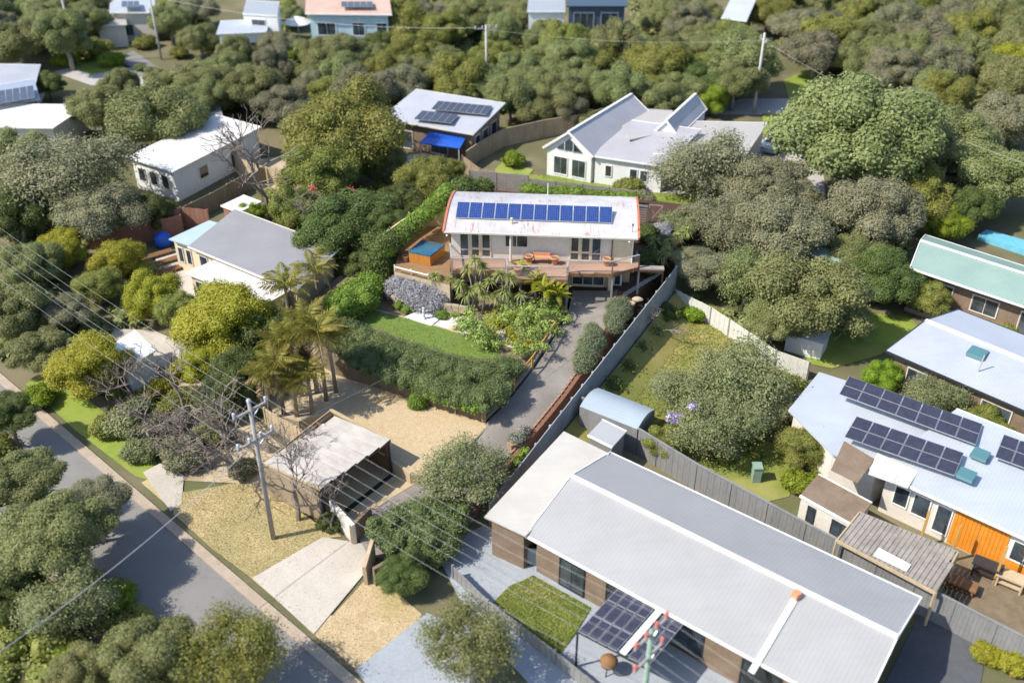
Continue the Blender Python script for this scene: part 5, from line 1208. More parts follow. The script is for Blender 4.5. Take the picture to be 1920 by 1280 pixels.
# P: top houses
RT = ribbed('faded_terracotta_roof', (.5, .34, .28, 1), (.6, .45, .38, 1), .25, R(88), .7)
rp, q, I = building('house', 'two storey pale blue house with faded pink roof at top', P(572, 26, 6.4), P(735, 28, 6.4), P(730, 0, 6.4), 6.4, 6.9, 'skillion', RT, 'bluewall', .5, gut='white', wins={0: [(.8, 3.2, 3.6, 5.3, 2), (5.2, 6.8, 3.6, 5.3, 2), (8.2, 9.6, 3.6, 5.3, 2)]}, fm='white')
d = (I[1] - I[0]); f = Frame(V(I[0].x, I[0].y, 0), math.atan2(d.y, d.x)); mb = MB(); f.box(mb, -.05, d.length + .05, -.25, -.003, 2.7, 2.95); mb.build('floor_band', MAT['white'], rp)
mb = MB(); f.box(mb, 3.5, d.length, -.06, -.004, 0, 2.69); mb.build('brick_base', MAT['brick'], rp); windows(rp, I[0] + V(0, -.07, 0), I[1] + V(0, -.07, 0), [(8, 9, .3, 2.2, 1), (4.5, 6, .6, 2, 1)])
rowpanels((640, 14), (700, 14), (640, 4), 5, 1, rp, 6.95)
building('house', 'white cube house with grey side at the top left', P(455, 26, 5), P(520, 30, 5), P(524, 4, 5), 5, 5.1, 'flat', MAT['steel'], 'whitewall', .05, wins={0: [(1, 3, 2.8, 4.4, 2)]})
building('house', 'white house partly behind trees left of the pale blue house', P(405, 64, 3.5), P(500, 60, 3.5), P(506, 40, 3.5), 3.5, 3.8, 'skillion', roofmat((.4, .44, .52, 1), (.48, .52, .6, 1), R(80)), 'whitewall', .3, wins={0: [(1, 2.4, .8, 2.2, 2), (3.5, 5, .8, 2.2, 2)]})
rq, q, I = building('house', 'grey roofed house with two blue panel arrays at top left', P(205, 24, 4), P(292, 24, 4), P(290, -10, 4), 4, 4.6, 'skillion', roofmat((.42, .45, .5, 1), (.5, .52, .58, 1), R(80)), 'offwhite', .4, wins={0: [(1, 2.4, .8, 2.4, 2)]})
rowpanels((228, 14), (262, 14), (228, 3), 3, 1, rq, 4.7)
building('house', 'pale flat roof below the top left panel house', P(178, 48, 3), P(238, 46, 3), P(236, 30, 3), 3, 3.2, 'skillion', RH2, 'offwhite', .3)
rr_, q, I = building('house', 'dark blue modern house with long glazed front at top', P(1062, 12, 7), P(1176, 12, 7), P(1176, -14, 7), 7, 7.1, 'flat', MAT['darkblue'], 'darkblue', .3, gut='darkmetal', wins={0: [(.6, 3.2, 3.8, 6.2, 3), (4.0, 6.2, 3.8, 6.2, 2), (.8, 5.8, .6, 2.8, 4)]}, fm='steel')
building('house', 'white side wing left of the dark blue modern house', P(988, 22, 6), P(1060, 22, 6), P(1060, 0, 6), 6, 6.1, 'flat', MAT['steel'], 'whitewall', .2, wins={0: [(1, 4, 3, 5, 2)]})
building('house', 'small pale roof between trees near the top right', P(1352, 34, 4), P(1400, 40, 4), P(1416, 12, 4), 4, 4.8, 'skillion', roofmat((.5, .53, .56, 1), (.56, .6, .62, 1), R(80)), 'brownwall', .3)
c = P(560, 62, 1); mb = MB(); mb.lathe(c, [(1.9, 1.4), (1.0, 1.9), (.1, 2.2)], 10); mb.tube([c - V(0, 0, 1), c + V(0, 0, 1.5)], .06, 5); solo('parasol', mb, MAT['white'], 'white parasol beside the pale blue two storey house', 'parasol')

# ------------------------------------------------------------------ power poles and lines
wd = kd                                          # wires run with the street
pd = V(-wd.y, wd.x, 0)                           # crossarms lie across it, toward the upper right
def pole(base, h, label, arms=((8.6, 1.9),), m='pole', r=.15, ins='insul', name='power_pole', d=None):
    d = d or pd; t = thing(name, label, 'power pole', base)
    MB().tube([base, base + V(0, 0, h)], [r, r * .72], 10).build('pole', MAT[m], t, True)
    for z, w in arms:
        a = base - d * w / 2 + V(.0, 0, z); b = base + d * w / 2 + V(0, 0, z)
        MB().beam(a, b, .1, .12).build('crossarm', MAT['pole' if m != 'concpole' else 'pole'], t)
        for k in ((0, 1) if w < 2.2 else (0, .33, .67, 1)):
            q = a.lerp(b, .04 + k * .92); MB().lathe(q + V(0, 0, .05), [(.03, 0), (.09, .06), (.06, .1), (.1, .17), (.07, .21), (.09, .28), (.03, .32)], 8).build('insulator', MAT[ins], t)
        MB().beam(base + V(0, 0, z - .55), base + d * (w * .3) + V(0, 0, z), .04, .04).build('brace', MAT['steel'], t)
    return t
p1 = P(513, 1010, 0); top1 = 9.6
h1 = 9.55
t1 = pole(p1, h1, 'tall grey power pole with two crossarms beside the carport', ((9.05, 2.1), (7.1, 2.3)))
MB().lathe(p1 + V(0, 0, h1), [(.06, 0), (.13, .06), (.09, .1), (.13, .17), (.05, .24)], 8).build('insulator', MAT['insul'], t1)
p2 = P(1222, 1180, 9.2); p2.z = 0
t2 = pole(p2, 9.2, 'green power pole with red insulators at the bottom edge', ((9.0, 2.2), (7.6, 2.0)), 'greenpole', ins='redins')
p0 = p1 - wd * 46; p3 = p2 + wd * 40
def wire(a, b, sag, label, r=.0062, n=18, m='wire', group='overhead wires along the street'):
    pts = [a.lerp(b, i / n) - V(0, 0, 4 * sag * (i / n) * (1 - i / n)) for i in range(n + 1)]
    mb = MB().tube(pts, r, 6, False); return solo('power_line', mb, MAT[m], label, 'power line', group)
names = ['topmost', 'upper left', 'upper right', 'lower outer left', 'lower middle', 'lower outer right']
offs = [(0, h1 + .2), (-.95, 9.35), (.95, 9.35), (-1.06, 7.4), (-.0, 7.4), (1.06, 7.4)]
wd2 = (p2 - p1).normalized()
for (o, z), nm in zip(offs, names):
    a = p1 + pd * o + V(0, 0, z); b = p2 + pd * o + V(0, 0, z - .3); z0_ = p0 + pd * o + V(0, 0, z); c_ = p3 + pd * o + V(0, 0, z - .3)
    wire(z0_, a, .8, nm + ' wire running off to the left from the tall grey pole'); wire(a, b, .45, nm + ' wire between the tall grey pole and the green pole'); wire(b, c_, .6, nm + ' wire leaving the green pole to the lower right')
wire(p1 + V(0, 0, 7.0), P(-60, 1262, 5.5), .6, 'service wire crossing the street from the grey pole to lower left', .02)
hm = HF(hs(1184), .1, z_e + .8); wire(p1 + V(0, 0, 7.0), HF(hs(1184), .1, z_e + .75), .9, 'thin service wire from the grey pole to the house mast', .01, 24, 'darkwire')
pf = P(1413, 213, 0); pm = P(913, 180, 0); pt = P(146, 122, 0); pu = P(303, 112, 0)
xd = V(.98, .15, 0).normalized()
pole(pf, 9.0, 'pale leaning power pole behind the large white house', ((8.2, 1.8),), 'concpole', .17, d=V(xd.y, -xd.x, 0))
pole(pm, 8.2, 'short pale power pole in the dark trees at upper middle', ((7.8, 2.6),), 'concpole', .16, d=xd)
pole(pt, 10.5, 'grey power pole above the turning area at upper left', ((9.6, 1.8),), 'concpole', .18, d=xd)
pole(pu, 8.5, 'slim power pole right of the upper left turning area', ((8.0, 1.4),), 'concpole', .15, d=xd)
wire(pm + V(-1, 0, 7.9), pf + V(0, 0, 8.2), .8, 'far wire between the two pale upper poles', .014, group='far wires')
wire(pf + V(0, 0, 8.2), P(1990, 330, 7), 1.0, 'far wire running right from the leaning pale pole', .014, group='far wires')
wire(pt + V(0, 0, 9.6), pu + V(0, 0, 8), .6, 'far wire between the two upper left poles', .014, group='far wires')
wire(pu + V(0, 0, 8.0), pm + V(-1.2, 0, 7.9), 1.2, 'far wire from the slim pole to the middle pole', .014, group='far wires')

for x, y, h, m, lb in ((1416, 900, 1.1, 'greenpole', 'green wheeled bin by the dark fence in the feathery garden'), (1700, 900 + 170, 1.0, 'redins', 'red bin standing under the weathered pergola edge')):
    c = P(x, y, 0); t = thing('wheelie_bin', lb, 'bin', c)
    MB().prism([(c.x - .25, c.y - .28), (c.x + .25, c.y - .28), (c.x + .25, c.y + .28), (c.x - .25, c.y + .28)], .06, h).build('body', MAT[m], t)
    MB().box(c + V(0, 0, h + .04), (.58, .66, .07)).build('lid', MAT[m], t)
    for sx in (-.22, .22): MB().tube([c + V(sx - .03, .3, .1), c + V(sx + .03, .3, .1)], .1, 10).build('wheel', MAT['blackrub'], t)

bA = [p + V(.4, -.25, 0) for p in rb]; bA = [V(p.x, p.y, 1.25 - .2 * i) for i, p in enumerate(bA)]; bB = [V(p.x + 2.4, p.y - 1.4, .03) for p in rb]
ribbon('grass_bank', bA[:4], bB[:4], MAT['yellowgrass'], 'grassy bank sloping away from the tall boundary wall', 10)
lit = pebmat('leaf_litter', (.12, .07, .04, 1), (.2, .13, .07, 1), (.3, .22, .12, 1))
def band(a, b, w0, w1): return [a + kn * w0, b + kn * w0, b + kn * w1, a + kn * w1]
for i, (w0, w1, n) in enumerate(((.3, 1.1, 2600), (5.7, 6.9, 2600), (-.9, .4, 2400))):
    o = pebbles('leaf_litter', band(k0 + kd * 58, kb + kd * 2, w0, w1), n, .03, lit, .03 if w0 > 0 else .12, ['fallen leaves in the right gutter of the street', 'fallen leaves in the left gutter of the street', 'fallen leaves behind the right kerb'][i], 30 + i); o['category'] = 'leaf litter'
for i, (pl, lb) in enumerate((([(474, 1082), (605, 1006), (690, 1020), (695, 1060), (588, 1188)], 'leaves and bark scattered on the pale driveway'), ([(850, 1060), (905, 1000), (1100, 1110), (1040, 1240)], 'leaves scattered on the blue grey paving'), ([(925, 870), (1000, 790), (1110, 650), (1065, 600), (915, 790)], 'leaves scattered along the sloping drive'))):
    if i == 2: continue
    o = pebbles('leaf_litter', [P(x, y, .09) for x, y in pl], 120, .028, lit, .125 if i else .085, lb, 40 + i); o['category'] = 'leaf litter'
ground('side_yard', [(1655, 1290), (1735, 1128), (1800, 1165), (1850, 1215), (1830, 1330), (1640, 1330)], .05, plain('shade_toned_paving', (.09, .095, .105, 1), .9), 'paved side yard with dark shade in its colour at the lower right corner')  # shadow beside the long grey house is put into this paving's dark colour
# ------------------------------------------------------------------ vegetation
def zat(xy, py):
    "height at plan point xy whose picture row is py"
    k = (py - 640) / FPX; s, c = math.sin(PITCH), math.cos(PITCH); Y = xy[1]
    # (Y*s + Z*c) = -k * (Y*c - Z*s), Z measured from the camera
    return CAMH + (-Y * s - k * Y * c) / (c - k * s)
def bush(name, label, cat, specs, m, leaf, zg, cover=1.7, up=.2, core=.82, seed=1, squash=.8, loose=.12, zmin=None, aspect=1.5, group=None):
    """specs: (px, py, z, r): lumps in the world, one mesh"""
    W_ = [P(x, y, z) for x, y, z, r in specs]; c = sum(W_, V(0, 0, 0)) / len(W_); c.z = zg
    bl = [(p.x - c.x, p.y - c.y, p.z - c.z, r, r, r * squash) for p, (x, y, z, r) in zip(W_, [s for s in specs])]
    me = blob_leaves(name, bl, leaf, cover, up, seed=seed, core=core, zmin=0 if zmin is None else zmin, loose=loose, aspect=aspect)
    o = link(name, me, MAT[m], None, c); return tag(o, label, cat, group, 'stuff' if name in ('flowers', 'blossom') else None)
# --- woods: countable crowns, one label for each stand
def inpoly(x, y, poly):
    ins = False; n = len(poly)
    for i in range(n):
        x1, y1 = poly[i][:2]; x2, y2 = poly[(i + 1) % n][:2]
        if (y1 > y) != (y2 > y) and x < (x2 - x1) * (y - y1) / (y2 - y1) + x1: ins = not ins
    return ins
NT = [0]
TONE = {'olive': 'olive', 'greyleaf': 'grey', 'midgreen': 'green', 'dark': 'dark green'}
ORD = 'first second third fourth fifth sixth seventh eighth ninth tenth eleventh twelfth thirteenth fourteenth fifteenth sixteenth seventeenth eighteenth nineteenth twentieth twenty-first twenty-second twenty-third twenty-fourth twenty-fifth twenty-sixth'.split()
def wood(pxpoly, label, group, mats, spacing=5.6, rr=(2.5, 3.7), seed=1, skip=(), kinds=('moonah', 'moonah', 'moonah', 'puffy'), poly=None, low=.95, place=None):
    g = random.Random(seed); poly = poly or [P(x, y, 2.8) for x, y in pxpoly]
    xs = [p[0] for p in poly]; ys = [p[1] for p in poly]; y = min(ys); row = 0; done = []
    while y < max(ys):
        x = min(xs) + (spacing / 2 if row % 2 else 0)
        while x < max(xs):
            X, Y = x + g.uniform(-1, 1) * spacing * .28, y + g.uniform(-1, 1) * spacing * .25
            if inpoly(X, Y, poly) and not any((X - s[0]) ** 2 + (Y - s[1]) ** 2 < s[2] ** 2 for s in skip):
                r_ = g.uniform(*rr); NT[0] += 1
                mm = g.choice(mats)
                o = tree(0, 0, 0, g.choice(kinds), mm, label, group=group, pos=(X, Y), rad=r_, low=low * g.uniform(.85, 1.15), seed=int(X * 97 + Y * 13) % 99991, hs=g.uniform(.9, 1.2))
                done.append((row, X, mm, o))
            x += spacing
        y += spacing * .86; row += 1
    if place:
        rows = sorted({d[0] for d in done})
        for r_i, r0_ in enumerate(rows):
            line = sorted([d for d in done if d[0] == r0_], key=lambda d: d[1])
            for i, d in enumerate(line):
                o = d[3]; o['label'] = f"{TONE[d[2]]} crown, {ORD[i]} from left, {ORD[r_i]} row of {place}"
W1m = ['olive', 'olive', 'greyleaf', 'midgreen', 'olive']
def S_(x, y, r): p = P(x, y, 0); return (p.x, p.y, r)
wood([(300, 150), (420, 118), (560, 112), (600, 100), (720, 108), (985, 84), (1180, 84), (1330, 60), (1420, 120), (1470, 170), (1370, 178), (1120, 205), (965, 212), (930, 172), (770, 158), (700, 195), (560, 205), (500, 215), (330, 195)],
     'rounded grey green crown in the wide wood between top houses and middle roofs', 'trees of the wide middle wood', W1m, 5.4, (2.5, 3.5), 2, [S_(913, 170, 2.5), S_(1413, 200, 3), S_(1350, 60, 6)], place='the middle wood')
wood([(740, 8), (985, 8), (985, 66), (740, 86)], 'rounded crown in the stand between pale blue and dark blue top houses', 'trees between the two top houses', W1m, 5.8, (2.6, 3.6), 3, place='the stand left of the dark blue house')
wood([(1190, 8), (1345, 8), (1340, 45), (1190, 62)], 'rounded crown in the stand right of the dark blue house', 'trees right of the dark blue house', W1m, 5.8, (2.6, 3.6), 4, place='the stand right of the dark blue house')
wood([(1420, 5), (1920, 5), (1990, 60), (1990, 200), (1840, 190), (1690, 200), (1660, 150), (1590, 125), (1500, 120), (1440, 60)], 'spreading grey green crown in the wood at upper right', 'trees of the upper right wood', W1m, 6.2, (3.0, 4.2), 5, [S_(1470, 75, 4)], place='the upper right wood')
wood([(-60, 5), (170, 5), (190, 60), (120, 95), (-60, 112)], 'grey olive crown in the wood at the top left corner', 'trees of the top left wood', ['olive', 'greyleaf', 'olive'], 6, (3, 4), 6, place='the top left wood')
wood(None, 'distant crown in the wood along the top of the slope', 'far trees beyond the top houses', W1m, 8.5, (3.6, 4.8), 7, poly=[V(-95, 163, 0), V(95, 163, 0), V(105, 190, 0), V(-105, 190, 0)], place='the farthest wood')
# --- single trees
T = [
 (188, 208, 120, 'moonah', 'olive', 'olive tree in front of the glaring white roof at left'),
 (290, 225, 165, 'moonah', 'olive', 'dark olive tree directly behind the long white house'),
 (250, 250, 90, 'moonah', 'midgreen', 'small green tree at the left end of the long white roof'),
 (400, 190, 80, 'moonah', 'greyleaf', 'grey tree above the middle of the long white roof'),
 (530, 200, 120, 'moonah', 'greyleaf', 'grey green tree at the right end of the long white roof'),
 (450, 160, 90, 'moonah', 'olive', 'olive tree behind the small white roof'),
 (120, 330, 210, 'loose', 'greyleaf', 'large feathery grey tree left of the long white house'),
 (195, 400, 150, 'moonah', 'greyleaf', 'grey tree below the front of the long white house'),
 (290, 400, 90, 'moonah', 'dark', 'dark low tree at the corner of the long white house'),
 (30, 300, 130, 'moonah', 'olive', 'olive tree at the left edge below the white roof'),
 (35, 400, 140, 'moonah', 'dark', 'dark green tree at the left edge below the large grey one'),
 (120, 470, 90, 'puffy', 'yellowgreen', 'tall yellow green tree left of the red brown fence'),
 (60, 500, 120, 'moonah', 'olive', 'olive tree at the left edge level with the blue tank'),
 (30, 590, 130, 'moonah', 'olive', 'olive tree under the wires at the left edge'),
 (120, 590, 100, 'moonah', 'greyleaf', 'grey tree under the wires left of the small white shed'),
 (185, 540, 90, 'puffy', 'midgreen', 'mid green tree under the wires above the white shed'),
 (225, 490, 95, 'puffy', 'yellowgreen', 'yellow green tree in front of the timber stacks'),
 (285, 560, 100, 'puffy', 'yellowgreen', 'bright yellow green tree below the pale paved yard'),
 (340, 590, 90, 'puffy', 'midgreen', 'green tree left of the big yellow green dome'),
 (425, 610, 165, 'puffy', 'yellowgreen', 'big yellow green dome below the white lean-to'),
 (390, 680, 90, 'puffy', 'yellowgreen', 'yellow green shrub tree right of the bare earth'),
 (170, 690, 145, 'puffy', 'yellowgreen', 'broad yellow green tree left of the small white shed'),
 (75, 665, 110, 'moonah', 'olive', 'olive tree at left just above the street verge'),
 (450, 715, 130, 'puffy', 'dark', 'dark ivy covered tree left of the palms'),
 (405, 760, 80, 'puffy', 'dark', 'dark ivy covered shrub tree behind the crossarm'),
 (500, 640, 120, 'puffy', 'dark', 'dark tree between yellow green dome and palms'),
 (650, 260, 200, 'puffy', 'midgreen', 'tall mid green tree left of the panelled brown walled house'),
 (600, 330, 140, 'puffy', 'midgreen', 'mid green tree in front of the tall one at upper middle'),
 (720, 310, 90, 'puffy', 'olive', 'olive tree beside the paved court'),
 (575, 240, 90, 'moonah', 'olive', 'olive tree between white roof and tall green tree'),
 (650, 420, 190, 'moonah', 'dark', 'dark tree with red flowers left of the hot tub'),
 (560, 400, 110, 'puffy', 'midgreen', 'green tree behind the mid grey roof'),
 (800, 345, 100, 'puffy', 'midgreen', 'bright conical tree at the back left corner of the block'),
 (755, 385, 100, 'puffy', 'dark', 'dark green tree just outside the cream garden wall'), (722, 425, 90, 'puffy', 'dark', 'tall dark tree shading the hot tub deck from the left'),
 (845, 325, 60, 'puffy', 'midgreen', 'slim green tree below the blue awning'),
 (690, 500, 110, 'moonah', 'dark', 'dark tree between hot tub deck and hedge at left'),
 (470, 405, 60, 'puffy', 'lime', 'lime shrub tree beside the pinkish shed'),
 (1605, 265, 280, 'moonah', 'olive', 'huge olive dome right of the white parked car'),
 (1540, 230, 120, 'moonah', 'greyleaf', 'grey tree at the upper left of the huge dome'),
 (1780, 270, 170, 'moonah', 'olive', 'olive dome right of the huge dome'),
 (1870, 330, 170, 'moonah', 'olive', 'olive dome at the right edge above the green roof'),
 (1720, 360, 150, 'moonah', 'midgreen', 'mid green dome below the huge dome'),
 (1820, 390, 110, 'moonah', 'dark', 'dark tree behind the green roof'),
 (1890, 230, 130, 'moonah', 'greyleaf', 'grey tree at the right edge of the photo above the domes'),
 (1700, 215, 120, 'moonah', 'greyleaf', 'grey tree above the huge dome on its right'),
 (1905, 130, 100, 'puffy', 'yellowgreen', 'yellow green tree at the upper right edge'),
 (1640, 410, 190, 'moonah', 'greyleaf', 'rounded grey tree left of the green roof'),
 (1775, 425, 80, 'puffy', 'lime', 'lime yellow shrub tree behind the green roof'),
 (1330, 320, 170, 'loose', 'greyleaf', 'grey tree in front of the right white wing'),
 (1430, 350, 170, 'moonah', 'greyleaf', 'grey tree just below the white parked car'),
 (1370, 430, 150, 'loose', 'greyleaf', 'feathery grey tree at the back right corner of the block'),
 (1470, 440, 170, 'moonah', 'greyleaf', 'grey tree standing over the hidden green outbuilding'),
 (1320, 505, 120, 'moonah', 'greyleaf', 'grey tree against the boundary wall beside the yuccas'),
 (1400, 530, 120, 'loose', 'olive', 'olive tree above the pale panel fence'),
 (1520, 560, 220, 'moonah', 'olive', 'wide spreading tree with pale limbs behind the pale fence'),
 (1450, 600, 120, 'moonah', 'olive', 'lower left lobe tree beside the pale fence'),
 (1650, 520, 130, 'moonah', 'dark', 'dark green tree between spreading tree and green roof'),
 (1600, 480, 110, 'moonah', 'olive', 'olive tree behind the spreading tree'),
 (1335, 190, 65, 'puffy', 'lime', 'lime green shrub tree above the white house roofs'),
 (1290, 740, 130, 'loose', 'oliveleaf', 'pale feathery tree by the curved shed'),
 (1380, 720, 170, 'loose', 'oliveleaf', 'pale feathery tree in the middle of the yard'),
 (1340, 800, 160, 'loose', 'oliveleaf', 'pale feathery tree nearest the long dark fence'),
 (1440, 770, 120, 'loose', 'oliveleaf', 'pale feathery tree left of the dark solar panels'),
 (1515, 840, 110, 'puffy', 'midgreen', 'green tree in front of the brown patch roof'),
 (1245, 830, 80, 'puffy', 'midgreen', 'small dark green tree behind the curved shed'),
 (1750, 745, 120, 'loose', 'oliveleaf', 'pale tree between the two white roofs at right'),
 (1840, 800, 90, 'puffy', 'midgreen', 'mid green shrub tree right of the solar rows'),
 (1655, 712, 80, 'puffy', 'lime', 'lime shrub tree above the solar rows'),
 (100, 1010, 220, 'moonah', 'olive', 'large olive tree left of the street in the shade'),
 (30, 900, 150, 'moonah', 'olive', 'olive tree at the left edge beside the street'),
 (175, 950, 120, 'moonah', 'greyleaf', 'grey tree leaning over the shaded street'),
 (130, 1130, 170, 'loose', 'oliveleaf', 'pale grey green tree at the left below the large olive one'),
 (20, 1110, 130, 'moonah', 'dark', 'dark tree at the lower left edge'),
 (15, 780, 110, 'moonah', 'dark', 'dark tree at the left end of the street'),
 (290, 1235, 190, 'moonah', 'olive', 'olive tree at the bottom edge beside the left kerb'),
 (440, 1235, 200, 'loose', 'midgreen', 'yellowish green tree at the bottom edge over the street'),
 (150, 1270, 130, 'moonah', 'olive', 'olive tree in the bottom left corner'),
 (885, 1215, 180, 'loose', 'olive', 'olive green tree at the bottom middle over the grey driveway'),
 (755, 1080, 90, 'puffy', 'dark', 'dark shrub tree at the front corner of the block'),
]
TALL = {(100, 1010): 1.15, (175, 950): 1.5, (30, 900): 1.3, (15, 780): 1.4, (722, 425): 1.9, (440, 1235): 1.1, (885, 1215): 1.1, (290, 1235): 1.2}
for px, py, w, k, m, lb in T: tree(px, py, w, k, m, lb, low=TALL.get((px, py), .85))
# spreading tree shows pale bare limbs
bare_tree(1525, 640, 5.2, 'pale twisted bare limbs rising through the spreading tree', k=1, m='greybark', hx=1.3)
Sh = [
 (325, 765, 70, 'midgreen', 'green shrub among the bare trees left of the ivy trees'), (395, 815, 60, 'olive', 'olive shrub beneath the bare trees behind the power pole'), (365, 745, 60, 'olive', 'olive shrub below the yellow green shrub tree'),
 (455, 880, 50, 'greyleaf', 'grey shrub at the foot of the trees near the pole'), (300, 735, 60, 'yellowgreen', 'yellow green shrub right of the white shed'), (350, 690, 60, 'yellowgreen', 'yellow green shrub above the leaf strewn earth'),
 (125, 110, 50, 'lime', 'bright green shrub at the left of the turning area'), (175, 95, 60, 'midgreen', 'tall green shrub above the turning area'), (208, 113, 42, 'lime', 'low bright shrub beside the turning area'),
 (272, 80, 40, 'midgreen', 'green shrub beside the slim upper left pole'), (335, 100, 34, 'midgreen', 'small shrub right of the slim pole'),
 (495, 105, 42, 'lime', 'bright lime shrub left of the pair below the top houses'), (545, 112, 50, 'lime', 'bright lime shrub right of the pair below the top houses'),
 (262, 128, 22, 'olive', 'tiny shrub at the left of the turning island'), (282, 132, 22, 'olive', 'tiny shrub at the right of the turning island'),
 (70, 745, 60, 'lime', 'lime shrub at the left end of the verge'), (205, 800, 60, 'midgreen', 'green shrub in the verge hedge, leftmost'), (262, 845, 60, 'oliveleaf', 'pale strappy shrub in the verge hedge'),
 (250, 790, 90, 'oliveleaf', 'pale shrub behind the verge hedge'), (300, 800, 80, 'greyleaf', 'grey shrub right of the verge hedge'), (345, 850, 80, 'greyleaf', 'grey shrub beside the small pale crossing'),
 (40, 1190, 60, 'lime', 'bright lime shrub at the lower left'), (250, 1170, 70, 'midgreen', 'green shrub left of the street by the kerb'), (215, 1120, 70, 'lime', 'lime shrub among dark shade left of the street'), (130, 1230, 60, 'lime', 'lime shrub behind the bottom left tree'),
 (1180, 350, 50, 'midgreen', 'small green shrub on the lawn before the white house'), (1205, 375, 46, 'greyleaf', 'grey shrub behind the back fence of the block'),
 (1550, 880, 60, 'midgreen', 'small shrub left of the annex'), (1500, 905, 60, 'lime', 'lime shrub at the foot of the annex wall'), (1600, 950, 40, 'dark', 'dark shrub between annex and fence'),
 (1150, 800, 40, 'dark', 'dark shrub behind the flat shed'), (1300, 590, 44, 'lime', 'lime shrub at the pale fence beside the wall'), (1240, 590, 60, 'dark', 'dark shrub against the tall boundary wall'),
 (1900, 1240, 60, 'yellowgreen', 'yellow weedy shrub at the lower right edge'), (1850, 1225, 50, 'yellowgreen', 'yellow weedy shrub left of the one at the edge'),
 (620, 980, 50, 'dark', 'dark shrub by the pale rendered wall'), (960, 300, 44, 'lime', 'lime shrub beside the long brown fence'), (1100, 228, 60, 'olive', 'olive shrub at the top of the long brown fence'),
 (1010, 235, 50, 'greyleaf', 'grey shrub above the long brown fence'), (975, 250, 30, 'lime', 'small lime shrub above the long brown fence'),
 (1870, 590, 50, 'lime', 'lime shrub at the foot of the green roofed veranda'), (1900, 610, 44, 'midgreen', 'green shrub at the right end of the veranda'),
]
T2 = [(165, 40, 90, 'moonah', 'olive', 'olive tree left of the pale flat roof at top'), (318, 42, 90, 'moonah', 'olive', 'olive tree right of the top left panel house'), (362, 18, 90, 'moonah', 'greyleaf', 'grey tree at the top between panel house and white houses'),
 (375, 75, 80, 'moonah', 'olive', 'olive tree left of the white cube houses'), (545, 30, 60, 'moonah', 'olive', 'olive tree squeezed between cube house and pale blue house'), (520, 85, 70, 'moonah', 'greyleaf', 'grey tree below the white cube house'),
 (640, 108, 110, 'moonah', 'olive', 'olive tree hiding the foot of the pale blue house'), (715, 95, 90, 'moonah', 'dark', 'dark tree at the right corner of the pale blue house'), (575, 100, 60, 'moonah', 'olive', 'olive tree left of the pale blue house foot'),
 (1020, 78, 90, 'moonah', 'olive', 'olive tree below the white side wing at top'), (1100, 92, 90, 'moonah', 'olive', 'olive tree below the dark blue house'), (1160, 82, 80, 'moonah', 'midgreen', 'green tree at the right corner of the dark blue house'),
 (1370, 75, 90, 'moonah', 'olive', 'olive tree below the small pale roof at top right'), (1440, 30, 90, 'moonah', 'midgreen', 'green tree right of the small pale roof at top right'), (440, 100, 80, 'moonah', 'olive', 'olive tree below the white house behind trees'),
 (90, 160, 70, 'moonah', 'dark', 'dark tree right of the far left grey roof'), (230, 165, 80, 'moonah', 'olive', 'olive tree at the lower edge of the turning area'), (345, 150, 80, 'moonah', 'greyleaf', 'grey tree at the right edge of the turning area'),
 (860, 190, 80, 'moonah', 'olive', 'olive tree behind the panelled brown walled house'), (1000, 205, 90, 'moonah', 'olive', 'olive tree just above the long brown fence'), (1060, 205, 80, 'moonah', 'greyleaf', 'grey tree above the front gable of the white house'),
 (1250, 170, 90, 'moonah', 'olive', 'olive tree above the cream roof of the white house'), (1200, 180, 80, 'moonah', 'dark', 'dark tree behind the cream roof of the white house'), (1320, 160, 100, 'moonah', 'dark', 'dark tree left of the leaning pale pole'),
 (1340, 100, 100, 'moonah', 'olive', 'olive tree at the right edge of the middle wood'), (1600, 600, 60, 'puffy', 'midgreen', 'green tree at the left edge of the back lawn'), (1740, 560, 90, 'puffy', 'midgreen', 'green tree in front of the green roof left end')]
for px, py, w, k, m, lb in T2: tree(px, py, w, k, m, lb)
def undergrowth(px, label, mats, seed, step=1.7, leaf=.2, rr=(.5, 1.1), holes=()):
    g = random.Random(seed); poly = [P(x, y, 0) for x, y in px]; xs = [p.x for p in poly]; ys = [p.y for p in poly]; cx, cy = sum(xs) / len(xs), sum(ys) / len(ys)
    bl = []; y = min(ys); hp = [[P(a, b, 0) for a, b in h] for h in holes]
    while y < max(ys):
        x = min(xs)
        while x < max(xs):
            X, Y = x + g.uniform(-.8, .8), y + g.uniform(-.8, .8)
            if g.random() < .8 and inpoly(X, Y, poly) and not any(inpoly(X, Y, h) for h in hp):
                r = g.uniform(*rr); bl.append((X - cx, Y - cy, r * .3, r, r, r * g.uniform(.6, 1.1)))
            x += step
        y += step
    me = blob_leaves('undergrowth', bl, leaf, .9, .5, .9, seed=seed, core=.85, zmin=0, loose=.2)
    o = link('undergrowth', me, MAT[mats], None, (cx, cy, 0)); tag(o, label, 'undergrowth', None, 'stuff')
undergrowth([(-40, 250), (230, 250), (240, 300), (240, 420), (170, 440), (170, 500), (290, 500), (330, 600), (200, 620), (200, 700), (60, 700), (-40, 690)], 'scrubby undergrowth below the trees along the left edge', 'olive', 1)
undergrowth([(330, 140), (560, 118), (980, 95), (1300, 80), (1420, 130), (1370, 185), (1120, 215), (960, 230), (930, 190), (770, 170), (700, 215), (560, 225), (490, 220), (330, 200)], 'scrubby undergrowth of the middle wood', 'olive', 2, 2.4, .3, (.8, 1.6))
undergrowth([(560, 230), (700, 230), (740, 300), (860, 340), (740, 430), (620, 540), (600, 480), (500, 400), (480, 370), (560, 350)], 'leafy undergrowth between the tall green tree and the block', 'midgreen', 3, 1.9, .22)
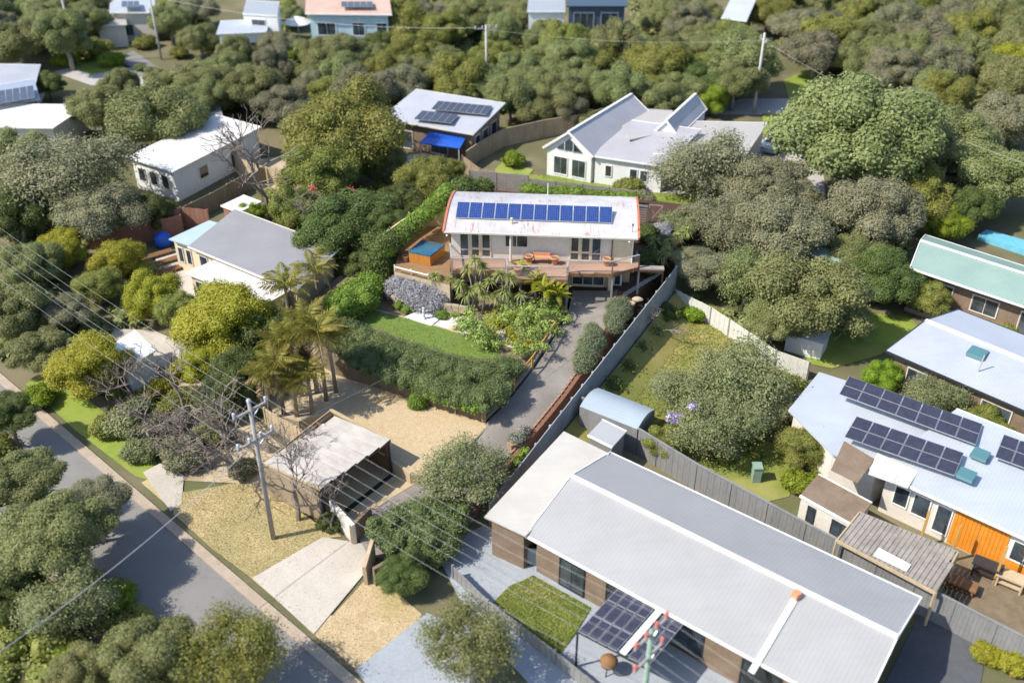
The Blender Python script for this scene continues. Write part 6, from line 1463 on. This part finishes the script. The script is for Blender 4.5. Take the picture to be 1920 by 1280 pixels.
undergrowth([(1260, 330), (1420, 320), (1490, 330), (1490, 400), (1700, 330), (1700, 430), (1680, 520), (1560, 600), (1510, 600), (1420, 640), (1300, 560), (1270, 480), (1330, 400)], 'shaded undergrowth of the grey trees right of the block', 'olive', 4, 1.9, .22)
undergrowth([(1560, 200), (1900, 200), (1960, 400), (1720, 400), (1560, 320)], 'undergrowth beneath the big domes at right', 'olive', 5, 2.2, .26)
undergrowth([(-60, 800), (20, 830), (120, 960), (250, 1120), (300, 1190), (380, 1290), (-60, 1290)], 'undergrowth left of the street at the bottom', 'midgreen', 6, 1.5, .16)
undergrowth([(100, 690), (220, 700), (330, 800), (330, 850), (200, 770)], 'tangled hedge growth between verge and white shed', 'midgreen', 7, 1.3, .15)
undergrowth([(1420, 0), (1930, 0), (1960, 190), (1700, 205), (1660, 150), (1500, 120)], 'undergrowth of the upper right wood', 'olive', 8, 2.8, .36, (1.0, 1.9))
undergrowth([(-40, 0), (180, 0), (100, 100), (-40, 110)], 'undergrowth of the top left wood', 'olive', 9, 2.8, .36, (1.0, 1.8))
undergrowth([(290, 10), (560, 10), (560, 95), (380, 105), (300, 60)], 'garden growth round the white cube houses', 'midgreen', 10, 2.6, .32, (.8, 1.5), holes=[[(395, 110), (520, 110), (530, 10), (395, 10)]])
undergrowth([(740, -20), (1340, -20), (1340, 60), (1180, 90), (980, 95), (740, 100)], 'growth between the two top houses', 'olive', 11, 2.6, .34, (.9, 1.6), holes=[[(980, 130), (1190, 130), (1190, 0), (980, 0)]])
undergrowth([(1480, 730), (1500, 700), (1560, 760), (1560, 850), (1500, 900), (1420, 900), (1200, 830), (1250, 740)], 'leafy garden growth under the pale feathery trees', 'midgreen', 12, 1.9, .18, (.4, .9))
for px, py, w, m, lb in Sh: shrub(px, py, w, m, lb)
# bare winter trees
bare_tree(512, 415, 10, 'tall bare grey tree in front of the long white roof', k=0, hx=1.2)
bare_tree(560, 975, 5.6, 'bare branching tree reaching over the carport roof', k=1, hx=1.25)
bare_tree(455, 905, 5.2, 'bare grey tree just left of the tall power pole', k=0, hx=1.4)
bare_tree(395, 880, 4.6, 'bare grey shrub tree on the dry verge edge', k=2, hx=1.6)
bare_tree(350, 790, 5.0, 'bare brown tree above the leaf strewn earth', k=1, hx=1.5)
bare_tree(600, 500, 6.0, 'bare silvery tree beside the mid grey roof', k=2, hx=1.3)
bare_tree(1230, 640, 3.0, 'small bare shrub in the shade of the boundary wall', k=1, hx=1.3)

bush('shrub', 'dark shrub hiding the left end of the cream garden wall', 'shrub', [(722, 470, 4.2, 1.1), (712, 490, 3.4, 1.1), (728, 490, 3.0, .9), (718, 510, 2.6, 1.0)], 'dark', .11, TZ, 1.7, .2, seed=91)
bare_tree(305, 830, 3.6, 'bare shrub tree at the head of the small pale crossing', k=0, hx=1.8)
bare_tree(425, 835, 4.2, 'bare shrub tree left of the corrugated fence', k=1, hx=1.6)
bare_tree(275, 775, 4.0, 'bare shrub tree among leaf litter below the white shed', k=2, hx=1.7)
bare_tree(560, 900, 3.4, 'bare twiggy shrub against the tan carport side wall', k=0, hx=1.8)
bare_tree(620, 1000, 3.2, 'bare shrub tree in front of the pale rendered wall', k=2, hx=1.4)
sp = [(x, y, .5, .7) for x, y in ((1270, 560), (1245, 590), (1225, 625), (1200, 655), (1175, 690), (1150, 725), (1120, 755))]
bush('shrub', 'ragged dark growth along the foot of the tall boundary wall', 'shrub', sp, 'dark', .12, 0, 1.2, .3, seed=93, loose=.3)
# --- the block's own planting
hz = TZ
hs_ = [(628, 598, 1.0, .9), (650, 612, 1.1, .95), (648, 640, .9, .9), (680, 628, 1.1, 1.0), (672, 662, .8, .9), (712, 640, 1.1, 1.0), (702, 676, .8, .95), (742, 652, 1.1, 1.05), (735, 692, .75, .95), (775, 662, 1.1, 1.05), (768, 700, .8, 1.0),
       (805, 674, 1.1, 1.1), (800, 714, .8, 1.0), (838, 684, 1.1, 1.1), (832, 724, .8, 1.0), (870, 690, 1.1, 1.1), (866, 732, .8, 1.0), (902, 694, 1.1, 1.1), (898, 738, .8, .95), (935, 690, 1.1, 1.05), (928, 730, .85, 1.0), (954, 682, 1.0, .9), (938, 712, .85, .75), (915, 745, .6, .7)]
g = random.Random(5); sp = []
for x, y, z, r in hs_:
    y += 6; sp.append((x, y, hz + z * .65, r * .95))
    for k in range(5): sp.append((x + g.uniform(-24, 24), y + g.uniform(-10, 16), hz + z * g.uniform(.6, 1.2), r * g.uniform(.3, .48)))
bush('hedge', 'long dense dark green hedge between gravel court and turf strip', 'hedge', sp, 'hedge', .065, TZ, 1.5, .35, seed=8, loose=.16)
sp = [(x + g.uniform(-4, 4), y, hz + 1.0, r) for x, y, r in ((630, 566, .9), (650, 556, 1.1), (672, 546, 1.15), (694, 536, 1.1), (660, 575, 1.0), (685, 562, 1.05), (640, 582, .8))]
sp += [(x + g.uniform(-10, 10), y + g.uniform(-8, 4), hz + 1.8, .45) for x, y, z, r in sp]
bush('hedge', 'bright leaved hedge along the left boundary above the palms', 'hedge', sp, 'hedgebright', .1, TZ, 1.7, .2, seed=9)
sp = [(x, y, z, r) for x, y, z, r in ((738, 452, 5.4, .7), (752, 440, 5.7, .75), (765, 428, 5.8, .75), (780, 414, 5.8, .8), (796, 402, 5.8, .8), (812, 388, 5.8, .85), (828, 372, 5.8, .85), (838, 360, 5.6, .8), (726, 466, 5.0, .7), (845, 392, 4.6, .5))]
bush('creeper', 'bright green creeper spilling over the cream garden wall', 'creeper', sp, 'hedgebright', .1, 4.0, 1.6, .2, seed=10, zmin=-1.5)
sp = [(870, 352, 3.4, 1.2), (890, 358, 3.0, 1.0), (905, 352, 3.2, 1.0), (850, 362, 3.0, .9)]
bush('shrub', 'dark tree shrub behind the left end of the curved roof', 'shrub', sp, 'dark', .11, HZ, 1.7, .2, seed=11)
sp = [(x, 356 + (x - 990) * .075, 2.9, .6 + g.uniform(-.1, .15)) for x in range(992, 1190, 13)]
bush('hedge', 'low bright hedge behind the back edge of the curved roof', 'hedge', sp, 'hedgebright', .1, HZ, 1.6, .2, seed=12)
sp = [(x, y, hz + z, r) for x, y, z, r in ((742, 540, .9, .8), (760, 548, .9, .8), (780, 556, .85, .85), (800, 558, .8, .85), (820, 560, .8, .8), (750, 528, 1.4, .6), (770, 536, 1.4, .65), (795, 540, 1.3, .7), (815, 545, 1.2, .6), (790, 570, .5, .7), (812, 574, .5, .6))]
bush('lavender_bush', 'silvery grey lavender bush below the hot tub deck', 'bush', sp, 'silver', .05, TZ, 2.4, .5, seed=13, core=.7, loose=.2, aspect=3)
for x, y, w, m, lb in [(748, 572, 24, 'hedgebright', 'small yellow green shrub at the left end of the stone slab'), (765, 582, 22, 'hedgebright', 'small yellow green shrub beside the round boulder'), (828, 590, 24, 'hedgebright', 'low bright plant beside the blue pot')]: shrub(x, y, w, m, lb, zg=TZ)
CS = [(882, 602, 60, 'tall'), (905, 618, 48, ''), (868, 606, 44, ''), (893, 632, 46, ''), (940, 612, 56, ''), (925, 640, 36, ''), (968, 590, 56, ''), (990, 606, 66, ''), (1018, 588, 60, ''), (1040, 575, 44, ''), (1000, 636, 54, ''), (968, 634, 46, ''), (1026, 608, 48, ''), (1052, 592, 36, ''), (985, 655, 44, ''), (948, 585, 40, '')]
CL = ['leafy citrus shrub at the left end of the terraced bed', 'leafy shrub just right of the white pebbles', 'leafy shrub directly above the white pebbles', 'bright shrub behind the shallow pot', 'leafy shrub in the middle of the terraced bed', 'small bright shrub right of the shallow pot', 'leafy shrub below the largest cordyline clump', 'largest leafy shrub of the terraced bed', 'leafy shrub below the yellow ferns', 'leafy shrub at the top of the driveway rail', 'dense green shrub at the right end of the hedge', 'leafy shrub left of the terracotta urn', 'leafy shrub behind the terracotta urn', 'small leafy shrub against the driveway edge', 'low green shrub where hedge meets the rail', 'leafy shrub below the small cordylines']
for i, ((x, y, w, _), lb) in enumerate(zip(CS, CL)):
    c = P(x, y, TZ + .6); r = w / 2 * depth(c) / FPX; g2 = random.Random(i)
    specs = [(x + g2.uniform(-.45, .45) * w, y + g2.uniform(-.35, .3) * w, TZ + r * g2.uniform(.4, 1.3), r * g2.uniform(.25, .5)) for k in range(8)]
    bush('citrus_shrub', lb, 'shrub', specs, ['citrus', 'citrus', 'hedgebright', 'citrus', 'fern', 'citrus', 'citrus'][i % 7], (.12, .09, .1)[i % 3], TZ, .8, .35, seed=50 + i, core=.4, loose=.4)
sp = [(700, 690, hz + .2, .4)] + [(x, y, hz + .25, .42) for x, y in ((800, 738), (820, 744), (840, 750), (858, 755), (875, 760), (892, 765), (850, 744), (870, 750))]
bush('ground_cover', 'glossy bright ground cover spilling above the timber wall', 'ground cover', sp[1:], 'hedgebright', .11, TZ, 1.5, .3, seed=15)
c = P(782, 752, GZ); o = bush('topiary', 'small round clipped shrub in front of the timber wall', 'shrub', [(782, 752, GZ + .45, .58), (776, 757, GZ + .3, .4), (790, 755, GZ + .3, .42), (782, 741, GZ + .75, .4)], 'hedgebright', .06, GZ, 1.9, .2, seed=16)
for nm, sp, lb in (('a', [(1155, 575, 2.6, .65), (1162, 586, 2.5, .75), (1152, 598, 2.3, .75), (1166, 570, 2.7, .6), (1152, 612, 2.1, .6), (1172, 580, 2.4, .5)], 'grey green shrub beside the drive near the stepping stones'),
                   ('b', [(1115, 628, 2.4, .65), (1108, 642, 2.3, .8), (1102, 658, 2.1, .8), (1096, 674, 1.9, .75), (1110, 616, 2.5, .5), (1122, 642, 2.1, .55), (1090, 690, 1.6, .5)], 'taller grey green shrub halfway down the right of the drive')):
    bush('shrub', lb, 'shrub', sp, 'rosemary', .05, 1.4, 2.2, .7, seed=ord(nm), core=.75, loose=.16, aspect=2.6)
bush('shrub', 'grey green shrub with small lilac flowers at the foot of the drive', 'shrub', [(978, 818, 1.1, .35), (968, 826, 1.0, .38), (985, 806, 1.1, .32), (962, 818, .9, .25)], 'rosemary', .05, .7, 1.5, .5, seed=71, core=.6, loose=.3, aspect=2)
bush('flowers', 'scatter of tiny pale lilac flowers on the foot of drive shrub', 'flowers', [(976, 816, 1.25, .35), (968, 824, 1.15, .36), (985, 804, 1.25, .3)], 'lilac', .05, .7, .12, .5, seed=72, core=0, loose=.3)
bush('shrub', 'low lime green shrub under the red stone block', 'shrub', [(975, 852, .5, .3), (960, 862, .4, .32), (985, 846, .6, .3), (970, 866, .3, .28)], 'hedgebright', .08, .3, 1.5, .3, seed=73)
bush('shrub', 'small orange flowered shrub beside the stepping path', 'shrub', [(1174, 580, 2.2, .25), (1180, 576, 2.2, .22)], 'yellowgreen', .06, 2, 1.5, .3, seed=74)
# olive tree and bush at the front
ot = tree(868, 893, 165, 'loose', 'oliveleaf', 'silvery olive tree standing over the lower driveway', low=1.0, seed=77); 
sp = []
for x, y, z, r in ((720, 995, 1.2, .9), (752, 975, 1.4, .9), (785, 965, 1.5, 1.0), (820, 960, 1.5, 1.0), (845, 985, 1.3, .9), (760, 1005, 1.1, .95), (800, 1000, 1.3, 1.0), (835, 1020, 1.1, .8), (790, 1035, .9, .8), (812, 1045, .8, .6), (740, 1020, .8, .7), (850, 955, 1.3, .8)):
    sp.append((x, y, z, r)); sp += [(x + g.uniform(-22, 22), y + g.uniform(-16, 12), z + g.uniform(.1, .7), r * .42) for k in range(3)]
bush('large_bush', 'large dense dark green bush at the front corner of the block', 'bush', sp, 'hedge', .075, 0, 1.7, .3, seed=17, loose=.14)
# palms and ferns: every frond a part of its own
def frond_mesh(seed, L=1.0, droop=.8, n=24, lf=.36, w=.02):
    g = random.Random(seed); mb = MB(); pts = []
    for i in range(9):
        t = i / 8; pts.append(V(L * (t * .92), 0, L * (.5 * t - droop * t * t)))
    mb.tube(pts, [.01 * L * (1.6 - t / 8) for t in range(9)], 3)
    for k in range(n):
        t = .12 + .88 * k / (n - 1); i = min(int(t * 8), 7); p = pts[i].lerp(pts[i + 1], t * 8 - i)
        for s in (-1, 1):
            l = lf * L * math.sin(math.pi * (.15 + .8 * t)) * g.uniform(.85, 1.1)
            e = p + V(l * .45, s * l * .8, -l * g.uniform(.15, .6)); u = V(w * L, 0, 0)
            b = len(mb.v); m_ = p.lerp(e, .5) + V(0, 0, .06 * l); mb.v += [tuple(p), tuple(m_ - u), tuple(e), tuple(m_ + u)]; mb.f.append((b, b + 1, b + 2, b + 3))
    return mb.mesh('frond')
FR = [frond_mesh(1), frond_mesh(2, droop=.95), frond_mesh(3, droop=.6)]; FERN = [frond_mesh(5, 1, .55, 18, .22, .045), frond_mesh(6, 1, .75, 18, .22, .045)]
def palm(px, py, h, L, label, zg=GZ, m='palm', n=15, name='palm_tree', fr=None, trunkr=.12, cat='palm', group=None, el=(-.1, 1.0), dry=2):
    c = P(px, py, zg); root = thing(name, label, cat, c, group); g = random.Random(int(px * 3 + py)); top = c + V(g.uniform(-.15, .15), g.uniform(-.15, .15), h)
    MB().tube([c, c.lerp(top, .5) + V(.04, 0, 0), top], [trunkr * 1.25, trunkr, trunkr * .85], 9).build('trunk', MAT['palmtrunk'], root, True)
    for k in range(n):
        az = k * 2.39996 + g.uniform(-.3, .3); e = el[0] + (el[1] - el[0]) * (k / n); d = k < dry
        s = L * g.uniform(.85, 1.1)
        o = link('frond', g.choice(fr or FR), MAT['palmbrown' if d else m], root, top, rot=(0, -e + (.5 if d else 0), az), scale=(s, s, s))
    return root
PL = [(508, 782, 3.3, 1.7, 'palm', 'leftmost palm of the clump with a drying crown'), (532, 776, 3.9, 1.9, 'palm', 'second palm from the left in the clump'), (556, 780, 2.6, 1.6, 'palm', 'short bright palm in front of the clump'),
      (586, 776, 3.1, 1.7, 'palm', 'bright palm nearest the carport roof corner'), (612, 750, 5.2, 2.1, 'palm', 'tallest palm of the clump beside the hedge end'), (594, 735, 5.4, 2.0, 'palm', 'tall dark palm at the back of the clump'),
      (566, 742, 4.7, 1.9, 'palm', 'palm in the middle of the clump'), (540, 740, 4.2, 1.9, 'palm', 'palm at the back left of the clump'), (630, 735, 4.2, 1.7, 'palm', 'palm leaning over the dark end of the hedge')]
for x, y, h, L, m, lb in PL: palm(x, y, h, L, lb, m=m, n=17, dry=5 if 'drying' in lb else 3)
palm(545, 640, 4.5, 2.2, 'blurred palm beside the yellow green dome outside the block', 0); palm(600, 590, 4.0, 2.0, 'palm outside the block below the grey roof corner', 0)
for i, (x, y, h, L, lb) in enumerate(((1003, 580, 2.3, 1.25, 'yellow green fern clump highest of the three under the deck'), (1022, 592, 2.2, 1.3, 'yellow green fern clump in the middle of the three'), (1048, 590, 1.7, 1.2, 'yellow green fern clump leaning over the driveway'), (975, 565, 2.7, 1.0, 'tall fern crown beside the deck stilts'))):
    palm(x, y, h, L, lb, TZ, 'fern', 14, 'tree_fern', FERN, .1, 'fern', el=(-.1, 1.25), dry=0)
def cordy(base, heads, label, L=.85, n=75, m='cordyline', name='cordyline', zg=TZ, wd_=.07):
    b = P(base[0], base[1], zg); root = thing(name, label, 'cordyline' if name == 'cordyline' else 'yucca', b)
    fork = None
    for i, (x, y) in enumerate(heads):
        # same distance as the stem's foot, so at that foot's depth
        z = zat((b.x, b.y), y); q = P(x, y, z)
        MB().tube([b + V(random.uniform(-.1, .1), random.uniform(-.05, .05), 0), b.lerp(q, .55) + V(0, 0, .1), q], [.07, .055, .05], 6).build('stem', MAT['greybark'], root, True)
        straps('leaf_head', [(q.x, q.y, q.z)], L * random.uniform(.9, 1.1), wd_, n, .55, int(x)).build('leaf_head', MAT[m], root)
    return root
cordy((893, 576), [(891, 487), (877, 503), (905, 500)], 'tall cordyline with three heads rising above the deck rail', .72)
cordy((880, 585), [(862, 532), (880, 545), (898, 538), (872, 552)], 'broad cordyline clump below the left deck wing')
cordy((905, 588), [(918, 528), (908, 552)], 'slim cordyline just right of the broad clump', .7)
cordy((838, 572), [(816, 517), (843, 524)], 'pair headed cordyline beside the lavender bush', .72)
cordy((950, 590), [(938, 514), (958, 520), (946, 545), (930, 556), (958, 562), (938, 582)], 'many headed cordyline left of the yellow ferns')
cordy((975, 595), [(978, 552), (985, 575)], 'small cordyline in the middle of the terraced bed', .65)
for i, (b, h, lb) in enumerate((((1240, 500), [(1240, 480), (1252, 470)], 'spiky yucca nearest the side walkway'), ((1258, 476), [(1256, 452), (1268, 444)], 'spiky yucca in the middle of the right bed'), ((1276, 456), [(1278, 438), (1288, 432)], 'spiky yucca close to the block corner'), ((1225, 470), [(1228, 452)], 'darker yucca against the house side'))):
    cordy(b, h, lb, .85, 60, 'cordyline', 'yucca', HZ, .085)
for x, y, w, m, lb in [(1215, 440, 46, 'dark', 'dark shrub beside the house right wall'), (1212, 485, 50, 'dark', 'dark shrub under the deck right corner'), (1262, 412, 46, 'oliveleaf', 'pale shrub right of the braced gate'), (1292, 402, 50, 'greyleaf', 'grey shrub at the back right corner of the block'), (1285, 425, 44, 'oliveleaf', 'pale shrub behind the yuccas'), (1242, 430, 36, 'silver', 'silvery shrub behind the yuccas'), (1312, 396, 32, 'olive', 'small olive shrub at the very corner of the block'), (1215, 505, 36, 'dark', 'low dark plant by the walkway'), (1235, 455, 40, 'dark', 'dark plant between gate and yuccas')]: shrub(x, y, w, m, lb, zg=HZ)
# flowers on the dark tree
for x, y, s, m, lb in ((585, 352, 12, 'pinkflower', 'cluster of pink flowers on the tree behind the pinkish shed'), (655, 356, 14, 'pinkflower', 'cluster of red flowers at the top of the dark tree'), (668, 422, 12, 'pinkflower', 'cluster of red flowers on the dark tree'), (1262, 782, 16, 'lilac', 'cluster of lilac flowers on the pale feathery tree'), (1298, 760, 10, 'lilac', 'small cluster of lilac flowers above the larger one')):
    bush('blossom', lb, 'flowers', [(x, y, 4.6, s * .02), (x + 5, y + 2, 4.5, s * .015)], m, .12, 4.2, 1.0, seed=int(x), core=0, loose=.4, zmin=-2)
print('wood trees', NT[0])

bush('creeper', 'darker creeper clump at the upper end of the cream garden wall', 'creeper', [(772, 428, 5.7, .6), (760, 436, 5.8, .6), (748, 446, 5.6, .6), (740, 458, 5.2, .6), (738, 445, 5.7, .75), (726, 451, 5.6, .75), (716, 460, 5.3, .7)], 'dark', .1, 4.0, 1.5, .3, seed=95, zmin=-1.5, loose=.2)
